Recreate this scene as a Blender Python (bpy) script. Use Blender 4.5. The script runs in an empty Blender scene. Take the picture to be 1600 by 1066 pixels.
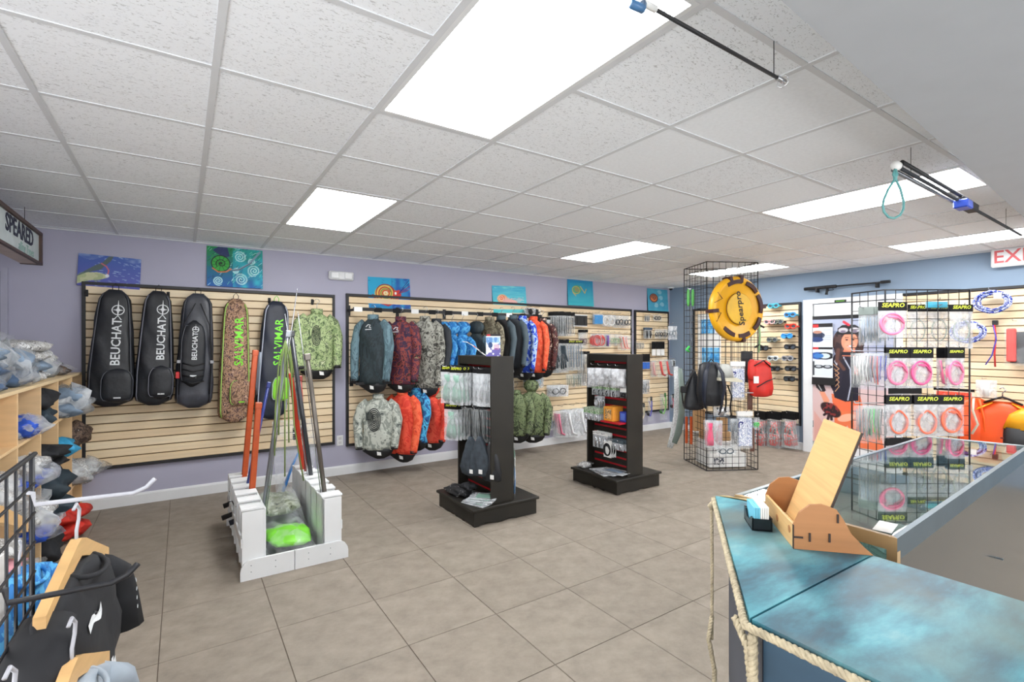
import bpy, bmesh, math, random
import numpy as np
from mathutils import Vector, Matrix, Euler
from mathutils.bvhtree import BVHTree

scn = bpy.context.scene
col = scn.collection
R = math.radians
PI = math.pi

# ------------------------------------------------------------------ camera, world, lights, exposure
FPX, CX, HY, YAW, EYE = 770.0, 800.0, 538.0, R(33.8), 1.48
FW = (math.sin(YAW), math.cos(YAW)); RT = (math.cos(YAW), -math.sin(YAW))
cam = bpy.data.cameras.new('camera'); camo = bpy.data.objects.new('camera', cam)
col.objects.link(camo); scn.camera = camo
cam.sensor_width = 36.0; cam.lens = FPX / 1600 * 36.0
cam.shift_y = (HY - 533.0) / 1600.0
cam.clip_start = 0.02
camo.location = (0, 0, EYE); camo.rotation_euler = (R(90), 0, -YAW)

scn.view_settings.view_transform = 'Standard'; scn.view_settings.look = 'None'
scn.view_settings.gamma = 1.0; scn.view_settings.use_curve_mapping = False
scn.view_settings.exposure = 0.55
LAMP = 15.0
world = bpy.data.worlds.new('daylight'); scn.world = world; world.use_nodes = True
wbg = world.node_tree.nodes['Background']; wbg.inputs[0].default_value = (1.0, 0.98, 0.96, 1); wbg.inputs[1].default_value = 2.0
CEIL, BACK, RIGHT = 2.48, 5.72, 7.20
LEFT, FRONT = -1.75, -2.6
la = bpy.data.lights.new('front_fill', 'AREA'); la.shape = 'RECTANGLE'; la.size = 7.0; la.size_y = 2.0
la.energy = 130; la.color = (0.97, 0.99, 1.0)
lo = bpy.data.objects.new('front_fill', la); col.objects.link(lo)
lo.location = (2.7, FRONT - 0.15, 1.3); lo.rotation_euler = (R(90), 0, 0)     # added fill behind the camera, shines in (+y) through an assumed front window

lb = bpy.data.lights.new('side_fill', 'AREA'); lb.shape = 'RECTANGLE'; lb.size = 3.6; lb.size_y = 1.85
lb.energy = 60; lb.color = (0.97, 0.99, 1.0)
lbo = bpy.data.objects.new('side_fill', lb); col.objects.link(lbo)
lbo.location = (LEFT - 0.15, -0.2, 1.32); lbo.rotation_euler = (R(90), 0, R(-90))       # added fill lifting the ceiling, shines in (+x) through an added side window

# ------------------------------------------------------------------ helpers
def ray(u, v):
    a = (u - CX) / FPX; b = -(v - HY) / FPX
    return (FW[0] + RT[0] * a, FW[1] + RT[1] * a, b)
def onY(u, v, y):
    r = ray(u, v); t = y / r[1]; return Vector((r[0] * t, y, EYE + r[2] * t))
def onX(u, v, x):
    r = ray(u, v); t = x / r[0]; return Vector((x, r[1] * t, EYE + r[2] * t))
def onZ(u, v, z):
    r = ray(u, v); t = (z - EYE) / r[2]; return Vector((r[0] * t, r[1] * t, z))
def lin(c):
    c = c / 255.0
    return c / 12.92 if c <= 0.04045 else ((c + 0.055) / 1.055) ** 2.4
def rgb(t): return (lin(t[0]), lin(t[1]), lin(t[2]), 1.0)

_m = {}
def mat(name, c, rough=0.6, metal=0.0, var=0.08, scale=8.0, bump=0.0, emit=0.0, coat=0.0, spec=None, stretch=None):
    if name in _m: return _m[name]
    m = bpy.data.materials.new(name); m.use_nodes = True; nt = m.node_tree; N = nt.nodes; L = nt.links
    b = N['Principled BSDF']; b.inputs['Roughness'].default_value = rough; b.inputs['Metallic'].default_value = metal
    if spec is not None: b.inputs['Specular IOR Level'].default_value = spec
    if coat: b.inputs['Coat Weight'].default_value = coat
    tc = N.new('ShaderNodeTexCoord'); nz = N.new('ShaderNodeTexNoise'); nz.inputs['Scale'].default_value = scale; nz.inputs['Detail'].default_value = 4
    src = tc.outputs['Object']
    if stretch:
        mp = N.new('ShaderNodeMapping'); mp.inputs['Scale'].default_value = stretch; L.new(src, mp.inputs[0]); src = mp.outputs[0]
    L.new(src, nz.inputs['Vector'])
    r = N.new('ShaderNodeValToRGB'); c0 = rgb(c)
    r.color_ramp.elements[0].position = 0.3; r.color_ramp.elements[1].position = 0.7
    r.color_ramp.elements[0].color = tuple(x * (1 - var) for x in c0[:3]) + (1,)
    r.color_ramp.elements[1].color = tuple(min(1, x * (1 + var)) for x in c0[:3]) + (1,)
    L.new(nz.outputs['Fac'], r.inputs[0]); L.new(r.outputs[0], b.inputs['Base Color'])
    if bump:
        bp = N.new('ShaderNodeBump'); bp.inputs['Strength'].default_value = bump; bp.inputs['Distance'].default_value = 0.01
        L.new(nz.outputs['Fac'], bp.inputs['Height']); L.new(bp.outputs[0], b.inputs['Normal'])
    if emit:
        b.inputs['Emission Strength'].default_value = emit; L.new(r.outputs[0], b.inputs['Emission Color'])
    _m[name] = m; return m

def camo_mat(name, cols, scale=14.0, rough=0.75, stops=None, dist=1.2, stretch=None, bump=0.15):
    """patchy printed cloth: constant colour steps over warped noise"""
    if name in _m: return _m[name]
    m = bpy.data.materials.new(name); m.use_nodes = True; nt = m.node_tree; N = nt.nodes; L = nt.links
    b = N['Principled BSDF']; b.inputs['Roughness'].default_value = rough
    tc = N.new('ShaderNodeTexCoord'); nz = N.new('ShaderNodeTexNoise'); nz.inputs['Scale'].default_value = scale
    nz.inputs['Detail'].default_value = 5; nz.inputs['Distortion'].default_value = dist; nz.inputs['Roughness'].default_value = 0.6
    mp = N.new('ShaderNodeMapping'); mp.inputs['Scale'].default_value = stretch or (1, 1, 0.7); L.new(tc.outputs['Object'], mp.inputs[0]); L.new(mp.outputs[0], nz.inputs['Vector'])
    r = N.new('ShaderNodeValToRGB'); r.color_ramp.interpolation = 'CONSTANT'
    n = len(cols); stops = stops or [0.0] + [0.36 + 0.28 * (i / max(1, n - 2)) for i in range(n - 1)]
    while len(r.color_ramp.elements) < n: r.color_ramp.elements.new(0.5)
    for e, c, s in zip(r.color_ramp.elements, cols, stops): e.position = s
    for e, c in zip(r.color_ramp.elements, cols): e.color = rgb(c)
    L.new(nz.outputs['Fac'], r.inputs[0]); L.new(r.outputs[0], b.inputs['Base Color'])
    bp = N.new('ShaderNodeBump'); bp.inputs['Strength'].default_value = bump; bp.inputs['Distance'].default_value = 0.01
    n2 = N.new('ShaderNodeTexNoise'); n2.inputs['Scale'].default_value = 9; L.new(tc.outputs['Object'], n2.inputs['Vector'])
    L.new(n2.outputs['Fac'], bp.inputs['Height']); L.new(bp.outputs[0], b.inputs['Normal'])
    _m[name] = m; return m

def clear_mat(name, c=(235, 240, 242), alpha=0.16, rough=0.15):
    """thin clear film: see-through with a whitish sheen and wrinkle highlights"""
    if name in _m: return _m[name]
    m = bpy.data.materials.new(name); m.use_nodes = True; nt = m.node_tree; N = nt.nodes; L = nt.links
    N.remove(N['Principled BSDF']); out = N['Material Output']
    tr = N.new('ShaderNodeBsdfTransparent'); gl = N.new('ShaderNodeBsdfPrincipled'); mx = N.new('ShaderNodeMixShader')
    gl.inputs['Base Color'].default_value = rgb(c); gl.inputs['Roughness'].default_value = rough
    tc = N.new('ShaderNodeTexCoord'); nz = N.new('ShaderNodeTexNoise'); nz.inputs['Scale'].default_value = 9; nz.inputs['Detail'].default_value = 2; nz.inputs['Distortion'].default_value = 1.0
    L.new(tc.outputs['Object'], nz.inputs['Vector'])
    bp = N.new('ShaderNodeBump'); bp.inputs['Strength'].default_value = 0.5; bp.inputs['Distance'].default_value = 0.02
    L.new(nz.outputs['Fac'], bp.inputs['Height']); L.new(bp.outputs[0], gl.inputs['Normal'])
    mr = N.new('ShaderNodeMapRange'); mr.inputs['From Min'].default_value = 0.35; mr.inputs['From Max'].default_value = 0.7
    mr.inputs['To Min'].default_value = alpha * 0.45; mr.inputs['To Max'].default_value = min(1, alpha * 1.6)
    L.new(nz.outputs['Fac'], mr.inputs['Value']); L.new(mr.outputs[0], mx.inputs[0])
    L.new(tr.outputs[0], mx.inputs[1]); L.new(gl.outputs[0], mx.inputs[2]); L.new(mx.outputs[0], out.inputs[0])
    _m[name] = m; return m

def glass_mat(name, tint=(225, 240, 240), base=0.06, ior=1.5):
    if name in _m: return _m[name]
    m = bpy.data.materials.new(name); m.use_nodes = True; nt = m.node_tree; N = nt.nodes; L = nt.links
    N.remove(N['Principled BSDF']); out = N['Material Output']
    tr = N.new('ShaderNodeBsdfTransparent'); tr.inputs[0].default_value = rgb(tint)
    gl = N.new('ShaderNodeBsdfGlossy'); gl.inputs['Roughness'].default_value = 0.015
    fr = N.new('ShaderNodeFresnel'); ge = N.new('ShaderNodeNewGeometry'); mr = N.new('ShaderNodeMapRange')
    mr.inputs['To Min'].default_value = ior; mr.inputs['To Max'].default_value = 1 / ior; L.new(ge.outputs['Backfacing'], mr.inputs['Value']); L.new(mr.outputs[0], fr.inputs[0])
    ad = N.new('ShaderNodeMath'); ad.operation = 'ADD'; ad.inputs[1].default_value = base; L.new(fr.outputs[0], ad.inputs[0])
    mx = N.new('ShaderNodeMixShader'); L.new(ad.outputs[0], mx.inputs[0]); L.new(tr.outputs[0], mx.inputs[1]); L.new(gl.outputs[0], mx.inputs[2]); L.new(mx.outputs[0], out.inputs[0])
    _m[name] = m; return m

def attr_mat(name, rough=0.6, bump=0.0):
    if name in _m: return _m[name]
    m = bpy.data.materials.new(name); m.use_nodes = True; nt = m.node_tree; N = nt.nodes; L = nt.links
    b = N['Principled BSDF']; b.inputs['Roughness'].default_value = rough
    a = N.new('ShaderNodeAttribute'); a.attribute_name = 'ink'; L.new(a.outputs['Color'], b.inputs['Base Color'])
    _m[name] = m; return m

class MB:
    def __init__(s): s.v = []; s.f = []
    def add(s, vs, fs):
        o = len(s.v); s.v += [tuple(p) for p in vs]; s.f += [tuple(i + o for i in f) for f in fs]; return s
    def box(s, x0, y0, z0, x1, y1, z1):
        v = [(x, y, z) for x in (x0, x1) for y in (y0, y1) for z in (z0, z1)]
        return s.add(v, [(0, 1, 3, 2), (4, 6, 7, 5), (0, 4, 5, 1), (2, 3, 7, 6), (0, 2, 6, 4), (1, 5, 7, 3)])
    def cbox(s, c, d): return s.box(c[0]-d[0]/2, c[1]-d[1]/2, c[2]-d[2]/2, c[0]+d[0]/2, c[1]+d[1]/2, c[2]+d[2]/2)
    def bbox(s, x0, y0, z0, x1, y1, z1, b=0.004):
        """box with chamfered edges"""
        bm = bmesh.new(); bmesh.ops.create_cube(bm, size=1)
        for v in bm.verts: v.co = Vector(((x0+x1)/2 + v.co.x*(x1-x0), (y0+y1)/2 + v.co.y*(y1-y0), (z0+z1)/2 + v.co.z*(z1-z0)))
        bmesh.ops.bevel(bm, geom=bm.edges[:], offset=min(b, abs(x1-x0)/2.2, abs(y1-y0)/2.2, abs(z1-z0)/2.2), segments=1, affect='EDGES')
        bm.verts.index_update(); s.add([v.co.copy() for v in bm.verts], [[v.index for v in f.verts] for f in bm.faces]); bm.free(); return s
    def prism(s, pts, a0, a1, axis='y'):
        n = len(pts)
        def P(p, a): return {'y': (p[0], a, p[1]), 'z': (p[0], p[1], a), 'x': (a, p[0], p[1])}[axis]
        v = [P(p, a0) for p in pts] + [P(p, a1) for p in pts]
        return s.add(v, [tuple(range(n))[::-1], tuple(range(n, 2*n))] + [(i, (i+1) % n, n+(i+1) % n, n+i) for i in range(n)])
    def tube(s, path, r, seg=8, closed=False, flat=None):
        """tube along a path; r a number or one per point; flat = squash of the second axis"""
        P = [Vector(p) for p in path]; n = len(P); rs = r if isinstance(r, (list, tuple)) else [r] * n
        vs = []; up = None
        for i in range(n):
            a = P[(i-1) % n] if (closed or i > 0) else P[0]; b = P[(i+1) % n] if (closed or i < n-1) else P[-1]
            t = (b - a); t = t.normalized() if t.length > 1e-9 else Vector((0, 0, 1))
            if up is None:
                up = Vector((0, 0, 1)) if abs(t.z) < 0.9 else Vector((1, 0, 0))
            sd = t.cross(up)
            if sd.length < 1e-6: sd = t.orthogonal()
            sd.normalize(); up = sd.cross(t).normalized()
            ra, rb = (rs[i], rs[i]) if not isinstance(rs[i], tuple) else rs[i]
            if flat: rb = ra * flat
            for k in range(seg):
                an = 2 * PI * k / seg; vs.append(P[i] + sd * (math.cos(an) * ra) + up * (math.sin(an) * rb))
        fs = []
        m = n if closed else n - 1
        for i in range(m):
            j = (i + 1) % n
            for k in range(seg): fs.append((i*seg+k, i*seg+(k+1) % seg, j*seg+(k+1) % seg, j*seg+k))
        if not closed: fs += [tuple(range(seg))[::-1], tuple((n-1)*seg + k for k in range(seg))]
        return s.add(vs, fs)
    def loft(s, rows, seg=20, sup=2.6, wob=0.0, seed=0):
        """rows (z, xc, yc, half width, half depth); superellipse sections"""
        rd = random.Random(seed); ph = [rd.uniform(0, 6.3) for _ in range(6)]
        vs = []
        for (z, xc, yc, a, b) in rows:
            for k in range(seg):
                an = 2 * PI * k / seg; c, q = math.cos(an), math.sin(an)
                x = a * math.copysign(abs(c) ** (2 / sup), c); y = b * math.copysign(abs(q) ** (2 / sup), q)
                w = 1 + wob * (math.sin(5 * an + z * 14 + ph[0]) + 0.7 * math.sin(3 * an - z * 23 + ph[1]) + 0.5 * math.sin(9 * an + z * 31 + ph[2]))
                vs.append((xc + x * (1 + (w-1) * 0.3), yc + y * w, z))
        fs = []
        for i in range(len(rows) - 1):
            for k in range(seg): fs.append((i*seg+k, i*seg+(k+1) % seg, (i+1)*seg+(k+1) % seg, (i+1)*seg+k))
        fs += [tuple(range(seg))[::-1], tuple((len(rows)-1)*seg + k for k in range(seg))]
        return s.add(vs, fs)
    def lathe(s, prof, seg=24, axis='z', c=(0, 0, 0)):
        vs = []
        for (r, a) in prof:
            for k in range(seg):
                an = 2 * PI * k / seg; x, y = r * math.cos(an), r * math.sin(an)
                p = {'z': (x, y, a), 'y': (x, a, y), 'x': (a, x, y)}[axis]; vs.append((p[0]+c[0], p[1]+c[1], p[2]+c[2]))
        fs = []
        for i in range(len(prof) - 1):
            for k in range(seg): fs.append((i*seg+k, i*seg+(k+1) % seg, (i+1)*seg+(k+1) % seg, (i+1)*seg+k))
        fs += [tuple(range(seg))[::-1], tuple((len(prof)-1)*seg + k for k in range(seg))]
        return s.add(vs, fs)
    def pillow(s, w, h, d, nx=9, nz=11, seed=0, crump=0.3, top=None, x0=0, y0=0, taper=1.0):
        """sealed pouch hanging from its top edge (z 0) downward, bulged and crumpled"""
        rd = random.Random(seed); vs = []; ph = [rd.uniform(0, 6.3) for _ in range(8)]
        for side in (-1, 1):
            for i in range(nx + 1):
                for j in range(nz + 1):
                    a, b = i / nx, j / nz
                    e = (max(0, 4 * a * (1 - a)) ** 0.5) * (max(0, 4 * b * (1 - b)) ** 0.5)
                    cr = 1 + crump * (math.sin(7 * a + 5 * b + ph[0]) + math.sin(13 * b - 6 * a + ph[1 + (side > 0)]) + 0.6 * math.sin(19 * a + ph[4]))
                    wx = w * (taper + (1 - taper) * b)
                    vs.append((x0 + (a - 0.5) * wx + crump * 0.02 * w * math.sin(11 * b + ph[5]), y0 + side * d / 2 * e * cr, -b * h + crump * 0.02 * h * math.sin(9 * a + ph[6])))
        fs = []; M = (nx + 1) * (nz + 1)
        for sd in (0, 1):
            for i in range(nx):
                for j in range(nz):
                    q = [sd*M + i*(nz+1)+j, sd*M + (i+1)*(nz+1)+j, sd*M + (i+1)*(nz+1)+j+1, sd*M + i*(nz+1)+j+1]
                    fs.append(tuple(q if sd else q[::-1]))
        return s.add(vs, fs)
    def xf(s, M):
        s.v = [tuple(M @ Vector(p)) for p in s.v]; return s
    def mesh(s, name, m=None, smooth=False):
        me = bpy.data.meshes.new(name); me.from_pydata(s.v, [], s.f); me.validate(); me.update()
        if m: me.materials.append(m)
        if smooth: me.polygons.foreach_set('use_smooth', [True] * len(me.polygons))
        return me
    def build(s, name, m, parent=None, smooth=False, kind=None, label=None, loc=None, rot=None):
        o = bpy.data.objects.new(name, s.mesh(name, m, smooth)); col.objects.link(o)
        if parent is not None: o.parent = parent
        if kind: o['kind'] = kind
        if label: o['label'] = label
        if loc: o.location = loc
        if rot: o.rotation_euler = rot
        return o

def inst(name, me, parent, loc=(0, 0, 0), rot=(0, 0, 0), sc=(1, 1, 1), kind=None, label=None):
    o = bpy.data.objects.new(name, me); col.objects.link(o); o.parent = parent
    o.location = loc; o.rotation_euler = rot; o.scale = sc
    if kind: o['kind'] = kind
    if label: o['label'] = label
    return o
def tag(o, label, cat, group=None):
    o['label'] = label; o['category'] = cat
    if group: o['group'] = group
    return o
def thing(name, label, cat, loc=(0, 0, 0), rz=0, group=None, rot=None):
    o = bpy.data.objects.new(name, None); col.objects.link(o); o.empty_display_size = 0.05
    o.location = loc; o.rotation_euler = rot if rot else (0, 0, rz); return tag(o, label, cat, group)
def copy_children(src, dst):
    for ch in list(src.children):
        c = ch.copy(); col.objects.link(c); c.parent = dst
        copy_children(ch, c)
def clone(root, loc, rz=0, label=None, group=None, rot=None, sc=None):
    r = root.copy(); col.objects.link(r); r.location = loc; r.rotation_euler = rot if rot else (0, 0, rz)
    if sc: r.scale = sc
    if label: r['label'] = label
    if group: r['group'] = group
    copy_children(root, r); return r
ORD = ['frontmost', 'second from the front', 'third from the front', 'fourth from the front', 'fifth from the front', 'sixth from the front', 'seventh from the front', 'eighth from the front']
def nth(label, k, n, c=0, cols=1):
    if n * cols == 1: return label
    side = '' if cols == 1 else {2: ['left hook', 'right hook'], 3: ['left hook', 'middle hook', 'right hook'], 4: ['far left hook', 'second hook', 'third hook', 'far right hook']}.get(cols, [q + ' from the left' for q in ('first', 'second', 'third', 'fourth', 'fifth', 'sixth', 'seventh')])[c]
    o_ = '' if n == 1 else (ORD[k] if (k < n - 1 or n > 8) else 'rearmost')
    if cols > 1 and n > 1: o_ = ['frontmost', 'second', 'third', 'fourth', 'fifth', 'sixth'][k] if k < n - 1 else 'rearmost'
    return label + ', ' + ' '.join(x for x in (side, o_) if x)
def struct(o): o['kind'] = 'structure'; return o

_txt = {}
def text_mb(s, size, depth=0.0015, sx=1.0, shear=0.0, bold=0.0):
    """lettering as mesh in local x (reading) / y (up) / z (normal), centred"""
    cu = bpy.data.curves.new('t', 'FONT'); cu.body = s; cu.size = size; cu.extrude = depth / 2; cu.offset = bold
    cu.align_x = 'CENTER'; cu.align_y = 'CENTER'; cu.shear = shear; cu.resolution_u = 2
    o = bpy.data.objects.new('t', cu); col.objects.link(o)
    me = bpy.data.meshes.new_from_object(o.evaluated_get(bpy.context.evaluated_depsgraph_get()))
    mb = MB(); mb.add([(v.co.x * sx, v.co.y, v.co.z) for v in me.vertices], [tuple(p.vertices) for p in me.polygons])
    bpy.data.objects.remove(o); bpy.data.curves.remove(cu); bpy.data.meshes.remove(me); return mb
XZ = Matrix.Rotation(R(90), 4, 'X')                    # text facing -y, reading +x
def up_text(a=90): return Matrix.Rotation(R(-a), 4, 'Y') @ XZ   # facing -y, reading turned up by a degrees
def conform(mb, target, off=0.004):
    """lay flat lettering (facing -y) onto the front of a mesh object's surface, in the parent's frame"""
    me = target.data; bvh = BVHTree.FromPolygons([v.co for v in me.vertices], [tuple(p.vertices) for p in me.polygons])
    out = []
    for p in mb.v:
        h = bvh.ray_cast(Vector((p[0], -2, p[2])), Vector((0, 1, 0)))
        out.append((p[0], (h[0].y if h[0] else p[1]) - off + p[1] * 0.2, p[2]))
    mb.v = out; return mb

def painted(name, w, h, nx, ny, img, parent, m=None, y=0.0, thick=0.0):
    """flat print: a grid of colour points, local x across, z up, facing -y; img[j][i] sRGB 0..255, row 0 at the bottom"""
    xs = np.linspace(-w/2, w/2, nx); zs = np.linspace(0, h, ny)
    X, Zc = np.meshgrid(xs, zs)
    v = np.stack([X.ravel(), np.full(X.size, y), Zc.ravel()], 1)
    i = np.arange(nx - 1)[None, :] + nx * np.arange(ny - 1)[:, None]
    f = np.stack([i, i + 1, i + nx + 1, i + nx], -1).reshape(-1, 4)
    me = bpy.data.meshes.new(name); me.from_pydata(v.tolist(), [], f.tolist()); me.update()
    c = np.clip(img.reshape(-1, 3) / 255.0, 0, 1)
    c = np.where(c <= 0.04045, c / 12.92, ((c + 0.055) / 1.055) ** 2.4)
    ca = me.color_attributes.new('ink', 'FLOAT_COLOR', 'POINT'); ca.data.foreach_set('color', np.c_[c, np.ones(len(c))].ravel().astype(np.float32))
    me.materials.append(m or attr_mat('printed_ink'))
    o = bpy.data.objects.new(name, me); col.objects.link(o); o.parent = parent; return o

class Art:
    """tiny painter on a numpy raster; x right, y up, both 0..1"""
    def __init__(s, nx, ny, bg, asp=1.0):
        s.nx, s.ny = nx, ny; s.a = np.zeros((ny, nx, 3)); s.a[:] = bg
        s.X, s.Y = np.meshgrid(np.linspace(0, 1, nx), np.linspace(0, 1, ny)); s.asp = asp; s.rs = np.random.RandomState(3)
    def mix(s, m, c): m = np.clip(m, 0, 1)[..., None]; s.a = s.a * (1 - m) + np.array(c, float) * m
    def grad(s, c0, c1, axis='y'):
        t = (s.Y if axis == 'y' else s.X)[..., None]; s.a = np.array(c0, float) * (1 - t) + np.array(c1, float) * t
    def noise(s, sx, sy, seed=0):
        rs = np.random.RandomState(seed); g = rs.rand(sy + 2, sx + 2); fx = s.X * sx; fy = s.Y * sy
        ix = fx.astype(int); iy = fy.astype(int); tx = fx - ix; ty = fy - iy; tx = tx*tx*(3-2*tx); ty = ty*ty*(3-2*ty)
        return (g[iy, ix]*(1-tx)+g[iy, ix+1]*tx)*(1-ty)+(g[iy+1, ix]*(1-tx)+g[iy+1, ix+1]*tx)*ty
    def ell(s, x, y, rx, ry, c, rot=0, k=1.0, soft=0.08):
        dx, dy = s.X - x, (s.Y - y); co, si = math.cos(R(rot)), math.sin(R(rot)); dx = dx * s.asp
        p, q = dx*co + dy*si, -dx*si + dy*co; d = np.sqrt((p/rx)**2 + (q/ry)**2); s.mix((1 - d) / soft * k if soft else d < 1, c)
    def ring(s, x, y, r, w, c, k=1.0):
        d = np.abs(np.hypot((s.X-x)*s.asp, s.Y-y) - r); s.mix((w - d) / (w * 0.5) * k, c)
    def line(s, pts, w, c, k=1.0):
        d = np.full(s.X.shape, 9.0)
        for (x0, y0), (x1, y1) in zip(pts[:-1], pts[1:]):
            ax, ay = x0*s.asp, y0; bx, by = x1*s.asp, y1; px, py = s.X*s.asp-ax, s.Y-ay; dx, dy = bx-ax, by-ay
            t = np.clip((px*dx+py*dy)/max(1e-9, dx*dx+dy*dy), 0, 1); d = np.minimum(d, np.hypot(px-t*dx, py-t*dy))
        s.mix((w - d) / (w * 0.4) * k, c)
    def poly(s, pts, c, k=1.0):
        ins = np.zeros(s.X.shape, bool); n = len(pts)
        for i in range(n):
            (x0, y0), (x1, y1) = pts[i], pts[(i+1) % n]
            if y0 == y1: continue
            ins ^= ((y0 > s.Y) != (y1 > s.Y)) & (s.X < (x1-x0)*(s.Y-y0)/(y1-y0)+x0)
        s.mix(ins * k, c)
    def spiral(s, x, y, r0, r1, turns, w, c, ph=0, k=1.0):
        s.line([(x + (r0+(r1-r0)*t)*math.cos(ph+turns*2*PI*t)/s.asp, y + (r0+(r1-r0)*t)*math.sin(ph+turns*2*PI*t)) for t in np.linspace(0, 1, int(18*turns)+2)], w, c, k)
    def rect(s, x0, y0, x1, y1, c, k=1.0): s.mix(((s.X >= x0) & (s.X <= x1) & (s.Y >= y0) & (s.Y <= y1)) * k, c)
# ------------------------------------------------------------------ setting
def floor_mats():
    out = []
    for i, (c, k) in enumerate((((143, 133, 121), 0), ((141, 131, 119), 3), ((145, 135, 123), 7))):
        m = bpy.data.materials.new('floor_tile_%s' % 'abc'[i]); m.use_nodes = True; nt = m.node_tree; N = nt.nodes; L = nt.links
        b = N['Principled BSDF']; b.inputs['Roughness'].default_value = 0.62; b.inputs['Specular IOR Level'].default_value = 0.3
        g = N.new('ShaderNodeNewGeometry'); mp = N.new('ShaderNodeMapping'); mp.inputs['Rotation'].default_value = (0, 0, 0.5); mp.inputs['Scale'].default_value = (1.0, 1.15, 1.0); mp.inputs['Location'].default_value = (k, k * 2.1, 0)
        L.new(g.outputs['Position'], mp.inputs[0])
        n1 = N.new('ShaderNodeTexNoise'); n1.inputs['Scale'].default_value = 7; n1.inputs['Detail'].default_value = 9; n1.inputs['Roughness'].default_value = 0.7; n1.inputs['Distortion'].default_value = 0.0
        L.new(mp.outputs[0], n1.inputs['Vector'])
        r = N.new('ShaderNodeValToRGB'); c0 = rgb(c)
        r.color_ramp.elements[0].position = 0.34; r.color_ramp.elements[0].color = tuple(x * 0.80 for x in c0[:3]) + (1,)
        r.color_ramp.elements[1].position = 0.64; r.color_ramp.elements[1].color = tuple(x * 1.12 for x in c0[:3]) + (1,)
        L.new(n1.outputs['Fac'], r.inputs[0]); L.new(r.outputs[0], b.inputs['Base Color'])
        bp = N.new('ShaderNodeBump'); bp.inputs['Strength'].default_value = 0.15; bp.inputs['Distance'].default_value = 0.003; L.new(n1.outputs['Fac'], bp.inputs['Height']); L.new(bp.outputs[0], b.inputs['Normal'])
        out.append(m)
    return out
grout = mat('grout', (118, 106, 94), 0.9)
fl = struct(MB().box(LEFT - 0.1, FRONT - 0.1, -0.15, RIGHT + 0.1, BACK + 0.1, -0.005).build('floor', grout))
fm = floor_mats(); TX, TY = 0.508, 0.515
rd = random.Random(5)
tms = []
for m in fm: tms.append(MB().bbox(0.0018, 0.0018, -0.012, TX - 0.0018, TY - 0.0018, 0, 0.0012).mesh('tile', m))
for i in range(-6, 13):
    for j in range(-7, 8):
        x, y = 0.924 + i * TX, 2.295 + j * TY
        if x < LEFT - 0.4 or x > RIGHT - 0.02 or y < -1.4 or y > BACK - 0.03: continue
        if x + TX > RIGHT or y + TY > BACK or x < LEFT:
            MB().bbox(max(x, LEFT) + .002, y + .002, -0.012, min(x + TX, RIGHT) - .002, min(y + TY, BACK) - .002, 0, 0.0012).build('tile', fm[0], fl)
        else: inst('tile', tms[rd.randrange(3)], fl, (x, y, 0))

wall_m = mat('wall_paint', (174, 173, 192), 0.75, var=0.02, scale=3, bump=0.05)
wall_r = mat('wall_paint_blue', (132, 151, 172), 0.75, var=0.02, scale=3, bump=0.05)
white_m = mat('white_trim', (226, 228, 230), 0.45, var=0.02)
T = 0.12
struct(MB().box(LEFT - T, BACK, 0, RIGHT + T, BACK + T, CEIL + 0.3).build('wall_back', wall_m))
struct(MB().box(RIGHT, FRONT - T, 0, RIGHT + T, BACK, CEIL + 0.3).build('wall_right', wall_r))
struct(MB().box(LEFT - T, FRONT - T, 0, LEFT, -2.0, CEIL + 0.3).box(LEFT - T, 1.6, 0, LEFT, BACK, CEIL + 0.3).box(LEFT - T, -2.0, 0, LEFT, 1.6, 0.4).box(LEFT - T, -2.0, 2.25, LEFT, 1.6, CEIL + 0.3).build('wall_left', wall_m))
w2 = struct(MB().box(LEFT - 0.06, -2.0, 0.4, LEFT - 0.05, 1.6, 2.25).build('added_window_2', glass_mat('added_window_glass', (252, 252, 252), 0.0)))  # unseen side window, put in as a second daylight source
MB().box(LEFT - 0.09, -2.0, 0.4, LEFT - 0.03, -1.96, 2.25).box(LEFT - 0.09, 1.56, 0.4, LEFT - 0.03, 1.6, 2.25).box(LEFT - 0.09, -0.22, 0.4, LEFT - 0.03, -0.18, 2.25).build('added_window_frame', white_m, w2)
wf = MB().box(LEFT, FRONT - T, 0, RIGHT, FRONT, 0.4).box(LEFT, FRONT - T, 2.25, RIGHT, FRONT, CEIL + 0.3).box(LEFT, FRONT - T, 0.4, -0.7, FRONT, 2.25).box(6.2, FRONT - T, 0.4, RIGHT, FRONT, 2.25)
struct(wf.build('wall_front', wall_r))
w1 = struct(MB().box(-0.7, FRONT - 0.06, 0.4, 6.2, FRONT - 0.05, 2.25).build('added_window_1', glass_mat('added_window_glass', (252, 252, 252), 0.0)))  # assumed shopfront window out of view, added to let fill light in
f = MB()
for x in (-0.7, 1.58, 3.88, 6.16): f.box(x, FRONT - 0.09, 0.4, x + 0.04, FRONT - 0.03, 2.25)
f.box(-0.7, FRONT - 0.09, 0.4, 6.2, FRONT - 0.03, 0.44).box(-0.7, FRONT - 0.09, 2.21, 6.2, FRONT - 0.03, 2.25).build('added_window_frame', white_m, w1)
bb = [(0, 0), (0.014, 0), (0.014, 0.085), (0.009, 0.10), (0, 0.105)]
struct(MB().prism([(BACK - a, z) for a, z in bb], LEFT, RIGHT, 'x').build('baseboard_back', white_m))
struct(MB().prism([(RIGHT - a, z) for a, z in bb], 3.43, BACK - 0.015, 'y').build('baseboard_right', white_m))

# left-hand door on the back wall (only its edge shows)
dr = struct(MB().bbox(-1.72, BACK - 0.03, 0, -1.215, BACK, 2.08, 0.004).build('door_2', mat('grey_door', (128, 133, 152), 0.6)))
MB().box(-1.235, BACK - 0.045, 0, -1.195, BACK, 2.11).build('door_frame', mat('lilac_trim', (172, 172, 190), 0.6), dr)

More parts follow.
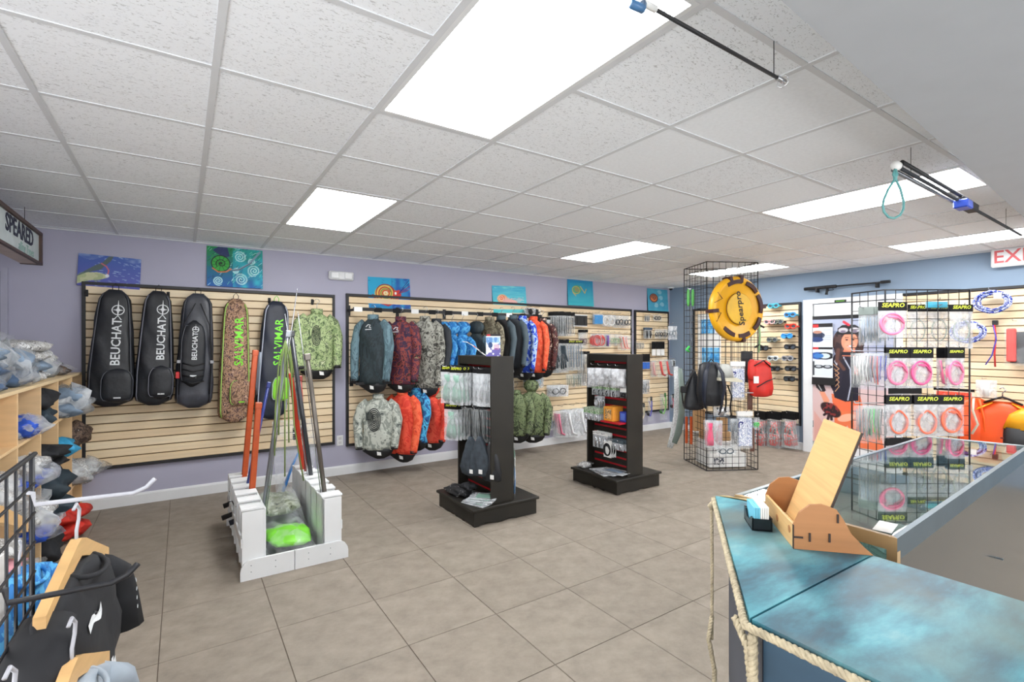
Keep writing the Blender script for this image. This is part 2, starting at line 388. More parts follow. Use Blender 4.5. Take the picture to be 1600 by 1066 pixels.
# ceiling: slab, white T grid, lay-in panels
gx, gy, gsx, gsy = 0.10, 2.07, 0.585, 0.596
cl = struct(MB().box(LEFT, FRONT, CEIL + 0.03, RIGHT, BACK, CEIL + 0.1).build('ceiling', white_m))
def ceiling_panel_mat(name, seed, base):
    m = bpy.data.materials.new(name); m.use_nodes = True; nt = m.node_tree; N = nt.nodes; L = nt.links
    b = N['Principled BSDF']; b.inputs['Roughness'].default_value = 0.95; b.inputs['Specular IOR Level'].default_value = 0.1
    g = N.new('ShaderNodeNewGeometry'); mp = N.new('ShaderNodeMapping'); mp.inputs['Location'].default_value = (seed, 0, 0)
    mp.inputs['Scale'].default_value = (55, 120, 1); L.new(g.outputs['Position'], mp.inputs[0])
    mp.inputs['Rotation'].default_value = (0, 0, seed)
    n1 = N.new('ShaderNodeTexNoise'); n1.inputs['Scale'].default_value = 1.0; n1.inputs['Detail'].default_value = 1.5; n1.inputs['Distortion'].default_value = 1.6; L.new(mp.outputs[0], n1.inputs['Vector'])
    r = N.new('ShaderNodeValToRGB'); c0 = rgb(base)
    r.color_ramp.elements[0].position = 0.33; r.color_ramp.elements[0].color = tuple(x * 0.66 for x in c0[:3]) + (1,)
    r.color_ramp.elements[1].position = 0.40; r.color_ramp.elements[1].color = c0
    L.new(n1.outputs['Fac'], r.inputs[0]); L.new(r.outputs[0], b.inputs['Base Color'])
    bp = N.new('ShaderNodeBump'); bp.inputs['Strength'].default_value = 0.25; bp.inputs['Distance'].default_value = 0.003; L.new(r.outputs[0], bp.inputs['Height']); L.new(bp.outputs[0], b.inputs['Normal'])
    return m
cms = [ceiling_panel_mat('fissured_panel', 0.1, (243, 247, 252)), ceiling_panel_mat('fissured_panel_turned', 1.2, (241, 245, 250))]
smooth_m = mat('smooth_panel', (241, 245, 250), 0.9, var=0.03, scale=60)
lamps = [(1, -2), (1, 2), (6, 2), (6, -2), (10, 0), (10, 2), (10, -3)]
def gp(i, j): return gx + i * gsx, gy + j * gsy
def sof_y(x): return 0.619 + 0.0562 * (x - 1.185)
lamp_cells = set()
# rectangular 2x4 troffers, placed cell by cell (two cells deep in y)
LAMPS = [(1, -2), (1, 2), (6, 2), (6, -2), (10, -2), (10, 2)]
for a, b in LAMPS: lamp_cells |= {(a, b), (a, b + 1)}
pm = [MB().box(0.011, 0.011, -0.002, gsx - 0.011, gsy - 0.011, 0.012).mesh('ceiling_panel', m) for m in cms + [smooth_m]]
for i in range(-4, 13):
    for j in range(-3, 7):
        x, y = gp(i, j)
        if (i, j) in lamp_cells: continue
        x0, x1, y0, y1 = max(x, LEFT), min(x + gsx, RIGHT), y, min(y + gsy, BACK)
        if x1 - x0 < 0.05 or y1 - y0 < 0.05: continue
        k = 2 if (i >= 3 and j <= 2 and (i + j) % 3 != 0) else (0 if (i * 7 + j * 3) % 5 else 1)
        if (x1 - x0, y1 - y0) == (gsx, gsy) or (abs(x1-x0-gsx) < 1e-6 and abs(y1-y0-gsy) < 1e-6): inst('ceiling_panel', pm[k], cl, (x, y, CEIL))
        else: MB().box(x0 + 0.011, y0 + 0.011, CEIL - 0.002, x1 - 0.005, y1 - 0.005, CEIL + 0.012).build('ceiling_panel', cms[0], cl)
rail_m = mat('grid_rail_white', (214, 217, 221), 0.5, var=0.02)
for i in range(-3, 13):
    x, _ = gp(i, 0); MB().box(x - 0.012, 0.3, CEIL - 0.006, x + 0.012, BACK, CEIL + 0.02).build('grid_rail', rail_m, cl)
cross = MB().box(0.0, -0.0115, -0.0055, gsx, 0.0115, 0.02).mesh('grid_rail', rail_m)
for j in range(-3, 7):
    for i in range(-3, 12):
        if (i, j) in lamp_cells and (i, j - 1) in lamp_cells: continue
        x, y = gp(i, j)
        inst('cross_rail', cross, cl, (x, y, CEIL))
    x, y = gp(12, j); MB().box(x, y - 0.0115, CEIL - 0.0055, RIGHT, y + 0.0115, CEIL + 0.02).build('cross_rail', rail_m, cl)
struct(MB().box(LEFT, BACK - 0.022, CEIL - 0.012, RIGHT, BACK, CEIL + 0.02).build('trim_1', rail_m))
struct(MB().box(RIGHT - 0.022, 0.9, CEIL - 0.012, RIGHT, BACK, CEIL + 0.02).build('trim_2', rail_m))
# dropped soffit over the till
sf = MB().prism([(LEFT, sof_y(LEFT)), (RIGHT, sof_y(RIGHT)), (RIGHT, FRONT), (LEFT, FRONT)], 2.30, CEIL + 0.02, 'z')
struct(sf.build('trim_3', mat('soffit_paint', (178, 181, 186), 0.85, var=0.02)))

lm = bpy.data.materials.new('lit_diffuser'); lm.use_nodes = True; nt = lm.node_tree
nt.nodes['Principled BSDF'].inputs['Base Color'].default_value = (0.9, 0.9, 0.9, 1)
nt.nodes['Principled BSDF'].inputs['Emission Color'].default_value = (0.975, 0.99, 1.0, 1); nt.nodes['Principled BSDF'].inputs['Emission Strength'].default_value = LAMP
where = ['nearest to the counter', 'above the white rack of spearguns', 'between the second floor stand and the tower',
         'behind the teal rope loop', 'close above the exit sign', 'behind the top of the wire tower']
for (a, b), w in zip(LAMPS, where):
    x, y = gp(a, b)
    t = thing('ceiling_light', 'lit white fluorescent panel in the ceiling grid, ' + w, 'light', (x, y, CEIL), group='ceiling light panels')
    fr = MB(); o_, i_ = 0.012, 0.03
    fr.box(o_, o_, -0.006, i_, 2*gsy - o_, 0.015).box(gsx - i_, o_, -0.006, gsx - o_, 2*gsy - o_, 0.015).box(i_, o_, -0.006, gsx - i_, i_, 0.015).box(i_, 2*gsy - i_, -0.006, gsx - i_, 2*gsy - o_, 0.015)
    fr.build('frame', white_m, t)
    MB().box(i_, i_, 0.0, gsx - i_, 2*gsy - i_, 0.006).build('diffuser', lm, t)

# ------------------------------------------------------------------ slat walls
wood = []
for i, c in enumerate(((234, 212, 176), (229, 205, 168), (238, 219, 186))):
    wood.append(mat('maple_slat_%s' % 'abc'[i], c, 0.5, var=0.07, scale=3, stretch=(1, 1, 14)))
black_m = mat('black_frame', (30, 30, 33), 0.5)
groove_m = mat('groove_brown', (92, 70, 50), 0.8)
def slatwall(name_label, x0, x1, z0, z1, rz=0, loc=(0, 0, 0), pitch=0.0762):
    t = thing('slatwall_panel', name_label, 'display panel', loc, rz, 'slatwall panels')
    MB().box(x0, -0.012, z0, x1, -0.002, z1).build('backing', groove_m, t)
    n = int(round((z1 - z0 - 0.03) / pitch)); p = (z1 - z0 - 0.03) / n
    ms = [MB().prism([(-0.012, 0.0), (-0.020, 0.0), (-0.026, 0.004), (-0.026, p - 0.011), (-0.020, p - 0.008), (-0.012, p - 0.008)], 0, x1 - x0 - 0.03, 'x').mesh('slat', w) for w in wood]
    for k in range(n): inst('slat', ms[(k * 5 + 1) % 3], t, (x0 + 0.015, 0, z0 + 0.015 + k * p))
    f = MB(); f.box(x0 - 0.012, -0.036, z0 - 0.012, x0 + 0.015, -0.002, z1 + 0.012).box(x1 - 0.015, -0.036, z0 - 0.012, x1 + 0.012, -0.002, z1 + 0.012)
    f.box(x0 + 0.015, -0.036, z0 - 0.012, x1 - 0.015, -0.002, z0 + 0.015).box(x0 + 0.015, -0.036, z1 - 0.015, x1 - 0.015, -0.002, z1 + 0.012)
    f.build('frame', black_m, t); return t
s1 = slatwall('maple slatwall panel in a black frame behind the row of tall fin bags', -0.72, 1.41, 0.37, 2.02, loc=(0, BACK, 0))
s2 = slatwall('long maple slatwall panel behind the wetsuit rail and the bagged gloves', 1.56, 6.19, 0.33, 2.045, loc=(0, BACK, 0))
s3 = slatwall('narrow maple slatwall panel in the corner, hung with snorkels', 6.29, 7.13, 0.33, 2.04, loc=(0, BACK, 0))
# right wall: local x runs towards -y
RW = R(-90)
s4 = slatwall('maple slatwall panel left of the white door, hung with diving masks', -5.2, -3.485, 0.35, 2.06, RW, (RIGHT, 0, 0))
s5 = slatwall('maple slatwall panel behind the orange dry bag and blue rope coils', -2.36, -0.55, 0.35, 2.075, RW, (RIGHT, 0, 0))
# ------------------------------------------------------------------ shared cloth, plastic and metal
blk = mat('black_nylon', (30, 32, 37), 0.5, var=0.25, scale=12, bump=0.5)
blk2 = mat('black_nylon_sheen', (58, 60, 68), 0.4, var=0.25, scale=9, bump=0.5)
blkr = mat('black_rubber', (22, 22, 25), 0.6)
navy = mat('navy_nylon', (27, 33, 48), 0.5, var=0.2, bump=0.4)
print_w = mat('white_print', (215, 218, 220), 0.6, var=0.02)
print_g = mat('lime_print', (120, 222, 40), 0.5, var=0.02)
print_y = mat('yellow_print', (206, 216, 60), 0.5, var=0.02)
print_r = mat('red_print', (200, 40, 45), 0.5)
print_k = mat('black_print', (25, 25, 30), 0.6)
steel = mat('chromed_steel', (190, 192, 196), 0.25, metal=0.9, var=0.03)
steel_w = mat('white_coated_wire', (176, 177, 184), 0.4)
wire_m = mat('black_wire', (24, 25, 30), 0.45)
film = clear_mat('clear_film')
film_d = clear_mat('milky_film', (226, 230, 234), 0.38, 0.25)
film_l = clear_mat('thin_clear_film', (225, 232, 234), 0.13, 0.1)
card_k = mat('black_card', (18, 18, 20), 0.6, spec=.2)
card_w = mat('white_card', (228, 228, 226), 0.6)
bamb = mat('hanger_wood', (206, 166, 112), 0.4, var=0.12, scale=5, stretch=(1, 1, 8))

# ------------------------------------------------------------------ canvases above the slat walls
def canvas(label, x, z, w, h, art, nx=110, edge=None, tilt=0, y=BACK - 0.03, cat='painting'):
    t = thing('canvas_painting', label, cat, (x, y, z), group='canvas paintings above the slatwall', rot=(R(-4), R(tilt), 0))
    MB().bbox(-w/2, 0.001, 0, w/2, 0.022, h, 0.002).build('stretcher', edge or mat('canvas_edge', (40, 60, 90), 0.8), t)
    painted('painted_front', w, h, art.nx, art.ny, art.a, t, y=0.0005)
    return t
a = Art(130, 84, (78, 96, 170), asp=1.55); a.grad((96, 98, 178), (70, 100, 176))
rs = random.Random(2)
for _ in range(60):
    x, y = rs.uniform(0.25, 1), rs.uniform(0, 1); a.line([(x, y), (x + rs.uniform(.02, .07), y - rs.uniform(0, .03))], .008, (170, 195, 225), .7)
n = a.noise(14, 9, 2); a.mix((a.Y > 0.93 - 0.10 * np.sin(a.X * 9)) * 0.7 * n, (190, 205, 225))
a.poly([(0, .30), (.12, .48), (.26, .66), (.38, .78), (.47, .98), (.55, 1.0), (.5, .82), (.42, .68), (.36, .55), (.2, .45), (0, .2)], (88, 104, 104))
a.poly([(0, .05), (0, .28), (.14, .42), (.3, .45), (.44, .40), (.46, .3), (.34, .22), (.15, .16)], (196, 200, 160))
a.mix((n > .55) * (a.X < .46) * (a.Y < .42) * (a.Y > .1) * .4, (140, 160, 110))
a.line([(.36, .74), (.44, .66), (.48, .54), (.47, .42)], .022, (205, 110, 120)); a.ell(.46, .36, .05, .06, (225, 228, 235))
canvas('wide unframed canvas of a fish in streaky blue water', -0.545, 1.99, 0.44, 0.285, a, edge=mat('lilac_edge', (96, 96, 150), 0.8), tilt=2)

def swirl_art(a, cx, cy, r, turns, c, w, ph=0, rings=3):
    for q in range(rings): a.spiral(cx, cy, r * .05, r * (1 - .12 * q), turns, w, c, ph + q * .5, .8)
a = Art(150, 120, (20, 120, 90), asp=1.25); a.grad((20, 90, 170), (20, 130, 80))
n = a.noise(9, 7, 4); a.mix((a.X > .45) * n, (40, 180, 200)); a.mix((a.X < .4) * (a.Y > .5) * .5 * n, (60, 170, 60))
rs = random.Random(8)
for _ in range(150):
    x, y = rs.random(), rs.random(); a.line([(x, y), (x + rs.uniform(.02, .06), y + rs.uniform(.03, .08))], .006, rs.choice([(120, 220, 190), (30, 60, 140), (190, 235, 240), (20, 80, 60)]), .7)
a.poly([(.1, .9), (.2, 1), (.36, 1), (.4, .78), (.3, .72)], (40, 44, 100), .9)
for cx, cy, r in ((.58, .78, .15), (.84, .45, .16), (.60, .2, .16), (.2, .14, .12), (.80, .68, .09), (.5, .42, .08)):
    swirl_art(a, cx, cy, r, 2.5, (190, 235, 235), .008, cx * 9, 2)
a.line([(.35, .42), (.55, .45), (.75, .62), (.95, .95)], .035, (120, 150, 170), .8); a.line([(.36, .4), (.58, .46), (.8, .66)], .008, (30, 40, 60))
a.ell(.24, .58, .21, .2, (50, 160, 60)); a.ring(.24, .58, .2, .013, (12, 20, 24))
for k in range(11): a.line([(.24, .58), (.24 + .16*math.cos(k*.57), .58 + .19*math.sin(k*.57))], .006, (16, 60, 30))
a.spiral(.25, .58, .01, .12, 1.6, .012, (14, 22, 26)); a.line([(.10, .45), (.2, .36), (.34, .38), (.42, .46)], .02, (200, 120, 70))
canvas('square canvas of a green nautilus shell in a swirling teal sea', 0.449, 2.055, 0.495, 0.40, a, edge=mat('dark_edge', (24, 30, 50), 0.8))

a = Art(130, 96, (30, 130, 200), asp=1.35); a.grad((30, 160, 205), (40, 170, 215)); n = a.noise(10, 8, 6); a.mix((a.X > .55) * n * .9, (24, 50, 150)); a.mix((a.Y < .35) * n * .5, (20, 70, 170))
for k in range(60):
    x, y = rs.random(), rs.random(); a.line([(x, y), (x + .04, y + rs.uniform(-.04, .04))], .006, rs.choice([(90, 200, 225), (20, 60, 150)]), .6)
a.ell(.40, .47, .36, .30, (228, 190, 90)); 
for r0, c in ((.28, (176, 40, 40)), (.20, (120, 140, 60)), (.13, (200, 60, 50)), (.06, (240, 220, 190))): a.spiral(.40, .50, r0 * .6, r0, 1.1, .022, c, .3)
a.ring(.40, .48, .3, .02, (150, 30, 40)); a.line([(.1, .42), (.22, .2), (.45, .1), (.62, .2), (.68, .4)], .035, (180, 40, 50))
a.poly([(.55, .35), (.6, .58), (.74, .62), (.78, .45), (.70, .3)], (205, 50, 40)); a.ell(.64, .5, .035, .05, (240, 240, 235))
for d in (.1, .2, .3, .4): a.line([(.72, .5), (.85, .5 + d * .6), (.98, .55 + d)], .012, (150, 40, 60) if d < .25 else (30, 40, 120))
canvas('canvas of a red and gold spiral sea creature on blue', 2.065, 1.905, 0.515, 0.37, a, edge=mat('cyan_edge', (60, 150, 200), 0.8), tilt=-1)

a = Art(100, 80, (60, 185, 205), asp=1.25); a.grad((70, 200, 200), (60, 170, 210)); n = a.noise(4, 14, 3); a.mix(n * .4, (150, 220, 225))
for k in range(40):
    y = rs.random(); a.line([(rs.random() * .4, y), (rs.uniform(.5, 1), y + rs.uniform(-.05, .05))], .006, (120, 215, 220), .5)
a.ell(.28, .52, .2, .17, (226, 170, 130)); a.ell(.27, .56, .1, .09, (232, 120, 90)); a.ell(.5, .42, .3, .1, (225, 170, 165), -8, .7)
for k in range(7): a.line([(.35, .45 + k * .02), (.6, .36 + k * .03), (.92, .30 + k * .045)], .006, (240, 190, 180), .8)
a.spiral(.24, .52, .02, .12, 1.5, .01, (245, 225, 190))
canvas('canvas of a pale orange jellyfish on turquoise water', 3.79, 1.915, 0.56, 0.375, a, edge=mat('teal_edge', (40, 110, 130), 0.8), tilt=-2)

a = Art(80, 80, (20, 150, 190)); a.grad((60, 190, 200), (30, 130, 190)); n = a.noise(4, 16, 8); a.mix(n * .5, (20, 160, 190))
for k in range(14): a.line([(.1, .2 + k * .05), (.9, .22 + k * .05)], .008, (80, 200, 210), .35)
a.ell(.35, .62, .2, .18, (90, 170, 130), 25, .6); a.ring(.32, .6, .14, .015, (210, 180, 90)); a.spiral(.36, .64, .02, .1, 2, .012, (190, 130, 70)); a.line([(.5, .75), (.66, .5), (.72, .66)], .02, (205, 180, 100)); a.line([(.2, .5), (.3, .38)], .02, (200, 175, 100))
canvas('canvas of a golden sea turtle on turquoise', 5.09, 2.07, 0.52, 0.395, a, edge=mat('teal_edge', (40, 110, 130), 0.8))
a = Art(80, 80, (80, 170, 195)); n = a.noise(8, 8, 9); a.mix(n * .5, (50, 130, 170)); a.ell(.3, .58, .2, .2, (210, 120, 70)); a.ring(.3, .58, .18, .03, (90, 50, 50)); a.spiral(.31, .6, .02, .12, 1.5, .02, (30, 30, 50))
for cx, cy in ((.66, .6), (.7, .3), (.4, .25), (.6, .85)): a.spiral(cx, cy, .01, .1, 2, .012, (190, 225, 230), cx * 5)
canvas('small dark-edged canvas of an orange shell, last one before the corner', 6.87, 2.055, 0.53, 0.385, a, edge=mat('dark_edge', (24, 30, 50), 0.8))

# emergency light, wall outlet, corner camera
t = thing('emergency_light', 'white twin-head emergency light box on the purple wall', 'emergency light', (1.49, BACK, 2.25))
MB().bbox(-0.135, -0.06, -0.048, 0.135, 0, 0.048, 0.012).build('housing', white_m, t, smooth=False)
for k in (-1, 1):
    MB().bbox(k*0.075 - 0.045, -0.075, -0.036, k*0.075 + 0.045, -0.058, 0.036, 0.008).build('lamp_head', mat('lens_white', (240, 242, 244), 0.2), t)
t = thing('wall_outlet', 'white double outlet low on the wall between the two slatwall panels', 'outlet', (1.485, BACK, 0.39))
MB().bbox(-0.036, -0.006, -0.058, 0.036, 0, 0.058, 0.003).build('plate', white_m, t)
for k in (-1, 1): MB().bbox(-0.016, -0.009, k*0.024 - 0.014, 0.016, -0.005, k*0.024 + 0.014, 0.003).build('socket', mat('socket_white', (205, 205, 205), 0.4), t)
t = thing('security_camera', 'white dome security camera under the ceiling in the far corner', 'camera', (7.02, 5.55, CEIL - 0.006))
MB().lathe([(0.05, 0), (0.055, -0.015), (0.05, -0.03), (0.02, -0.035)], 20).build('housing', white_m, t, smooth=True)
MB().lathe([(0.03, -0.03), (0.03, -0.045), (0.018, -0.06), (0.004, -0.064)], 16).build('lens', blkr, t, smooth=True)

# ------------------------------------------------------------------ tall fin bags
def fin_bag(name, label, x, ztop, h, w, body, text=None, tsize=0.1, tmat=print_w, emblem=False, lean=0.0, pocket=None, pocket_m=None, trim=None, straps=False, strap=None, seed=0, flare=0.8, tx=0.0, tz=-0.42, ppos=None, group='tall fin bags'):
    t = thing(name, label, 'bag', (x, BACK - 0.16, ztop), group=group, rot=(0, R(lean), 0))
    D = 0.095; rows = []
    for i in range(25):
        s = i / 24
        if s < 0.12: wf = flare * math.sqrt(max(0.02, 1 - (1 - s / 0.12) ** 2))
        else: wf = flare + (1 - flare) * min(1, ((s - 0.12) / 0.6)) ** 0.8
        if s > 0.93: wf *= math.sqrt(max(0.05, 1 - ((s - 0.93) / 0.075) ** 2))
        dd = D * (0.45 + 0.55 * min(1, s * 1.6)) * (1 if s < 0.94 else 0.8)
        if i == 0: wf, dd = 0.28, D * 0.25
        rows.append((-s * h, 0, 0, w / 2 * wf, dd))
    body_o = MB().loft(rows, 32, 3.0, 0.05, seed).build('body', body, t, smooth=True)
    # piping along the front edge
    pl = trim or blk2
    for sx in (-1, 1):
        path = [(sx * r[3] * 0.86, -r[4] * 0.93, r[0]) for r in rows[1:-1]]
        MB().tube(path, 0.006, 6).build('piping', pl, t, smooth=True)
    if pocket:
        pw, ph, px, pz = pocket
        pr = []
        for i in range(13):
            s = i / 12; k = math.sqrt(max(0.03, 1 - (2 * s - 1) ** 6)); pr.append((pz - s * ph, px, -D * 0.92, pw / 2 * min(1, k) * (0.8 + 0.2 * min(1, s * 3)), 0.045 * k))
        po = MB().loft(pr, 24, 3.2, 0.03, seed + 5).build('pocket', pocket_m or body, t, smooth=True)
        MB().tube([(px + r[3] * c * 0.94, -D * 0.92 - r[4] * 0.75, r[0]) for c, rr in ((-1, pr[1:-1]), ) for r in rr] + [(px + r[3] * 0.94, -D * 0.92 - r[4] * 0.75, r[0]) for r in pr[1:-1][::-1]], 0.004, 5, closed=True).build('zipper', trim or blk2, po)
        lb = MB(); lb.add([(px - .02, 0, pz - ph * .82), (px + .03, 0, pz - ph * .82), (px + .03, 0, pz - ph * .86), (px - .02, 0, pz - ph * .86)], [(0, 1, 2, 3)])
        conform(lb, po, 0.002).build('badge', tmat, po)
    if text:
        tm = text_mb(text, tsize, 0.002, 1.0, 0.0, 0.0015).xf(Matrix.Translation((tx, 0, tz)) @ up_text(90))
        conform(tm, body_o, 0.003).build('lettering', tmat, t)
    if emblem:
        em = MB(); ez = tz + emblem; s_ = 0.038
        em.add([(tx + q * math.cos(2*PI*k/26), 0, ez + q * math.sin(2*PI*k/26)) for q in (s_, s_ + .007) for k in range(26)], [(k, (k+1) % 26, 26 + (k+1) % 26, 26 + k) for k in range(26)])
        for an in (0, 90, 180, 270):
            M = Matrix.Translation((tx, 0, ez)) @ Matrix.Rotation(R(an), 4, 'Y')
            L_ = .085 if an == 0 else (.06 if an == 180 else .034)
            em.add([tuple(M @ Vector(p)) for p in ((-.008, 0, 0), (.008, 0, 0), (0.001, 0, L_), (-0.001, 0, L_))], [(0, 1, 2, 3)])
        for sx in (-1, 1): em.add([(tx, 0, ez - .05), (tx + sx * .004, 0, ez - .05), (tx + sx * .03, 0, ez - .085), (tx + sx * .02, 0, ez - .085)], [(0, 1, 2, 3)])
        em.add([(tx + .015 * math.cos(2*PI*k/14), 0, ez + .015 * math.sin(2*PI*k/14)) for k in range(14)], [tuple(range(14))])
        conform(em, body_o, 0.003).build('emblem', tmat, t)
    if strap != 'none':
        MB().tube([(-0.02, 0.02, -0.03), (-0.022, 0.02, 0.03), (0, 0.02, 0.06), (0.022, 0.02, 0.03), (0.02, 0.02, -0.03)], 0.009, 6, flat=0.35).build('hanging_loop', strap or blkr, t, smooth=True)
    return t, body_o
P = lambda u, v: onY(u, v, BACK - 0.16)
def bagpos(u0, v0, u1, v1):
    a, b = P(u0, (v0 + v1) / 2), P(u1, (v0 + v1) / 2); zt, zb = P((u0 + u1) / 2, v0).z, P((u0 + u1) / 2, v1).z
    return (a.x + b.x) / 2, zt, zt - zb, b.x - a.x
x, zt, h, w = bagpos(141, 453, 218, 634)
fin_bag('fin_bag', 'black fin bag with a domed pocket and white lettering, hung nearest the wooden cubbies', x, zt, h, w * .96, blk, 'BEUCHAT', 0.092, emblem=0.28, pocket=(.23, .30, .05, -.69), trim=blk2, lean=2, tx=0.03, tz=-0.46, seed=1, flare=.72)
x, zt, h, w = bagpos(215, 455, 279, 632)
fin_bag('fin_bag', 'black fin bag with a glossy grey side and low pocket, second from the cubbies', x, zt, h, w * .95, blk, 'BEUCHAT', 0.085, emblem=0.27, pocket=(.19, .30, .05, -.68), trim=mat('grey_sheen', (96, 98, 108), 0.35), lean=2, tx=0.04, tz=-0.44, seed=4, flare=.72)
x, zt, h, w = bagpos(277, 459, 341, 636)
t, bo = fin_bag('fin_bag', 'black backpack-style fin bag with buckled side straps and stacked cords', x, zt, h, w * .92, blk2, 'BEUCHAT', 0.062, emblem=0.20, pocket=(.2, .62, -.02, -.26), pocket_m=blk, lean=2, tx=-0.02, tz=-0.52, seed=7, flare=.8)
for ch in list(t.children):
    if ch.name.startswith('lettering') or ch.name.startswith('emblem'): bpy.data.objects.remove(ch)
pko = [ch for ch in t.children if ch.name.startswith('pocket')][0]
conform(text_mb('BEUCHAT', .058, .002, 1, 0, .001).xf(Matrix.Translation((-.01, 0, -.50)) @ up_text(90)), pko, .003).build('lettering', print_w, t)
em = MB(); em.add([(-.01 + q * math.cos(2*PI*k/26), 0, -.345 + q * math.sin(2*PI*k/26)) for q in (.022, .027) for k in range(26)], [(k, (k+1) % 26, 26 + (k+1) % 26, 26 + k) for k in range(26)])
em.add([(-.014, 0, -.345), (-.006, 0, -.345), (-.0095, 0, -.30), (-.0105, 0, -.30)], [(0, 1, 2, 3)]).add([(-.034, 0, -.343), (.014, 0, -.343), (.014, 0, -.348), (-.034, 0, -.348)], [(0, 1, 2, 3)])
conform(em, pko, .003).build('emblem', print_w, t)
for k in range(4): MB().tube([(-.10, -.125, -.66 - k*.055), (-.02, -.15, -.68 - k*.055), (.07, -.125, -.66 - k*.055)], .007, 6).build('cord', blkr, t, smooth=True)
for sx in (-1, 1):
    MB().tube([(sx*.02, -.1, -.1), (sx*.1, -.1, -.3), (sx*.13, -.09, -.6), (sx*.12, -.09, -.95)], .012, 6, flat=.4).build('strap', blkr, t, smooth=True)
    MB().bbox(sx*.13 - .015, -.12, -.66, sx*.13 + .015, -.10, -.63, .003).build('buckle', mat('grey_plastic', (150, 150, 155), .4), t)
MB().bbox(-.15, -.11, -.80, -.12, -.10, -.74, .003).build('red_tag', print_r, t, label='small red tag')
sal = camo_mat('brown_grass_print', [(36, 26, 26), (112, 84, 66), (176, 140, 112), (80, 58, 60), (205, 168, 140)], 30)
lime_edge = mat('lime_piping', (150, 190, 90), .5)
x, zt, h, w = bagpos(343, 464, 394, 655)
fin_bag('fin_bag', 'brown grass-print camouflage fin bag with bright green vertical lettering', x, zt - .02, h, w * .98, sal, 'SALVIMAR', 0.105, print_g, pocket=(.2, .27, .05, -.78), trim=lime_edge, lean=1, tx=.03, tz=-.42, seed=9, flare=.8, strap=blkr)
x, zt, h, w = bagpos(407, 468, 457, 650)
fin_bag('fin_bag', 'navy fin bag with a lime green pocket, partly behind the spearguns', x, zt - .02, h, w * 1.0, navy, 'SALVIMAR', 0.105, print_g, pocket=(.17, .26, .07, -.76), pocket_m=mat('lime_panel', (130, 205, 50), .5), trim=mat('pale_piping', (170, 175, 190), .5), lean=3, tx=.03, tz=-.42, seed=11, flare=.8, strap=print_g)

# small black hooks and a clip on the first panel
for (u, v) in ((135, 458), (263, 461), (317, 464), (488, 472), (421, 470)):
    p = onY(u, v, BACK - 0.036)
    MB().bbox(p.x - .012, -.03 - .012, p.z - .03, p.x + .012, -.024, p.z + .03, .003).tube([(p.x, -.036, p.z - .01), (p.x, -.10, p.z - .01), (p.x, -.11, p.z + .015)], .004, 6).build('hook', blkr, s1)

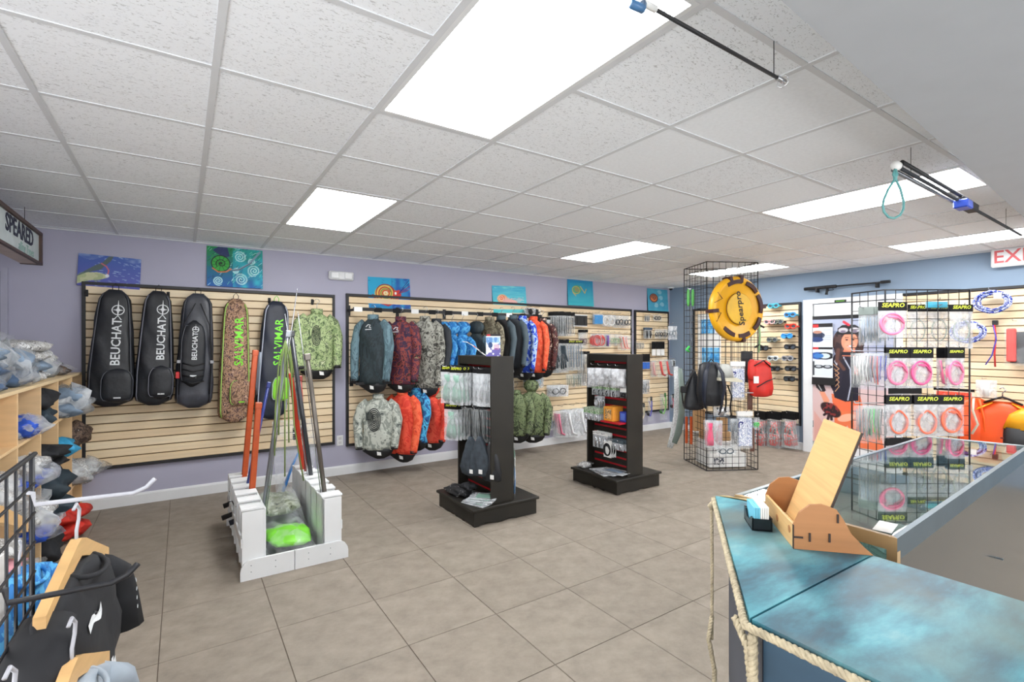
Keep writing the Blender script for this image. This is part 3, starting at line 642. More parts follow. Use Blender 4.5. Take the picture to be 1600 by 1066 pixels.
# ------------------------------------------------------------------ wetsuit jackets
def jacket(label, loc, rz, h, w, body, sleeve=None, hood=False, tail=None, group='wetsuit jackets on the upper rail', logo=None, chest=None, seed=0, hanger=True, slw=1.0, name='wetsuit_jacket', cat='jacket', sleeve_bend=0.0, dep=0.075):
    """origin at the neck; front faces -y"""
    t = thing(name, label, cat, loc, rz, group); rd = random.Random(seed)
    sh = w / 2
    rows = [(-0.0, 0, 0, .052, .045), (-.02, 0, 0, .065, .05), (-.05, 0, 0, sh * .55, .056), (-.085, 0, 0, sh * .76, dep * .85), (-.14, 0, 0, sh * .86, dep)]
    for i in range(1, 13):
        s = i / 12; rows.append((-.14 - s * (h - .14), rd.uniform(-.004, .004), 0, sh * (.86 - .07 * math.sin(s * PI) + .02 * rd.random()), dep * (1 + .1 * math.sin(s * 9 + seed))))
    bo = MB().loft(rows, 28, 2.3, .09, seed).build('torso', body, t, smooth=True)
    for sx in (-1, 1):
        P_ = [(sx * sh * .50, 0, -.065), (sx * sh * .84, -.005, -.115), (sx * (sh * 1.04), -.02, -h * .42), (sx * (sh * 1.04 - .02 * sleeve_bend), -.035 - .03 * sleeve_bend, -h * .68), (sx * (sh * .99 - .03 * sleeve_bend), -.05 - .05 * sleeve_bend, -h * .95)]
        # resample
        Q = []; 
        for i in range(len(P_) - 1):
            for k in range(5):
                s = k / 5; Q.append([P_[i][j] * (1 - s) + P_[i+1][j] * s for j in range(3)])
        Q.append(list(P_[-1]))
        rr = [(.055 * slw * (.62 + .38 * min(1, i / 5)) * (1 - .38 * i / len(Q)) * (1 + .06 * math.sin(i * 1.9 + seed)), .062 * slw * (1 - .38 * i / len(Q))) for i in range(len(Q))]
        so = MB().tube(Q, rr, 14).build('sleeve', sleeve or body, t, smooth=True)
        cz = Q[-1]
        MB().tube([(cz[0], cz[1], cz[2] + .02), (cz[0], cz[1], cz[2] - .012)], .037 * slw, 12).build('cuff', blkr, so, smooth=True)
    if hood:
        MB().loft([(.0, 0, .0, .06, .05), (.04, 0, .005, .095, .075), (.09, 0, .01, .105, .085), (.13, 0, .012, .085, .07), (.155, 0, .014, .04, .04)], 22, 2.1, .06, seed).build('hood', body, t, smooth=True)
    else:
        MB().lathe([(.058, -.02), (.062, .0), (.06, .035), (.054, .037), (.05, 0)], 18).build('collar', sleeve or body, t, smooth=True)
    if tail is not False:
        MB().loft([(-h + .01, 0, 0, sh * .78, dep * .9), (-h - .02, 0, 0, sh * .8, dep * .9), (-h - .07, .02, 0, sh * .55, dep * .5), (-h - .10, .02, 0, sh * .25, dep * .4)], 18, 2.3, .1, seed + 1).build('waist_flap', tail or blkr, t, smooth=True)
        MB().add([(0.0, -dep * 1.05, -h - .01), (.045, -dep * 1.05, -h - .02), (.05, -dep * 1.05, -h - .055), (.005, -dep * 1.05, -h - .05)], [(0, 1, 2, 3)]).build('size_tag', card_w, t)
    if logo:
        m = MB().tube([(logo[3] - .035, 0, logo[4]), (logo[3] + .035, 0, logo[4] + .004)], .004, 5); conform(m, bo, .003).build('logo_bar', logo[2], t)
        e = MB().tube([(logo[3] - .03, 0, logo[4] + .03), (logo[3] - .005, 0, logo[4] + .055), (logo[3] + .02, 0, logo[4] + .05), (logo[3] + .01, 0, logo[4] + .025), (logo[3] + .03, 0, logo[4] + .02)], .005, 5); conform(e, bo, .003).build('emblem', logo[2], t)
    if chest:
        e = MB()
        for k in range(6):
            r0, r1 = 1 - k * .16, 1 - k * .16 - .09
            pts = [(chest[0] + chest[2] * rr_ * math.cos(a), 0, chest[1] + chest[3] * rr_ * math.sin(a)) for rr_ in (r0, max(.02, r1)) for a in [2 * PI * q / 26 for q in range(26)]]
            e.add(pts, [(q, (q + 1) % 26, 26 + (q + 1) % 26, 26 + q) for q in range(26)])
        conform(e, bo, .004).build('chest_pad', print_k, t)
    if hanger:
        hz = .155 if hood else .05
        hk = MB().tube([(0, 0, .0), (0, 0, hz + .03), (.012, 0, hz + .05), (.03, 0, hz + .065), (.02, 0, hz + .09), (-.005, 0, hz + .095), (-.02, 0, hz + .08)], .0028, 6)
        hk.build('hanger_hook', steel, t, smooth=True)
    return t
c_teal = camo_mat('teal_grass_print', [(52, 70, 78), (78, 102, 112), (104, 132, 142), (64, 86, 96)], 16, stretch=(1, 1, .35))
c_darkteal = camo_mat('dark_teal_print', [(30, 38, 42), (44, 56, 62), (36, 46, 50), (58, 72, 78)], 16, stretch=(1, 1, .35))
c_burg = camo_mat('burgundy_reef_print', [(34, 20, 26), (94, 38, 52), (52, 34, 62), (140, 62, 58), (46, 22, 30), (150, 130, 96)], 11)
c_grey = camo_mat('grey_reef_print', [(40, 40, 38), (112, 112, 104), (170, 170, 160), (66, 66, 62), (140, 138, 126)], 15)
c_blue = camo_mat('sea_blue_print', [(20, 70, 130), (40, 120, 190), (86, 170, 220), (26, 90, 160)], 15)
c_royal = camo_mat('royal_blue_print', [(22, 36, 110), (36, 74, 196), (170, 196, 232), (30, 52, 150)], 12)
c_orange = camo_mat('orange_print', [(170, 40, 26), (226, 78, 44), (238, 104, 66), (206, 60, 36)], 12)
c_red = camo_mat('red_orange_print', [(160, 30, 24), (216, 58, 40), (232, 84, 58), (190, 44, 32)], 12)
c_dots = camo_mat('maroon_speckle_print', [(38, 22, 24), (92, 42, 40), (48, 26, 28), (205, 180, 160)], 30, stops=[0, .42, .5, .6])
c_bluecamo = camo_mat('black_and_blue_print', [(18, 24, 34), (30, 90, 150), (70, 170, 215), (16, 30, 50)], 14)
c_green = camo_mat('army_green_print', [(40, 44, 34), (84, 98, 66), (124, 138, 98), (58, 66, 48), (156, 164, 128)], 12)
c_leaf = camo_mat('leaf_green_print', [(58, 74, 50), (128, 150, 100), (176, 192, 140), (88, 104, 72), (200, 206, 168)], 22)
c_rings = camo_mat('pale_reef_print', [(70, 78, 76), (140, 146, 138), (190, 194, 184), (100, 108, 104)], 14)
c_wood = camo_mat('bark_print', [(30, 26, 22), (96, 88, 72), (140, 134, 112), (54, 50, 42)], 20)
grey_neo = mat('grey_neoprene', (70, 84, 92), .7, bump=.2)
dk_neo = mat('dark_neoprene', (40, 44, 50), .7, bump=.2)

# camouflage jacket on slatwall panel one
p = onY(495, 484, BACK - .14)
jacket('leaf-green camouflage wetsuit jacket with a black ribbed chest pad, hung alone beside the blue bag', (p.x, p.y, p.z - .03), R(6), .62, .42, c_leaf, tail=blkr, chest=(-.03, -.25, .05, .11), group='wall-hung jackets', seed=3, sleeve_bend=.5, slw=1.05)

# upper rail with swivelling hangers
RY = BACK - .36
ra, rb = onY(552, 483, RY), onY(846, 494, RY); rz_ = (ra.z + rb.z) / 2
t = thing('garment_rail', 'upper black face-out garment rail carrying the wetsuit jackets', 'clothes rail', (0, 0, 0))
MB().box(ra.x, RY - .008, rz_ - .018, rb.x, RY + .008, rz_ + .018).build('bar', blkr, t)
for x in (ra.x + .04, ra.x + .62, ra.x + 1.24, rb.x - .04):
    MB().box(x - .012, RY, rz_ - .012, x + .012, BACK - .024, rz_ + .012).box(x - .02, BACK - .034, rz_ - .06, x + .02, BACK - .026, rz_ + .06).build('bracket', blkr, t)
for i, x in enumerate(np.linspace(ra.x + .05, rb.x - .1, 12)):
    MB().bbox(x - .045, RY - .014, rz_ - .03, x + .045, RY - .009, rz_ + .022, .002).build('price_strip', card_k if i % 3 else card_w, t)
def rail_spot(u, vtop, y): p = onY(u, vtop, y); return p
JX = [  # u centre, neck v, hem v, label, body, sleeve, hood, logo, extra
    (583, 497, 600, 'dark teal wetsuit jacket with a paler left sleeve, first on the upper rail', c_darkteal, c_teal, 0, (-.02, -.13), -48),
    (626, 500, 600, 'burgundy and purple reef-print wetsuit jacket with white logo', c_burg, c_burg, 0, (-.03, -.14), -45),
    (664, 499, 606, 'grey and white reef-print wetsuit jacket', c_grey, c_grey, 0, None, -44),
    (682, 503, 590, 'plain dark grey wetsuit jacket squeezed behind the reef-print one', dk_neo, dk_neo, 0, None, -58),
    (692, 506, 574, 'blue sea-print hooded jacket, first of the three blue ones', c_blue, c_blue, 1, None, -62),
    (706, 506, 574, 'blue sea-print hooded jacket, middle of the three blue ones', c_blue, c_blue, 1, None, -62),
    (722, 506, 574, 'blue sea-print hooded jacket, last of the three blue ones', c_blue, c_blue, 1, None, -62),
    (744, 505, 575, 'dark green hooded wetsuit jacket with a slumped hood', c_darkteal, c_teal, 1, None, -56),
    (765, 500, 575, 'black and bark-print wetsuit jacket behind the blue flyer', c_wood, c_wood, 0, None, -60),
    (783, 498, 575, 'black wetsuit jacket with slate grey sleeves beside the flyer', blkr, grey_neo, 0, None, -58),
    (801, 497, 575, 'black and slate wetsuit jacket with a raised seam, next to the royal blue one', dk_neo, grey_neo, 0, None, -55),
    (816, 498, 582, 'royal blue and white patterned wetsuit jacket', c_royal, c_royal, 0, None, -58),
    (833, 499, 582, 'bright orange wetsuit jacket on the upper rail', c_orange, c_orange, 0, None, -52),
    (847, 502, 578, 'maroon speckled wetsuit jacket at the end of the upper rail', c_dots, c_dots, 0, None, -52),
]
for i, (u, v0, v1, lab, bm_, sm_, hood, logo, an) in enumerate(JX):
    p = onY(u, v0, RY); q = onY(u, v1, RY)
    jacket(lab, (p.x, RY, p.z - (.13 if hood else .0)), R(an if i < 3 else an - 8), p.z - q.z - (.13 if hood else 0), .40, bm_, sm_, bool(hood), tail=None, seed=i * 3 + 1,
           logo=(None, 0, print_w, logo[0], logo[1]) if logo else None, sleeve_bend=.3, slw=1.05 if i < 3 else .82, dep=.07 if i < 3 else .048)
# lower rail
LY = BACK - .34
la_, lb_ = onY(556, 600, LY), onY(850, 592, LY); lz = la_.z
t = thing('garment_rail', 'lower black garment rail under the upper jackets', 'clothes rail', (0, 0, 0))
MB().box(la_.x, LY - .008, lz - .015, lb_.x, LY + .008, lz + .015).build('bar', blkr, t)
for x in (la_.x + .04, la_.x + .7, lb_.x - .05):
    MB().box(x - .012, LY, lz - .012, x + .012, BACK - .024, lz + .012).box(x - .02, BACK - .034, lz - .05, x + .02, BACK - .026, lz + .05).build('bracket', blkr, t)
LX = [
    (591, 618, 702, 'pale reef-print wetsuit jacket with a dark ringed chest pad, on the lower rail', c_rings, c_rings, 0, (-.03, -.24, .075, .13), -30, .42),
    (629, 612, 708, 'bright red-orange wetsuit jacket on the lower rail, next to the ringed one', c_red, c_orange, 0, None, -50, .40),
    (650, 608, 690, 'black wetsuit jacket with turquoise-blue patterned sleeve on the lower rail', c_bluecamo, c_bluecamo, 0, None, -66, .36),
    (673, 606, 690, 'red-orange hooded wetsuit jacket half hidden by clear packets', c_red, c_red, 1, None, -50, .40),
    (762, 606, 690, 'dark grey wetsuit jacket on the lower rail behind the black floor stand', dk_neo, dk_neo, 0, None, -50, .40),
    (806, 612, 680, 'army green camouflage jacket close behind the black floor stand', c_green, c_green, 0, None, -50, .42),
    (830, 600, 680, 'army green camouflage hooded jacket at the end of the lower rail', c_green, c_green, 1, None, -40, .46),
]
for i, (u, v0, v1, lab, bm_, sm_, hood, chest, an, ww) in enumerate(LX):
    p = onY(u, v0, LY); q = onY(u, v1, LY); dz = .10 if hood else .02
    jacket(lab, (p.x, LY, p.z - dz), R(an), p.z - q.z - dz, ww, bm_, sm_, bool(hood), seed=i * 5 + 2, chest=chest, group='wetsuit jackets on the lower rail', sleeve_bend=.6, slw=1.05)
# ------------------------------------------------------------------ wooden cubby shelf along the left
cub = mat('birch_ply', (222, 188, 142), 0.5, var=0.10, scale=2.5, stretch=(1, 1, 9))
cub_e = mat('birch_edge', (228, 202, 160), 0.5, var=0.05, scale=6)
CXF, CXB = -0.73, -1.08
t = thing('cubby_shelf', 'wide birch plywood cubby shelf heaped with bagged clothing', 'shelf', (0, 0, 0))
MB().bbox(CXB, 1.9, 1.215, CXF, 5.70, 1.235, .002).build('top_board', cub_e, t)
MB().box(CXB, 1.9, 0.0, CXB + .01, 5.70, 1.215).build('back_board', cub, t)
DY = [1.95, 2.45, 2.93, 3.42, 3.66, 4.18, 4.70, 5.22, 5.69]
DY = [2.10, 2.62, 3.14, 3.66, 4.18, 4.70, 5.22, 5.69]
dv = MB().bbox(CXB + .01, -.008, 0.0, CXF, .008, 1.215, .0015).mesh('divider', cub)
for y in DY: inst('divider', dv, t, (0, y, 0))
ZS = [0.02, 0.325, 0.63, 0.93]
for z in ZS:
    for y0, y1 in zip(DY[:-1], DY[1:]): MB().bbox(CXB + .01, y0 + .008, z - .008, CXF - .001, y1 - .008, z + .008, .0015).build('shelf_board', cub, t)

def crumple(name, label, cat, loc, size, m, parts=None, seed=0, group=None, flat=1.0, rz=0, wrap=None, amp=.16):
    """soft folded or bagged cloth resting on its base"""
    t = thing(name, label, cat, loc, rz, group)
    def blob(sx, sy, sz, sd, k=1.0, rows=9, seg=18):
        r_ = random.Random(sd); ph = [r_.uniform(0, 6.3) for _ in range(9)]; mb = MB(); vs = []
        for i in range(rows + 1):
            f_ = i / rows; z = f_ * sz; rad = math.sin(PI * min(.97, max(.06, .08 + .9 * f_))) ** .3
            for q in range(seg):
                an = 2 * PI * q / seg; c, s_ = math.cos(an), math.sin(an)
                w_ = 1 + amp * k * (math.sin(3*an + ph[0] + 3*f_) + .7 * math.sin(7*an + ph[1] - 7*f_) + .5 * math.sin(5*an + 11*f_ + ph[2]))
                x = sx/2 * rad * math.copysign(abs(c) ** .5, c) * w_; y = sy/2 * rad * math.copysign(abs(s_) ** .5, s_) * w_
                zz = z * (1 + (.12 * math.sin(4*an + ph[4]) + .10 * math.sin(9 * an + ph[5])) * (f_ > .5) * k)
                vs.append((x, y, max(0, zz)))
        fs = [(i*seg+q, i*seg+(q+1) % seg, (i+1)*seg+(q+1) % seg, (i+1)*seg+q) for i in range(rows) for q in range(seg)]
        fs += [tuple(range(seg))[::-1], tuple(rows*seg + q for q in range(seg))]
        return mb.add(vs, fs)
    ms = m if isinstance(m, (list, tuple)) else [m]; n = len(ms)
    for i, mm in enumerate(ms):
        b_ = blob(size[0] * (.96 - .04 * (i % 2)), size[1] * (.95 - .05 * (i % 3)), size[2] / n * 1.05, seed + i * 3)
        b_.xf(Matrix.Translation(((i % 2) * .01, (i % 3) * .008, size[2] / n * i))).build('folded_cloth', mm, t, smooth=True)
    if wrap:
        blob(size[0] * 1.1, size[1] * 1.1, size[2] * 1.08, seed + 40, 1.6, 8, 16).build('plastic_bag', wrap, t, smooth=True)
    return t
denim = mat('slate_blue_cloth', (72, 94, 124), .8, var=.4, scale=12, bump=.5)
denim2 = mat('pale_slate_cloth', (120, 138, 158), .8, var=.35, scale=12, bump=.5)
black_c = mat('black_cloth', (32, 33, 37), .8, var=.3, bump=.4)
royal = mat('royal_blue_cloth', (42, 84, 190), .7, var=.4, scale=14)
greyw = camo_mat('grey_white_cloth', [(120, 118, 116), (205, 205, 203), (160, 158, 155), (225, 226, 226), (80, 78, 78)], 26)
cyan_c = mat('cyan_cloth', (60, 160, 205), .7, var=.3)
red_c = mat('red_cloth', (196, 44, 30), .7, var=.35, scale=12, bump=.4)
dk_c = mat('dark_slate_cloth', (40, 54, 64), .7, var=.3, bump=.5)
brown_c = camo_mat('brown_mixed_cloth', [(40, 30, 28), (110, 90, 76), (60, 46, 40), (170, 160, 150)], 26)
yl = camo_mat('cream_yellow_cloth', [(220, 220, 190), (205, 205, 120), (235, 235, 230), (90, 80, 60)], 30)
TZ = 1.236; MXc = -0.89
crumple('folded_clothes', 'large heap of slate blue clothing in clear plastic, nearest on top of the cubbies', 'clothes', (MXc, 3.42, TZ), (.30, .62, .23), [denim, denim, denim2], seed=1, wrap=film_d, amp=.1)
crumple('folded_clothes', 'slate blue clothing in a milky bag lying in front of the striped grey stack', 'clothes', (MXc + .02, 3.99, TZ), (.28, .42, .20), [denim, denim2], seed=5, wrap=film_d, amp=.1)
crumple('folded_clothes', 'yellow and cream bagged shirts on the very top of the pile', 'clothes', (MXc - .05, 3.72, TZ + .225), (.22, .5, .08), [yl], seed=8, wrap=film, amp=.1)
crumple('folded_clothes', 'stack of grey and white patterned shirts on top of the cubbies', 'clothes', (MXc, 4.46, TZ), (.30, .36, .26), [greyw, denim2, greyw, greyw], seed=11, amp=.08)
crumple('folded_clothes', 'milky bag of pale grey cloth beside the patterned shirts', 'clothes', (MXc - .01, 4.83, TZ), (.26, .28, .20), [denim2, greyw], seed=15, wrap=film_d, amp=.1)
crumple('folded_clothes', 'small flat dark patterned bundle at the wall end of the cubby top', 'clothes', (MXc + .02, 5.25, TZ), (.24, .3, .07), [brown_c], seed=18, wrap=film, amp=.12)
def cub_item(bay, row, label, m, size, wrap=None, dx=0.0, dy=0.0, seed=0, name='bagged_garment', cat='clothes'):
    y = (DY[bay] + DY[bay+1]) / 2 + dy; z = ZS[row] + .0085
    return crumple(name, label, cat, (-.88 + dx, y, z), size, m, seed=seed, wrap=wrap, group='garments in the cubbies')
cub_item(3, 3, 'royal blue item in a clear bag, in the top cubby under the slate blue heap', [royal], (.26, .28, .11), film_d, .05, .06, 3)
cub_item(4, 3, 'black sacks stuffed in the top cubby, second from the wall', [dk_c, black_c], (.28, .34, .23), None, .04, -.02, 7)
cub_item(5, 3, 'white plastic bags with pale blue cloth spilling out of a top cubby', [denim2, denim2], (.30, .34, .20), film_d, .11, .0, 9)
cub_item(6, 3, 'milky bag bulging from the top cubby nearest the wall', [denim2], (.22, .30, .13), film_d, .11, .0, 13)
cub_item(4, 2, 'black neoprene bundle in the second row of cubbies', [black_c, black_c], (.32, .34, .16), None, .07, -.02, 17)
cub_item(5, 2, 'bright cyan garment in the second row of cubbies', [cyan_c], (.26, .26, .12), None, .08, .0, 21)
cub_item(6, 2, 'brown patterned gloves in the second row cubby by the wall', [brown_c], (.26, .28, .18), None, .10, .0, 23)
cub_item(3, 2, 'royal blue and white bag in the second row below the clear bag', [royal, greyw], (.30, .36, .16), film_d, .06, .06, 27)
cub_item(4, 1, 'dark slate sack filling a cubby in the third row', [dk_c, dk_c], (.34, .40, .26), None, .09, .0, 31)
cub_item(5, 1, 'pale cyan scrap of cloth in the third row of cubbies', [cyan_c], (.2, .2, .08), None, .04, .0, 33)
cub_item(6, 1, 'clear bag of white gear sticking out of the third row by the wall', [greyw], (.30, .32, .16), film_d, .13, -.02, 37)
cub_item(3, 1, 'royal blue bag in the third row behind the black wire grid', [royal, greyw], (.32, .36, .2), film_d, .08, .02, 39)
cub_item(4, 0, 'black bundle in the bottom row of cubbies', [black_c], (.3, .36, .15), None, .06, .05, 41)
cub_item(5, 0, 'bright red garment in the bottom row of cubbies', [red_c, red_c], (.32, .36, .22), None, .11, .02, 43)
cub_item(3, 0, 'white and blue bag in the bottom row of cubbies', [greyw], (.3, .34, .16), film_d, .05, .0, 45)
cub_item(2, 2, 'pale grey bag in the second row behind the wire grid', [greyw], (.3, .34, .16), film_d, .05, .0, 47)
cub_item(2, 1, 'pink and grey cloth in the third row behind the wire grid', [mat('pink_cloth', (214, 150, 160), .7, var=.3), greyw], (.3, .34, .17), None, .05, .0, 49)

# hanging framed sign at the far left
t = thing('hanging_sign', 'framed sign with dark capital letters hanging under the ceiling', 'sign', (-0.90, 4.34, 2.20))
SW, SH = 1.48, 0.235
MB().box(-.10, -SW/2, -SH/2, -.002, SW/2, SH/2).build('sign_box', mat('pale_pink_board', (205, 190, 186), .7), t)
MB().box(-.002, -SW/2 + .02, -SH/2 + .02, .004, SW/2 - .02, SH/2 - .02).build('sign_face', mat('sign_face_grey', (196, 206, 208), .6), t)
fr = MB()
fr.box(-.10, -SW/2 - .02, -SH/2 - .005, .02, -SW/2 + .02, SH/2 + .005).box(-.10, SW/2 - .02, -SH/2 - .005, .02, SW/2 + .02, SH/2 + .005).box(-.10, -SW/2, SH/2 - .02, .02, SW/2, SH/2 + .005).box(0, -SW/2, -SH/2 - .005, .02, SW/2, -SH/2 + .012)
fr.build('frame', mat('dark_stained_wood', (78, 58, 50), .5, var=.15), t)
FX = Matrix.Rotation(R(90), 4, 'Z') @ XZ       # lettering facing +x, reading towards +y
text_mb('SPEARED', .155, .002, 1.1, 0, .003).xf(Matrix.Translation((.006, .21, .03)) @ FX).build('lettering', mat('dark_blue_letters', (34, 36, 60), .6), t)
text_mb('alling Types', .085, .002, 1.0, .2).xf(Matrix.Translation((.006, .36, -.065)) @ FX).build('small_lettering', mat('faint_green_letters', (150, 178, 172), .6), t)
for y in (-.6, .6): MB().tube([(-.05, y, SH/2), (-.05, y, CEIL - 2.20 - .004)], .002, 5).build('hanging_wire', wire_m, t)

# ------------------------------------------------------------------ wire grid with shirts, close at the left
GX, GZ = -0.33, 1.19
rod = lambda L_, r_=.0028: MB().tube([(0, 0, 0), (0, 0, L_)], r_, 6).mesh('wire', wire_m, True)
def grid_panel(t, w, h, M, r_=.0028, pitch=.0762, frame=.005, nx=None):
    """wires of a w x h gridwall panel; M maps local x (across), z (up)"""
    nx = nx or int(round(w / pitch)); nz = int(round(h / pitch)); px, pz = w / nx, h / nz
    mv, mh = rod(h, r_), rod(w, r_); mvf, mhf = rod(h, frame), rod(w, frame)
    for i in range(nx + 1):
        o = inst('wire', mvf if i in (0, nx) else mv, t); o.matrix_local = M @ Matrix.Translation((i * px, 0, 0))
    for k in range(nz + 1):
        o = inst('wire', mhf if k in (0, nz) else mh, t); o.matrix_local = M @ Matrix.Translation((0, r_ * 1.6, k * pz)) @ Matrix.Rotation(R(90), 4, 'Y')
t = thing('grid_rack', 'black wire grid rack with hanging shirts, closest to the camera', 'display rack', (GX, 0, 0))
grid_panel(t, .61, GZ - .02, Matrix.Translation((0, 1.79, .02)) @ Matrix.Rotation(R(-90), 4, 'Z'), .0035, frame=.006)
MB().bbox(-.25, 1.18, 0, .25, 1.21, .025, .004).bbox(-.25, 1.76, 0, .25, 1.79, .025, .004).build('foot', blkr, t)
def arm(t, y, z, L_, m, r_=.006):
    return MB().tube([(-.01, y, z + .035), (.008, y, z + .03), (.012, y, z), (L_ - .05, y, z - .004), (L_ - .02, y, z + .008), (L_, y, z + .03)], r_, 8).build('display_arm', m, t, smooth=True)
arm(t, 1.757, 1.062, .265, steel_w); arm(t, 1.514, .912, .24, wire_m, .007)
arm(t, 1.70, .74, .14, wire_m)

def tee(t, body, w, h, seed=0, neck=True):
    """short-sleeved shirt hanging in the local xz plane, neck at the origin, facing -y"""
    sh = w / 2; rows = [(-.0, 0, 0, .075, .03), (-.025, 0, 0, sh * .62, .035), (-.055, 0, 0, sh * .92, .04), (-.10, 0, 0, sh, .045)]
    for i in range(1, 9): s = i / 8; rows.append((-.10 - s * (h - .10), 0, .01 * math.sin(s * 6 + seed), sh * (.96 + .03 * s), .045 + .02 * s))
    b = MB().loft(rows, 30, 2.2, .16, seed).build('shirt_body', body, t, smooth=True)
    for sx in (-1, 1):
        MB().tube([(sx * sh * .7, 0, -.07), (sx * sh * 1.0, 0, -.12), (sx * sh * 1.12, 0, -.2), (sx * sh * 1.18, -.005, -.31)], [(.05, .035), (.068, .045), (.078, .045), (.085, .045)], 14).build('sleeve', body, t, smooth=True)
    MB().tube([(.075 * math.cos(a_), -.015 + .045 * math.sin(a_), -.005 - .02 * (math.sin(a_) < 0) * -math.sin(a_)) for a_ in [2*PI*k/20 for k in range(20)]], .007, 6, closed=True).build('neckband', body, t, smooth=True)
    return b
def wood_hanger(label, loc, rz, m=None, hook=None, drop=.10, w=.42, hz=.14):
    t = thing('wooden_hanger', label, 'hanger', loc, rz, 'wooden hangers on the wire grid')
    pts = [(-w/2, -.085), (-w/4, -.03), (-.03, .01), (0, .02), (.03, .01), (w/4, -.03), (w/2, -.085)]
    up = [(x, z + .028) for x, z in pts]; lowr = [(x, z - (.012 if abs(x) > .1 else .02)) for x, z in pts]
    MB().prism(up + lowr[::-1], -.012, .012, 'y').build('shoulder_bar', m or bamb, t)
    MB().tube([(0, 0, .03), (0, 0, .07), (.015, 0, .095), (.02, 0, .12), (.0, 0, .14), (-.02, 0, .13)], .0042, 8).build('hook', hook or steel_w, t, smooth=True)
    return t
# black tee on the upper arm
HA = R(80)      # hanger plane direction
hl = Vector((-.235, 1.745, 1.062 - .15))
wood_hanger('light wooden hanger with a white hook holding the black shirt', hl, HA)
ts = thing('tee_shirt', 'black tee shirt with white prints on a wooden hanger, close to the camera', 'shirt', hl + Vector((.0, 0, -.02)), HA, 'shirts on the wire grid')
bt = mat('black_jersey', (30, 31, 35), .85, var=.2, bump=.3)
# the photographed side faces +x: local -y rotated by 80 deg points to +x
b = tee(ts, bt, .44, .62, 3)
for s_, sz, x_, z_ in (('/\\/', .07, .02, -.33), ('//', .06, .08, -.36), ('~', .14, -.04, -.13)):
    conform(text_mb(s_, sz, .001, 1.3, 0, .004).xf(Matrix.Translation((x_, 0, z_)) @ XZ), b, .003).build('white_print', print_w, ts)
conform(MB().tube([(-.02, 0, -.36), (.03, 0, -.33), (.09, 0, -.32), (.10, 0, -.38)], .008, 5), b, .002).build('white_print', print_w, ts)
slv = [ch for ch in ts.children if ch.name.startswith('sleeve')][-1]
for k in range(4): conform(MB().tube([(.235, 0, -.16 - .028 * k), (.275, 0, -.165 - .028 * k)], .007, 5), slv, .002).build('white_print', print_w, ts)
ts2 = thing('printed_jersey', 'bright blue sea-print shirt hanging behind the black wires', 'shirt', (-.40, 2.02, .80), R(84), 'shirts on the wire grid')
tee(ts2, c_blue, .50, .66, 5)
MB().tube([(0, 0, -.03), (0, 0, .05), (.02, 0, .08), (0, 0, .10)], .004, 6).build('hanger_hook', steel_w, ts2, smooth=True)
h2 = Vector((-.21, 1.50, 0.912 - .20))
wood_hanger('wooden hanger at the bottom edge hung on the black arm', h2, HA)
ts3 = thing('tee_shirt', 'pale grey tee shirt at the bottom edge on the black arm', 'shirt', h2 + Vector((.0, 0, -.02)), HA, 'shirts on the wire grid')
tee(ts3, mat('pale_grey_jersey', (150, 160, 170), .85, var=.1), .44, .6, 6)
wood_hanger('wooden hanger in the lowest corner beside the wire grid', (-.27, 1.30, .73), HA)
wood_hanger('empty wooden hanger behind the black wires of the grid', (-.44, 1.95, .98), R(84))
for i, (y, z) in enumerate(((1.62, .98), (1.40, .99))):
    t_ = thing('folded_brochure', ['white hang tag sleeve tucked behind the wire grid', 'pink and white tag sleeve tucked behind the wire grid'][i], 'tag', (-.36, y, z - .1), R(80))
    MB().bbox(-.04, -.002, -.06, .04, .002, .10, .001).build('card', card_w if i == 0 else mat('pink_card', (225, 170, 185), .6), t_)
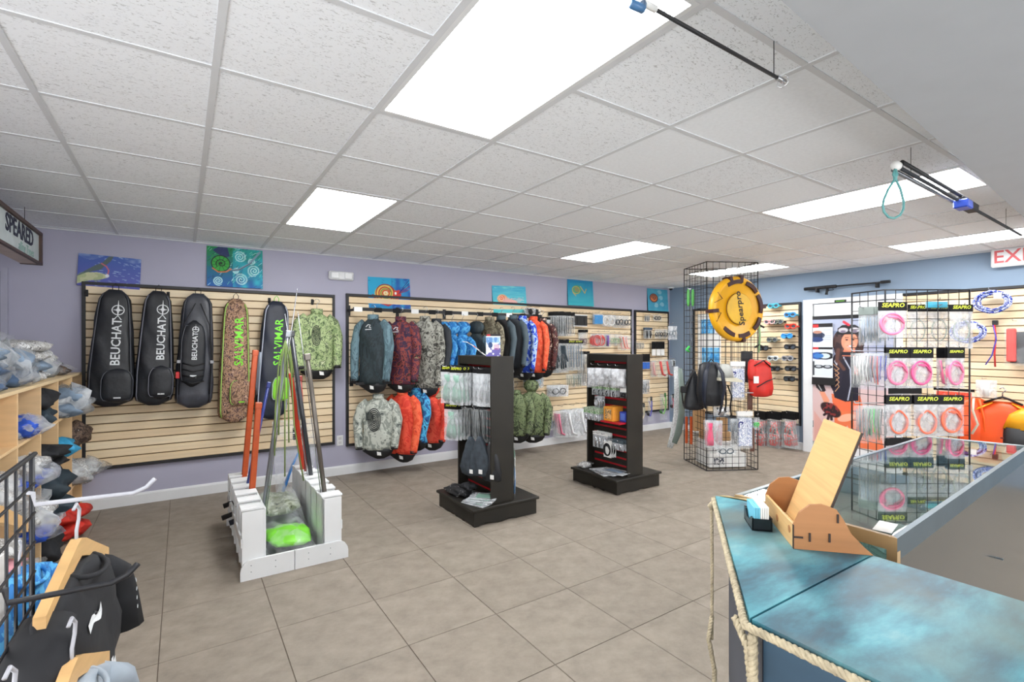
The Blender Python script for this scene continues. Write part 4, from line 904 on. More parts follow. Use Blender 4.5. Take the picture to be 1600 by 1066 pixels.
# ------------------------------------------------------------------ packaged goods (each a hang pack with its own parts)
def pack(label, w, h, header=(card_k, None, None), content='strips', cm=None, bag=None, hh=.2, d=.022, seed=0, name='hang_pack', cat='package', group=None, loc=(0, 0, 0), rz=0, cm2=None):
    """pack hanging from its top centre; front faces -y. header = (card, text, ink)"""
    t = thing(name, label, cat, loc, rz, group); rd = random.Random(seed)
    HH = h * hh
    if header:
        MB().bbox(-w/2, -.004, -HH, w/2, .002, 0, .001).build('header_card', header[0], t)
        if header[1]:
            text_mb(header[1], w * .20, .001, 1.1, .2, .0008).xf(Matrix.Translation((0, -.005, -HH * .40)) @ XZ).build('lettering', header[2] or print_y, t)
    MB().pillow(w, h - HH * .9, d, 7, 8, seed, .25, y0=0).xf(Matrix.Translation((0, 0, -HH * .9))).build('pouch', bag or film, t, smooth=True)
    z0, z1 = -HH - (h - HH) * .08, -h + (h - HH) * .08; cm = cm or black_c; hw = w * .42; H_ = z0 - z1
    c = MB()
    if content == 'ring':
        zc = (z0 + z1) / 2 - H_ * .03; rx, rz2 = hw * .96, H_ * .45
        for q in range(3):
            c.tube([(rx * (1 - .10 * q) * math.cos(a_) + rx * .09 * (q - 1), -.006 + .006 * q, zc + rz2 * (1 - .12 * q) * math.sin(a_) - rz2 * .10 * (q - 1)) for a_ in [2*PI*k/22 for k in range(22)]], .0078, 8, closed=True)
        c.tube([(rx * .9, -.01, zc + .01), (rx * .4, -.012, zc + rz2 * .7), (-rx * .5, -.012, zc + rz2 * .8)], .006, 6)
    elif content == 'bigring':
        zc = (z0 + z1) / 2
        c.tube([(hw * .8 * math.cos(a_), -.002, zc + H_ * .34 * math.sin(a_)) for a_ in [2*PI*k/22 for k in range(22)]], .004, 6, closed=True)
    elif content == 'drop':
        zc = (z0 + z1) / 2 - H_ * .06
        c.tube([(hw * .8 * math.sin(a_) * (1 - .45 * max(0, math.cos(a_)) ** 2), -.002, zc + H_ * .42 * math.cos(a_)) for a_ in [2*PI*k/26 for k in range(26)]], .0085, 8, closed=True)
    elif content == 'strips':
        n = 4
        for k in range(n):
            x = -hw + (k + .5) * 2 * hw / n + rd.uniform(-.004, .004)
            c.tube([(x, 0, z0), (x + rd.uniform(-.01, .01), -.004, (z0+z1)/2), (x + rd.uniform(-.012, .012), 0, z1 + H_ * rd.uniform(0, .15))], hw / n * .62, 6, flat=.35)
    elif content == 'glove':
        c.loft([(z1 + H_ * .45, 0, 0, hw * .7, .008), (z1 + H_ * .7, 0, 0, hw * .72, .009), (z0, 0, 0, hw * .55, .008)], 14)
        for k in range(4): x = -hw * .55 + k * hw * .37; c.tube([(x, 0, z1 + H_ * .5), (x * 1.1, 0, z1 + H_ * (.04 + .05 * abs(k - 1.5)))], hw * .16, 7)
        c.tube([(hw * .6, 0, z1 + H_ * .62), (hw * .95, 0, z1 + H_ * .36)], hw * .17, 7)
    elif content == 'blade':
        c.loft([(z1, 0, 0, hw * .9, .004), (z1 + H_ * .3, 0, 0, hw * .85, .006), (z1 + H_ * .75, 0, 0, hw * .5, .009), (z0, 0, 0, hw * .55, .016)], 14)
    elif content == 'mask':
        zc = (z0 + z1) / 2
        for sx in (-1, 1): c.tube([(sx * hw * .45 + hw * .38 * math.cos(a_), -.006, zc + min(H_ * .3, hw * .5) * math.sin(a_)) for a_ in [2*PI*k/16 for k in range(16)]], .006, 6, closed=True)
        c.tube([(-hw * .95, .004, zc), (-hw * .6, .01, zc - H_ * .3), (hw * .6, .01, zc - H_ * .3), (hw * .95, .004, zc)], .006, 6)
    elif content == 'box':
        c.bbox(-hw, -.012, z1, hw, .012, z0, .003)
    elif content == 'curve':
        c.tube([(-hw * .6, 0, z0), (-hw * .3, -.004, (z0+z1)/2), (hw * .0, -.004, z1 + H_*.12), (hw * .7, 0, z1 + .01)], [hw * .34, hw * .3, hw * .3, hw * .3], 9, flat=.6)
    elif content == 'small':
        c.lathe([(0.001, z0), (hw * .4, z0 - .01), (hw * .45, (z0+z1)/2), (hw * .3, z1)], 10).tube([(-hw*.7, -.004, z0), (-hw*.2, -.006, z1), (hw*.7, -.004, (z0+z1)/2)], hw * .13, 6)
    if c.v: c.build('contents', cm, t, smooth=content not in ('box',))
    if cm2: MB().bbox(-hw * .6, -.007, z1 + .002, hw * .5, -.003, z1 + H_ * .25, .001).build('insert_card', cm2, t)
    return t
def clone_row(t, pts, rz, label=None, jitter=.06, seed=0, group=None):
    rd = random.Random(seed)
    for p in pts: clone(t, p, rz + rd.uniform(-jitter, jitter), label, group)
def peg(parent, p0, p1, m=None, r_=.003):
    """display hook between two points, tip turned up"""
    p0, p1 = Vector(p0), Vector(p1)
    MB().tube([p0, p1, p1 + (p1 - p0).normalized() * .008 + Vector((0, 0, .014))], r_, 6).build('hook', m or steel, parent, smooth=True)

# ---- back wall, right half of the long panel and the corner panel: hooks stick out in -y; a fan of packs turned to the left
W0 = BACK - .036
def wall_group(u0, v0, u1, v1, n, label, glabel, rz=-35, depth=.16, parent=s2, **kw):
    """n packs on one or two hooks filling the pixel box on the slat wall"""
    ym = BACK - .05 - depth / 2; a_, b_ = onY(u0, v0, ym), onY(u1, v1, ym)
    W, H = b_.x - a_.x, a_.z - onY((u0+u1)/2, v1, ym).z
    step = depth / max(1, n)
    w = kw.pop('w', None) or min(W * 1.05, .17)
    cols = max(1, int(round(W / (w * .95))))
    per = max(1, -(-n // cols)); k = 0; first = None
    for cidx in range(cols):
        cx = a_.x + W * (cidx + .5) / cols; zt = onY(CX, 0, ym).z and a_.z
        peg(parent, (cx, -.03, zt - .012), (cx, -(depth + .06), zt - .012), m=steel)
        for q in range(per):
            if k >= n: break
            y = BACK - .055 - depth * (q + .7) / per
            rd_ = random.Random(k * 7 + cidx); an = R(rz + rd_.uniform(-8, 8))
            if first is None:
                first = pack(nth(label, per - 1 - q, per, cidx, cols), w, H * .98, loc=(cx, y, zt), rz=an, group=glabel, **kw)
            else: clone(first, (cx + rd_.uniform(-.006, .006), y, zt), an, nth(label, per - 1 - q, per, cidx, cols))
            k += 1
    return first
pk = card_k; rdh = (card_k, None, None)
wall_group(862, 487, 894, 526, 8, 'clear pack of dark strips high on the slatwall', 'dark strip packs high on the slatwall', content='strips', cm=black_c, hh=.16, w=.16)
wall_group(895, 487, 926, 511, 4, 'white card with a narrow black tool, top row', 'white cards with black tools', rz=-4, depth=.05, header=None, content='box', cm=blkr, bag=card_w, d=.004, w=.075)
wall_group(926, 487, 940, 508, 2, 'bagged bright blue mask at the top right of the long slatwall', 'bagged blue masks', rz=-10, depth=.08, header=None, content='box', cm=mat('sky_plastic', (50, 140, 205), .4), bag=film_d)
wall_group(941, 488, 958, 511, 2, 'bagged white ring-shaped gear beside the blue mask', 'bagged white rings', rz=-8, depth=.08, content='ring', cm=card_w, bag=film_d, header=None, w=.15)
wall_group(958, 489, 984, 513, 4, 'bagged black mask ending the top row', 'bagged black masks at the end of the row', rz=-15, depth=.12, content='mask', cm=blkr, header=None, w=.17)
wall_group(925, 517, 944, 543, 5, 'clear pack with a coral red curl in the second row', 'coral red packs', rz=-40, depth=.12, content='ring', cm=mat('coral', (220, 84, 80), .5), header=None, w=.13)
wall_group(944, 517, 953, 543, 2, 'clear pack with a violet piece in the second row', 'violet packs', rz=-20, depth=.06, content='small', cm=mat('violet_plastic', (120, 90, 170), .4), header=None, w=.10)
wall_group(953, 518, 968, 541, 2, 'clear pack with a pale green piece in the second row', 'pale green packs', rz=-15, depth=.08, content='mask', cm=mat('pale_green', (140, 175, 130), .5), header=None, w=.14)
wall_group(968, 519, 987, 548, 3, 'salmon strap pack ending the second row', 'salmon strap packs', rz=-20, depth=.16, content='curve', cm=mat('salmon', (228, 140, 130), .5), header=None, w=.15)
wall_group(903, 515, 917, 546, 2, 'narrow black and pink pack between upper rows', 'black and pink packs', rz=-20, depth=.07, content='mask', cm=mat('maroon_plastic', (90, 50, 60), .5), w=.14, hh=.15)
wall_group(851, 530, 884, 584, 7, 'clear pack of black gloves, mid slatwall', 'bagged glove packs', content='glove', cm=dk_c, hh=.12, w=.19, depth=.2)
wall_group(881, 532, 905, 580, 4, 'yellow-lettered milky pack beside the gloves', 'milky packs beside the gloves', header=(card_k, 'SEAPRO', print_y), content='strips', cm=denim2, hh=.1, w=.17, depth=.14)
wall_group(904, 549, 917, 604, 4, 'long black strap pack behind the second stand', 'black strap packs', header=rdh, content='strips', cm=blkr, w=.12, depth=.14, hh=.08)
wall_group(885, 580, 905, 606, 2, 'clear pack with green strips under the gloves', 'green strip packs', content='strips', cm=mat('sage_green', (96, 130, 104), .6), header=None, w=.14, depth=.08)
wall_group(852, 599, 886, 620, 3, 'wide bag with a white mask below the gloves', 'bagged white and black masks', rz=-8, depth=.14, content='mask', cm=black_c, bag=film_d, header=None, w=.30)
wall_group(823, 583, 850, 606, 3, 'pale blue gear bag beside the camouflage jackets', 'pale blue gear bags', rz=-18, depth=.3, content='mask', cm=mat('pale_blue_plastic', (120, 175, 200), .5), bag=film_d, header=None, w=.2)
wall_group(820, 478, 846, 494, 3, 'dark reel with a black handle above the end of the rail', 'dark reels above the rail', rz=-10, depth=.1, header=None, content='small', cm=blkr, w=.16)
wall_group(835, 496, 853, 560, 2, 'milky bag hanging behind the speckled jacket', 'milky bags behind the jackets', rz=-30, depth=.2, header=rdh, content='strips', cm=mat('grey_pink', (170, 140, 140), .6), w=.2, hh=.06, bag=film_d)
wall_group(847, 636, 863, 673, 2, 'grey blister pack with black card, low slatwall', 'grey blister packs', rz=-10, depth=.06, header=rdh, content='box', cm=mat('grey_plastic_dark', (110, 120, 130), .4), w=.15, hh=.12)
wall_group(864, 634, 882, 684, 3, 'long pink tubing pack low on the slatwall', 'pink tubing packs', rz=-12, depth=.14, content='curve', cm=mat('bubblegum_pink', (228, 120, 150), .5), header=None, w=.17)
wall_group(879, 632, 917, 682, 6, 'milky pack of long white curved gear', 'white curved gear packs', rz=-22, depth=.2, content='curve', cm=mat('off_white_plastic', (225, 228, 230), .4), bag=film_d, header=None, w=.22)
# corner panel
wall_group(1006, 491, 1020, 503, 3, 'small black tool topping the corner slatwall', 'small black tools in the corner', rz=-5, depth=.03, header=None, content='small', cm=blkr, w=.05, parent=s3)
wall_group(1021, 490, 1043, 502, 1, 'long black and white knife set in the top row of the corner slatwall', 'knife sets', rz=0, depth=.03, header=None, content='mask', cm=blkr, w=.24, parent=s3)
wall_group(1006, 512, 1022, 530, 4, 'dark bagged reel in the corner slatwall', 'dark bagged reels', rz=-10, depth=.08, header=(mat('slate_card', (60, 80, 100), .5), None, None), content='small', cm=blkr, w=.09, parent=s3)
wall_group(1022, 511, 1044, 530, 3, 'bagged black clip in the corner slatwall', 'bagged black clips', rz=-10, depth=.1, header=None, content='mask', cm=blkr, w=.14, parent=s3)
wall_group(993, 533, 1008, 546, 4, 'short black hose clip in the corner', 'short black hose clips', rz=-10, depth=.04, header=None, content='strips', cm=blkr, w=.05, parent=s3, bag=film_l)
wall_group(1017, 534, 1037, 557, 3, 'black and white fin key in the corner', 'black and white fin keys', rz=-5, depth=.05, header=(card_k, None, None), content='box', cm=card_w, w=.10, hh=.5, parent=s3)
wall_group(1002, 553, 1013, 578, 2, 'black and bright blue tool in the corner slatwall', 'black and blue tools', rz=-5, depth=.05, header=(card_k, None, None), content='box', cm=mat('bright_blue_plastic', (40, 100, 190), .4), w=.10, hh=.5, parent=s3)
wall_group(1016, 558, 1026, 590, 2, 'thin clear bag with pink gear in the corner slatwall', 'thin pink bags', rz=-10, depth=.08, header=None, content='curve', cm=mat('soft_pink', (230, 170, 170), .5), w=.13, parent=s3)
wall_group(1027, 556, 1047, 590, 2, 'coral snorkel bag at the corner slatwall edge', 'coral snorkel bags', rz=-15, depth=.18, header=None, content='curve', cm=mat('coral', (220, 84, 80), .5), w=.2, parent=s3)
wall_group(1000, 589, 1013, 616, 2, 'milky pack with a dark centre under the blue tools in the corner', 'milky corner packs', rz=-10, depth=.1, header=None, content='strips', cm=grey_neo, w=.16, parent=s3, bag=film_d)
# snorkels, individually shaped
def snorkel(label, u, v, y, h, m, an, m2=None):
    p = onY(u, v, y); peg(s3, (min(p.x, 7.10), -.03, p.z - .006), (p.x, y - BACK - .01, p.z - .006)); t = thing('snorkel', label, 'snorkel', p, R(an), 'snorkels in the corner')
    MB().pillow(.16, h * 1.1, .03, 6, 8, int(u), .2).build('pouch', film_l, t, smooth=True)
    MB().tube([(.03, 0, -.01), (.05, 0, -h*.25), (.045, 0, -h*.6), (.0, 0, -h*.85), (-.05, 0, -h*.8)], .012, 8).build('tube', m, t, smooth=True)
    MB().tube([(-.05, 0, -h*.8), (-.07, 0, -h*.7)], [.02, .026], 8).build('mouthpiece', m2 or blkr, t, smooth=True)
    MB().tube([(.03, 0, .02), (.03, 0, -.05)], .018, 8).build('top_guard', m2 or blkr, t, smooth=True)
    MB().tube([(-.03, .0, -h*.15), (.0, -.01, -h*.45), (.045, -.01, -h*.6)], .006, 6).build('clip', m, t, smooth=True)
blu = mat('violet_blue_plastic', (70, 70, 180), .35); grn = mat('leaf_green_plastic', (120, 190, 90), .35); rdp = mat('crimson_plastic', (170, 40, 70), .35)
snorkel('violet-blue snorkel in a clear pouch low on the corner slatwall', 1016, 622, BACK - .12, .36, blu, 10)
snorkel('dark snorkel in a clear pouch beside the second black floor stand', 1004, 632, BACK - .12, .28, mat('cream_plastic', (210, 200, 170), .4), 5)
snorkel('leaf green snorkel low on the corner slatwall', 1037, 616, BACK - .14, .40, grn, -10, mat('green_dark', (50, 110, 50), .4))
snorkel('crimson snorkel sticking out past the edge of the corner slatwall', 1051, 618, BACK - .28, .24, rdp, 20)
# black display boards with hooks on the right wall corner
for (u, v0, v1, lab, k) in ((1051, 505, 535, 'milky bagged gear hanging from a hook in the far corner', 0), (1053, 560, 577, 'small black clip on the wall in the far corner', 1)):
    p = onY(u, v0, BACK - .35); p.x = min(p.x, 7.10); peg(s3, (7.10, -.03, p.z - .008), (p.x, -.36, p.z - .008))
    if k == 0: pack(lab, .17, .28, header=None, content='mask', cm=grey_neo, bag=film_d, loc=p, rz=R(-20), name='bagged_gear')
    else: pack(lab, .07, .14, header=None, content='small', cm=blkr, bag=film_l, loc=p, rz=R(-20), name='black_clip', cat='clip')

# ------------------------------------------------------------------ white speargun rack
pvc = mat('white_board', (226, 228, 229), .45, var=.03, scale=5)
t = thing('speargun_rack', 'white slotted floor rack holding leaning spearguns', 'rack', (0, 0, 0))
RX0, RX1, RYa, RYb, RZ = .30, .93, 3.50, 4.62, .43
def foot(x0, x1, y):
    pts = [(x0, 0), (x1, 0)]; r_ = .07; H_ = .125
    outer_left = x0 < .4
    if outer_left: pl = [(x0, 0), (x1, 0), (x1, H_), (x0 + r_, H_)] + [(x0 + r_ - r_ * math.sin(a_), H_ - r_ + r_ * math.cos(a_)) for a_ in (.4, .8, 1.2, 1.57)]
    else: pl = [(x0, 0), (x1, 0)] + [(x1 - r_ + r_ * math.sin(a_), H_ - r_ + r_ * math.cos(a_)) for a_ in (1.57, 1.2, .8, .4)] + [(x1 - r_, H_), (x0, H_)]
    return MB().prism(pl, y, y + .018, 'y')
for y in (RYa - .02, RYb + .002):
    foot(RX0, .613, y).build('foot_board', pvc, t); foot(.617, RX1 + .03, y).build('foot_board', pvc, t)
MB().box(RX0 + .02, RYa, .03, RX1 - .02, RYb, .045).build('base_board', pvc, t)
for side, xi, xo in ((0, RX0 + .135, RX0 + .01), (1, RX1 - .135, RX1 - .01)):
    MB().bbox(min(xi, xi + .012), RYa, .045, max(xi, xi + .012), RYb, RZ, .002).build('inner_panel', pvc, t)
    n = 6; pitch = (RYb - RYa) / n
    bl = MB().bbox(min(xi, xo), 0, .045, max(xi, xo), .02, RZ - .004, .002).mesh('slot_board', pvc)
    for k in range(n + 1): inst('slot_board', bl, t, (0, RYa + k * (RYb - RYa - .02) / n, 0))
    cap = MB().bbox(min(xi, xo) - .006, 0, RZ, max(xi, xo) + .006, pitch * .55, RZ + .014, .002).mesh('slot_cap', pvc)
    for k in range(n): inst('slot_cap', cap, t, (0, RYa + k * pitch, 0))
    MB().bbox(xo - .006, RYa, .20, xo + .006, RYb, .26, .002).build('side_rail', pvc, t)
for x in (.36, .50, .70, .84):
    for z in (.05, .09): MB().lathe([(.0001, 0), (.003, -.001), (.003, .001)], 6, 'y', (x, RYa - .021, z)).build('screw', grey_neo, t)
bb_ = crumple('bagged_fins', 'camouflage fins in a clear bag lying at the back of the white rack', 'bag', (.615, 4.12, .046), (.28, .55, .26), [camo_mat('fin_camo', [(50, 54, 44), (110, 116, 96), (150, 156, 140), (76, 80, 66)], 14), mat('fin_black', (30, 32, 34), .5), camo_mat('fin_camo', [], 1)], seed=61, wrap=film, group='bagged fins on the white rack', amp=.07)
bb_ = crumple('bagged_fins', 'lime green and black fins in a clear bag at the front of the white rack', 'bag', (.615, 3.74, .046), (.29, .44, .13), [mat('fin_black', (30, 32, 34), .5), mat('lime_fin', (120, 205, 50), .45, var=.15)], seed=66, wrap=film, group='bagged fins on the white rack', amp=.07)

def speargun(label, foot_, top, bar_m, bw=.026, shaft=0.0, shaft_m=None, band=None, muzzle=None, grip=True, square=True, grip_m=None, gs=1):
    a_, b_ = Vector(foot_), Vector(top); L_ = (b_ - a_).length; q = (b_ - a_).to_track_quat('Z', 'Y')
    t = thing('speargun', label, 'speargun', a_, 0, 'spearguns in the white rack', rot=q.to_euler())
    if square: MB().bbox(-bw/2, -bw * .6, 0, bw/2, bw * .6, L_, bw * .18).build('barrel', bar_m, t)
    else: MB().tube([(0, 0, 0), (0, 0, L_)], bw / 2, 12).build('barrel', bar_m, t, smooth=True)
    MB().bbox(-bw * .55, -bw * .65, L_ - .03, bw * .55, bw * .65, L_ + .015, .004).build('muzzle', muzzle or bar_m, t)
    if shaft: MB().tube([(0, -bw * .75, .1), (0, -bw * .75, L_ + shaft), (0, -bw * .75, L_ + shaft + .03)], [.0035, .0035, .0006], 6).build('shaft', shaft_m or steel, t, smooth=True)
    if band:
        MB().tube([(-bw * .7, -bw, L_), (-bw * 1.4, -bw, L_ - .12), (-bw * 1.1, -bw, L_ - .28), (0, -bw, L_ - .34), (bw * 1.1, -bw, L_ - .28), (bw * 1.4, -bw, L_ - .12), (bw * .7, -bw, L_)], .008, 8).build('rubber_band', band, t, smooth=True)
    if grip:
        g = MB(); M = q.to_matrix().inverted()
        gx_ = M @ Vector((-.13 * gs, 0, -.035)); gx2 = M @ Vector((-.045 * gs, -.005, -.01)); o_ = Vector((0, 0, .05))
        g.tube([o_ + Vector((0, 0, 0)), o_ + gx2, o_ + gx_], [.018, .017, .02], 8).build('grip', grip_m or blkr, t, smooth=True)
        MB().tube([o_ + gx2 * .8, o_ + gx2 + M @ Vector((-.02 * gs, 0, .09)), o_ + gx_ * .7 + M @ Vector((0, 0, .1))], .004, 6).build('trigger_guard', grip_m or blkr, t, smooth=True)
    return t
def gun(label, ub, vb, ut, vt, *a_, **k):
    p = onZ(ub, vb, RZ + .005); tp = onY(ut, vt, p.y); d = (tp - p).normalized()
    ft = p - d * ((p.z - .20) / d.z)
    return speargun(label, ft, tp, *a_, **k)
org = mat('burnt_orange_barrel', (190, 80, 34), .35, var=.12, scale=20); org2 = mat('red_orange_barrel', (190, 56, 30), .35)
alu = mat('grey_alloy', (130, 134, 140), .3, metal=.6); carb = mat('carbon_black', (46, 48, 54), .3); bronze = mat('bronze_tube', (104, 98, 92), .3, metal=.5)
lime_r = mat('lime_rubber', (112, 132, 70), .5); grey_r = mat('grey_rubber', (104, 112, 122), .5)
gun('speargun with the tallest burnt orange barrel, standing at the far side of the rack', 382, 743, 399, 550, org, .034, band=grey_r, gs=1, grip_m=blkr)
gun('speargun with a shorter burnt orange barrel, near side of the rack', 394, 764, 404, 632, org, .034, grip_m=navy)
gun('speargun with a blue and black barrel behind the two orange ones', 387, 757, 420, 600, mat('blue_barrel', (38, 52, 120), .3), .022, square=False, grip_m=blkr)
gun('silver speargun leaning nearest the aisle with lime rubber loops', 413, 786, 450, 520, alu, .026, shaft=.28, square=False, grip=False)
gun('speargun with a red-orange barrel on the far comb of the rack', 473, 734, 455, 586, org2, .03, grip=False)
gun('speargun with a carbon black barrel and lime bands, leaning right to left', 486, 744, 455, 520, carb, .034, shaft=.12, band=lime_r, square=False, grip=False)
gun('short dark red speargun hidden behind the black one', 478, 738, 469, 590, mat('dark_red_barrel', (140, 40, 30), .35), .024, grip=False, square=False, band=grey_r)
gun('bronze speargun with a long silver shaft at the near end of the rack', 507, 770, 480, 556, bronze, .032, shaft=.28, square=False, grip=False)
p = onY(446, 532, 3.52); t = thing('rubber_loops', 'bundle of long lime green rubber loops draped among the spearguns', 'rubber loops', p)
for k in range(5):
    x = (-.05, -.03, .0, .02, .05)[k]; L_ = (.75, .62, .9, .68, .95)[k]
    MB().tube([(0, 0, 0), (x * .8, .01 * k, -.15), (x * 1.2, .01 * k, -L_ * .6), (x * (2.4 if k == 4 else 1.3), .01 * k, -L_)], .005, 7).build('loop', lime_r, t, smooth=True)
p = onY(462, 640, 4.75); t = thing('clear_gear_bag', 'tall clear bag with a blue curved blade behind the white rack', 'bag', (p.x, 4.78, .02))
MB().pillow(.30, .78, .05, 8, 10, 4, .2, taper=1.25).xf(Matrix.Translation((0, 0, .78))).build('pouch', film, t, smooth=True)
MB().tube([(.05, -.0, .52), (-.02, -.0, .38), (-.09, 0, .18), (-.12, 0, .03)], [.02, .03, .045, .05], 10, flat=.3).build('blue_blade', mat('azure_blade', (50, 120, 190), .4), t, smooth=True)
MB().bbox(-.02, -.02, .60, .06, -.0, .72, .003).build('striped_card', camo_mat('striped_card', [(20, 20, 22), (220, 220, 220)], 18, stops=[0, .5], stretch=(.2, 1, 3)), t)

# ------------------------------------------------------------------ black floor stands
stand_m = mat('worn_black_laminate', (30, 27, 21), .55, var=.35, scale=4, bump=.1)
redm = mat('red_insert', (176, 22, 36), .35)
def floor_stand(label, dx, dy):
    t = thing('floor_stand', label, 'display stand', (2.265 + dx, 3.79 + dy, 0), group='black slatted floor stands')
    # chipped skirts: jagged lower edge
    def skirt(L_, seed):
        rd_ = random.Random(seed); pts = [(0, .125), (0, 0.002)]; x = 0
        while x < L_ - .06:
            x += rd_.uniform(.03, .09); pts.append((min(x, L_), rd_.choice((.002, .002, .004, .02, .012))))
        return pts + [(L_, .002), (L_, .125)]
    for (y, sd) in ((-.325, 1), (.31, 2)): MB().prism([(-.31 + a_, b_) for a_, b_ in skirt(.62, sd)], y, y + .015, 'y').build('skirt_board', stand_m, t)
    for (x, sd) in ((-.31, 3), (.295, 4)): MB().prism([(-.31 + a_, b_) for a_, b_ in skirt(.62, sd)], x, x + .015, 'x').build('skirt_board', stand_m, t)
    MB().bbox(-.335, -.34, .125, .335, .34, .148, .004).build('base_top', stand_m, t)
    for y in (-.30, .28): MB().bbox(-.135, y, .148, .09, y + .02, 1.378, .003).build('end_board', stand_m, t)
    MB().box(-.02, -.28, .148, .0, .28, 1.34).build('core_board', black_m, t)
    MB().bbox(-.125, -.28, 1.30, .08, .28, 1.376, .003).build('top_board', stand_m, t)
    n = 15; p = 1.15 / n
    sl = MB().box(-.045, -.28, 0, -.02, .28, p - .022).mesh('slat', stand_m)
    rs_ = MB().box(-.034, -.28, 0, -.021, .28, .022).mesh('red_insert', redm)
    for k in range(n):
        inst('slat', sl, t, (0, 0, .15 + k * p)); inst('red_insert', rs_, t, (0, 0, .15 + (k + 1) * p - .022))
    sl2 = MB().box(.0, -.28, .15, .02, .28, 1.30).build('rear_slats', stand_m, t)
    return t
st1 = floor_stand('black floor stand with red strips, hung with clear packets, nearest the spearguns', 0, 0)
st2 = floor_stand('black floor stand with red strips holding small boxed gear, nearer the wire tower', 1.575, -.035)
def stand_hooks(st, spots):
    for y, z in spots: peg(st, (-.04, y, z), (-.24, y, z))
# stand one: faces of the packs look towards -x ; local y = along the face
S1 = Vector((2.265, 3.79, 0)); S2 = Vector((3.84, 3.755, 0)); FXN = R(-90)
def on_stand(S, st, ys, z, n, label, group, w, h, x0=-.07, dx=-.035, rz=-90, jit=9, **kw):
    first = None; k = 0
    for y in ys:
        peg(st, (-.04, y, z - .008), (x0 + dx * n - .03, y, z - .008))
        for q in range(n):
            rd_ = random.Random(k * 5 + 1); loc = (S.x + x0 + dx * (q + .5), S.y + y + rd_.uniform(-.004, .004), z); an = R(rz + rd_.uniform(-jit, jit))
            lb_ = nth(label, n - 1 - q, n, ys.index(y), len(ys))
            if first is None: first = pack(lb_, w, h, loc=loc, rz=an, group=group, **kw)
            else: clone(first, loc, an, lb_)
            k += 1
    return first
E1 = film_d
on_stand(S1, st1, (.20, .03), 1.29, 3, 'upper clear packet with a yellow-lettered header', 'yellow-lettered packets on the first stand', .15, .34, x0=-.20, dx=-.035, rz=-62, header=(card_k, 'SEAPRO', print_y), content='blade', cm=mat('sea_green_tool', (130, 165, 150), .5), bag=film_d, hh=.17, seed=2)
on_stand(S1, st1, (.13, .0, -.12, -.20), 1.28, 3, 'clear packet with a black header in the upper fan', 'upper fan of clear packets on the first stand', .13, .33, x0=-.06, dx=-.035, rz=-58, header=(card_k, None, None), content='strips', cm=mat('silvery_gear', (170, 176, 180), .4), bag=film_d, hh=.15, seed=5)
on_stand(S1, st1, (.22,), .95, 4, 'lower clear packet with a yellow-lettered header', 'lower yellow-lettered packets on the first stand', .15, .34, x0=-.12, dx=-.035, rz=-60, header=(card_k, 'SEAPRO', print_y), content='blade', cm=mat('sea_green_tool', (130, 165, 150), .5), bag=film_d, hh=.17, seed=7)
on_stand(S1, st1, (.10, .0, -.10), .95, 3, 'black strap pack in the first stand fan', 'black strap packs on the first stand', .11, .32, x0=-.06, dx=-.035, rz=-60, header=(card_k, None, None), content='strips', cm=blkr, bag=film_l, hh=.1, seed=9)
mesh_m = mat('dark_mesh_cloth', (52, 60, 68), .8, var=.3, scale=20, bump=.6)
for k, (y, x, z) in enumerate(((-.17, -.17, .70), (-.05, -.19, .68), (-.24, -.10, .66))):
    t = thing('mesh_bag', ['dark slate mesh sack with a white tag, nearest the end board', 'dark slate mesh sack with gathered neck, behind the tagged one', 'striped black drawstring sack against the end board'][k], 'bag', (S1.x + x, S1.y + y, z), R(-65), 'sacks on the first stand')
    MB().loft([(.0, 0, 0, .018, .018), (-.03, 0, 0, .03, .025), (-.06, 0, 0, .05, .03), (-.15, 0, 0, .08, .04), (-.26, 0, 0, .10, .042), (-.32, 0, 0, .09, .035), (-.335, 0, 0, .05, .02)], 22, 2.2, .22, k).build('sack', [mesh_m, mesh_m, blk][k], t, smooth=True)
    MB().tube([(0, 0, -.01), (.01, 0, .12), (-.01, 0, .24)], .004, 5).build('drawstring', blkr, t, smooth=True)
    MB().bbox(.03, -.062, -.30, .065, -.056, -.265, .001).build('tag', card_w, t)
peg(st1, (-.04, -.17, .93), (-.22, -.17, .93)); peg(st1, (-.04, -.05, .93), (-.24, -.05, .93))
for k in range(4):
    t = thing('flat_packet', 'flat clear packet with a green tool, ' + ['bottom', 'second from bottom', 'third from bottom', 'top'][k] + ' of the stand-base pile', 'package', (S1.x - .20 + .02 * k, S1.y - .20 + .015 * (k % 2), .149 + .012 * k), R(20 + 9 * k), 'flat packets on the first stand base')
    MB().bbox(-.09, -.12, 0, .09, .12, .010, .004).build('pouch', film_d, t)
    MB().bbox(-.06, -.08, .0105, .05, .06, .0115, .0005).build('insert_card', mat('sea_green_tool', (130, 165, 150), .5), t)
crumple('rolled_straps', 'black spotted straps heaped at the back of the first stand base', 'straps', (S1.x - .20, S1.y + .10, .149), (.20, .26, .07), [camo_mat('spotted_black', [(24, 24, 26), (30, 30, 32), (190, 190, 190)], 40, stops=[0, .4, .62])], seed=77, amp=.2)
crumple('black_gloves', 'pair of black gloves dropped on the first stand base', 'gloves', (S1.x - .19, S1.y - .055 + .05, .215), (.10, .16, .05), [black_c], seed=79, amp=.25)
pack('clear pack with green straps on the far side of the first stand', .10, .30, header=None, content='strips', cm=mat('sage_green', (96, 130, 104), .6), loc=(S1.x + .16, S1.y - .20, .62), rz=R(60), name='hang_pack')
pack('blue and white pack standing on the far side of the first stand base', .09, .34, header=(card_w, None, None), content='strips', cm=mat('sky_plastic', (50, 140, 205), .4), loc=(S1.x + .15, S1.y - .22, .49), rz=R(60), name='hang_pack', bag=film_d)
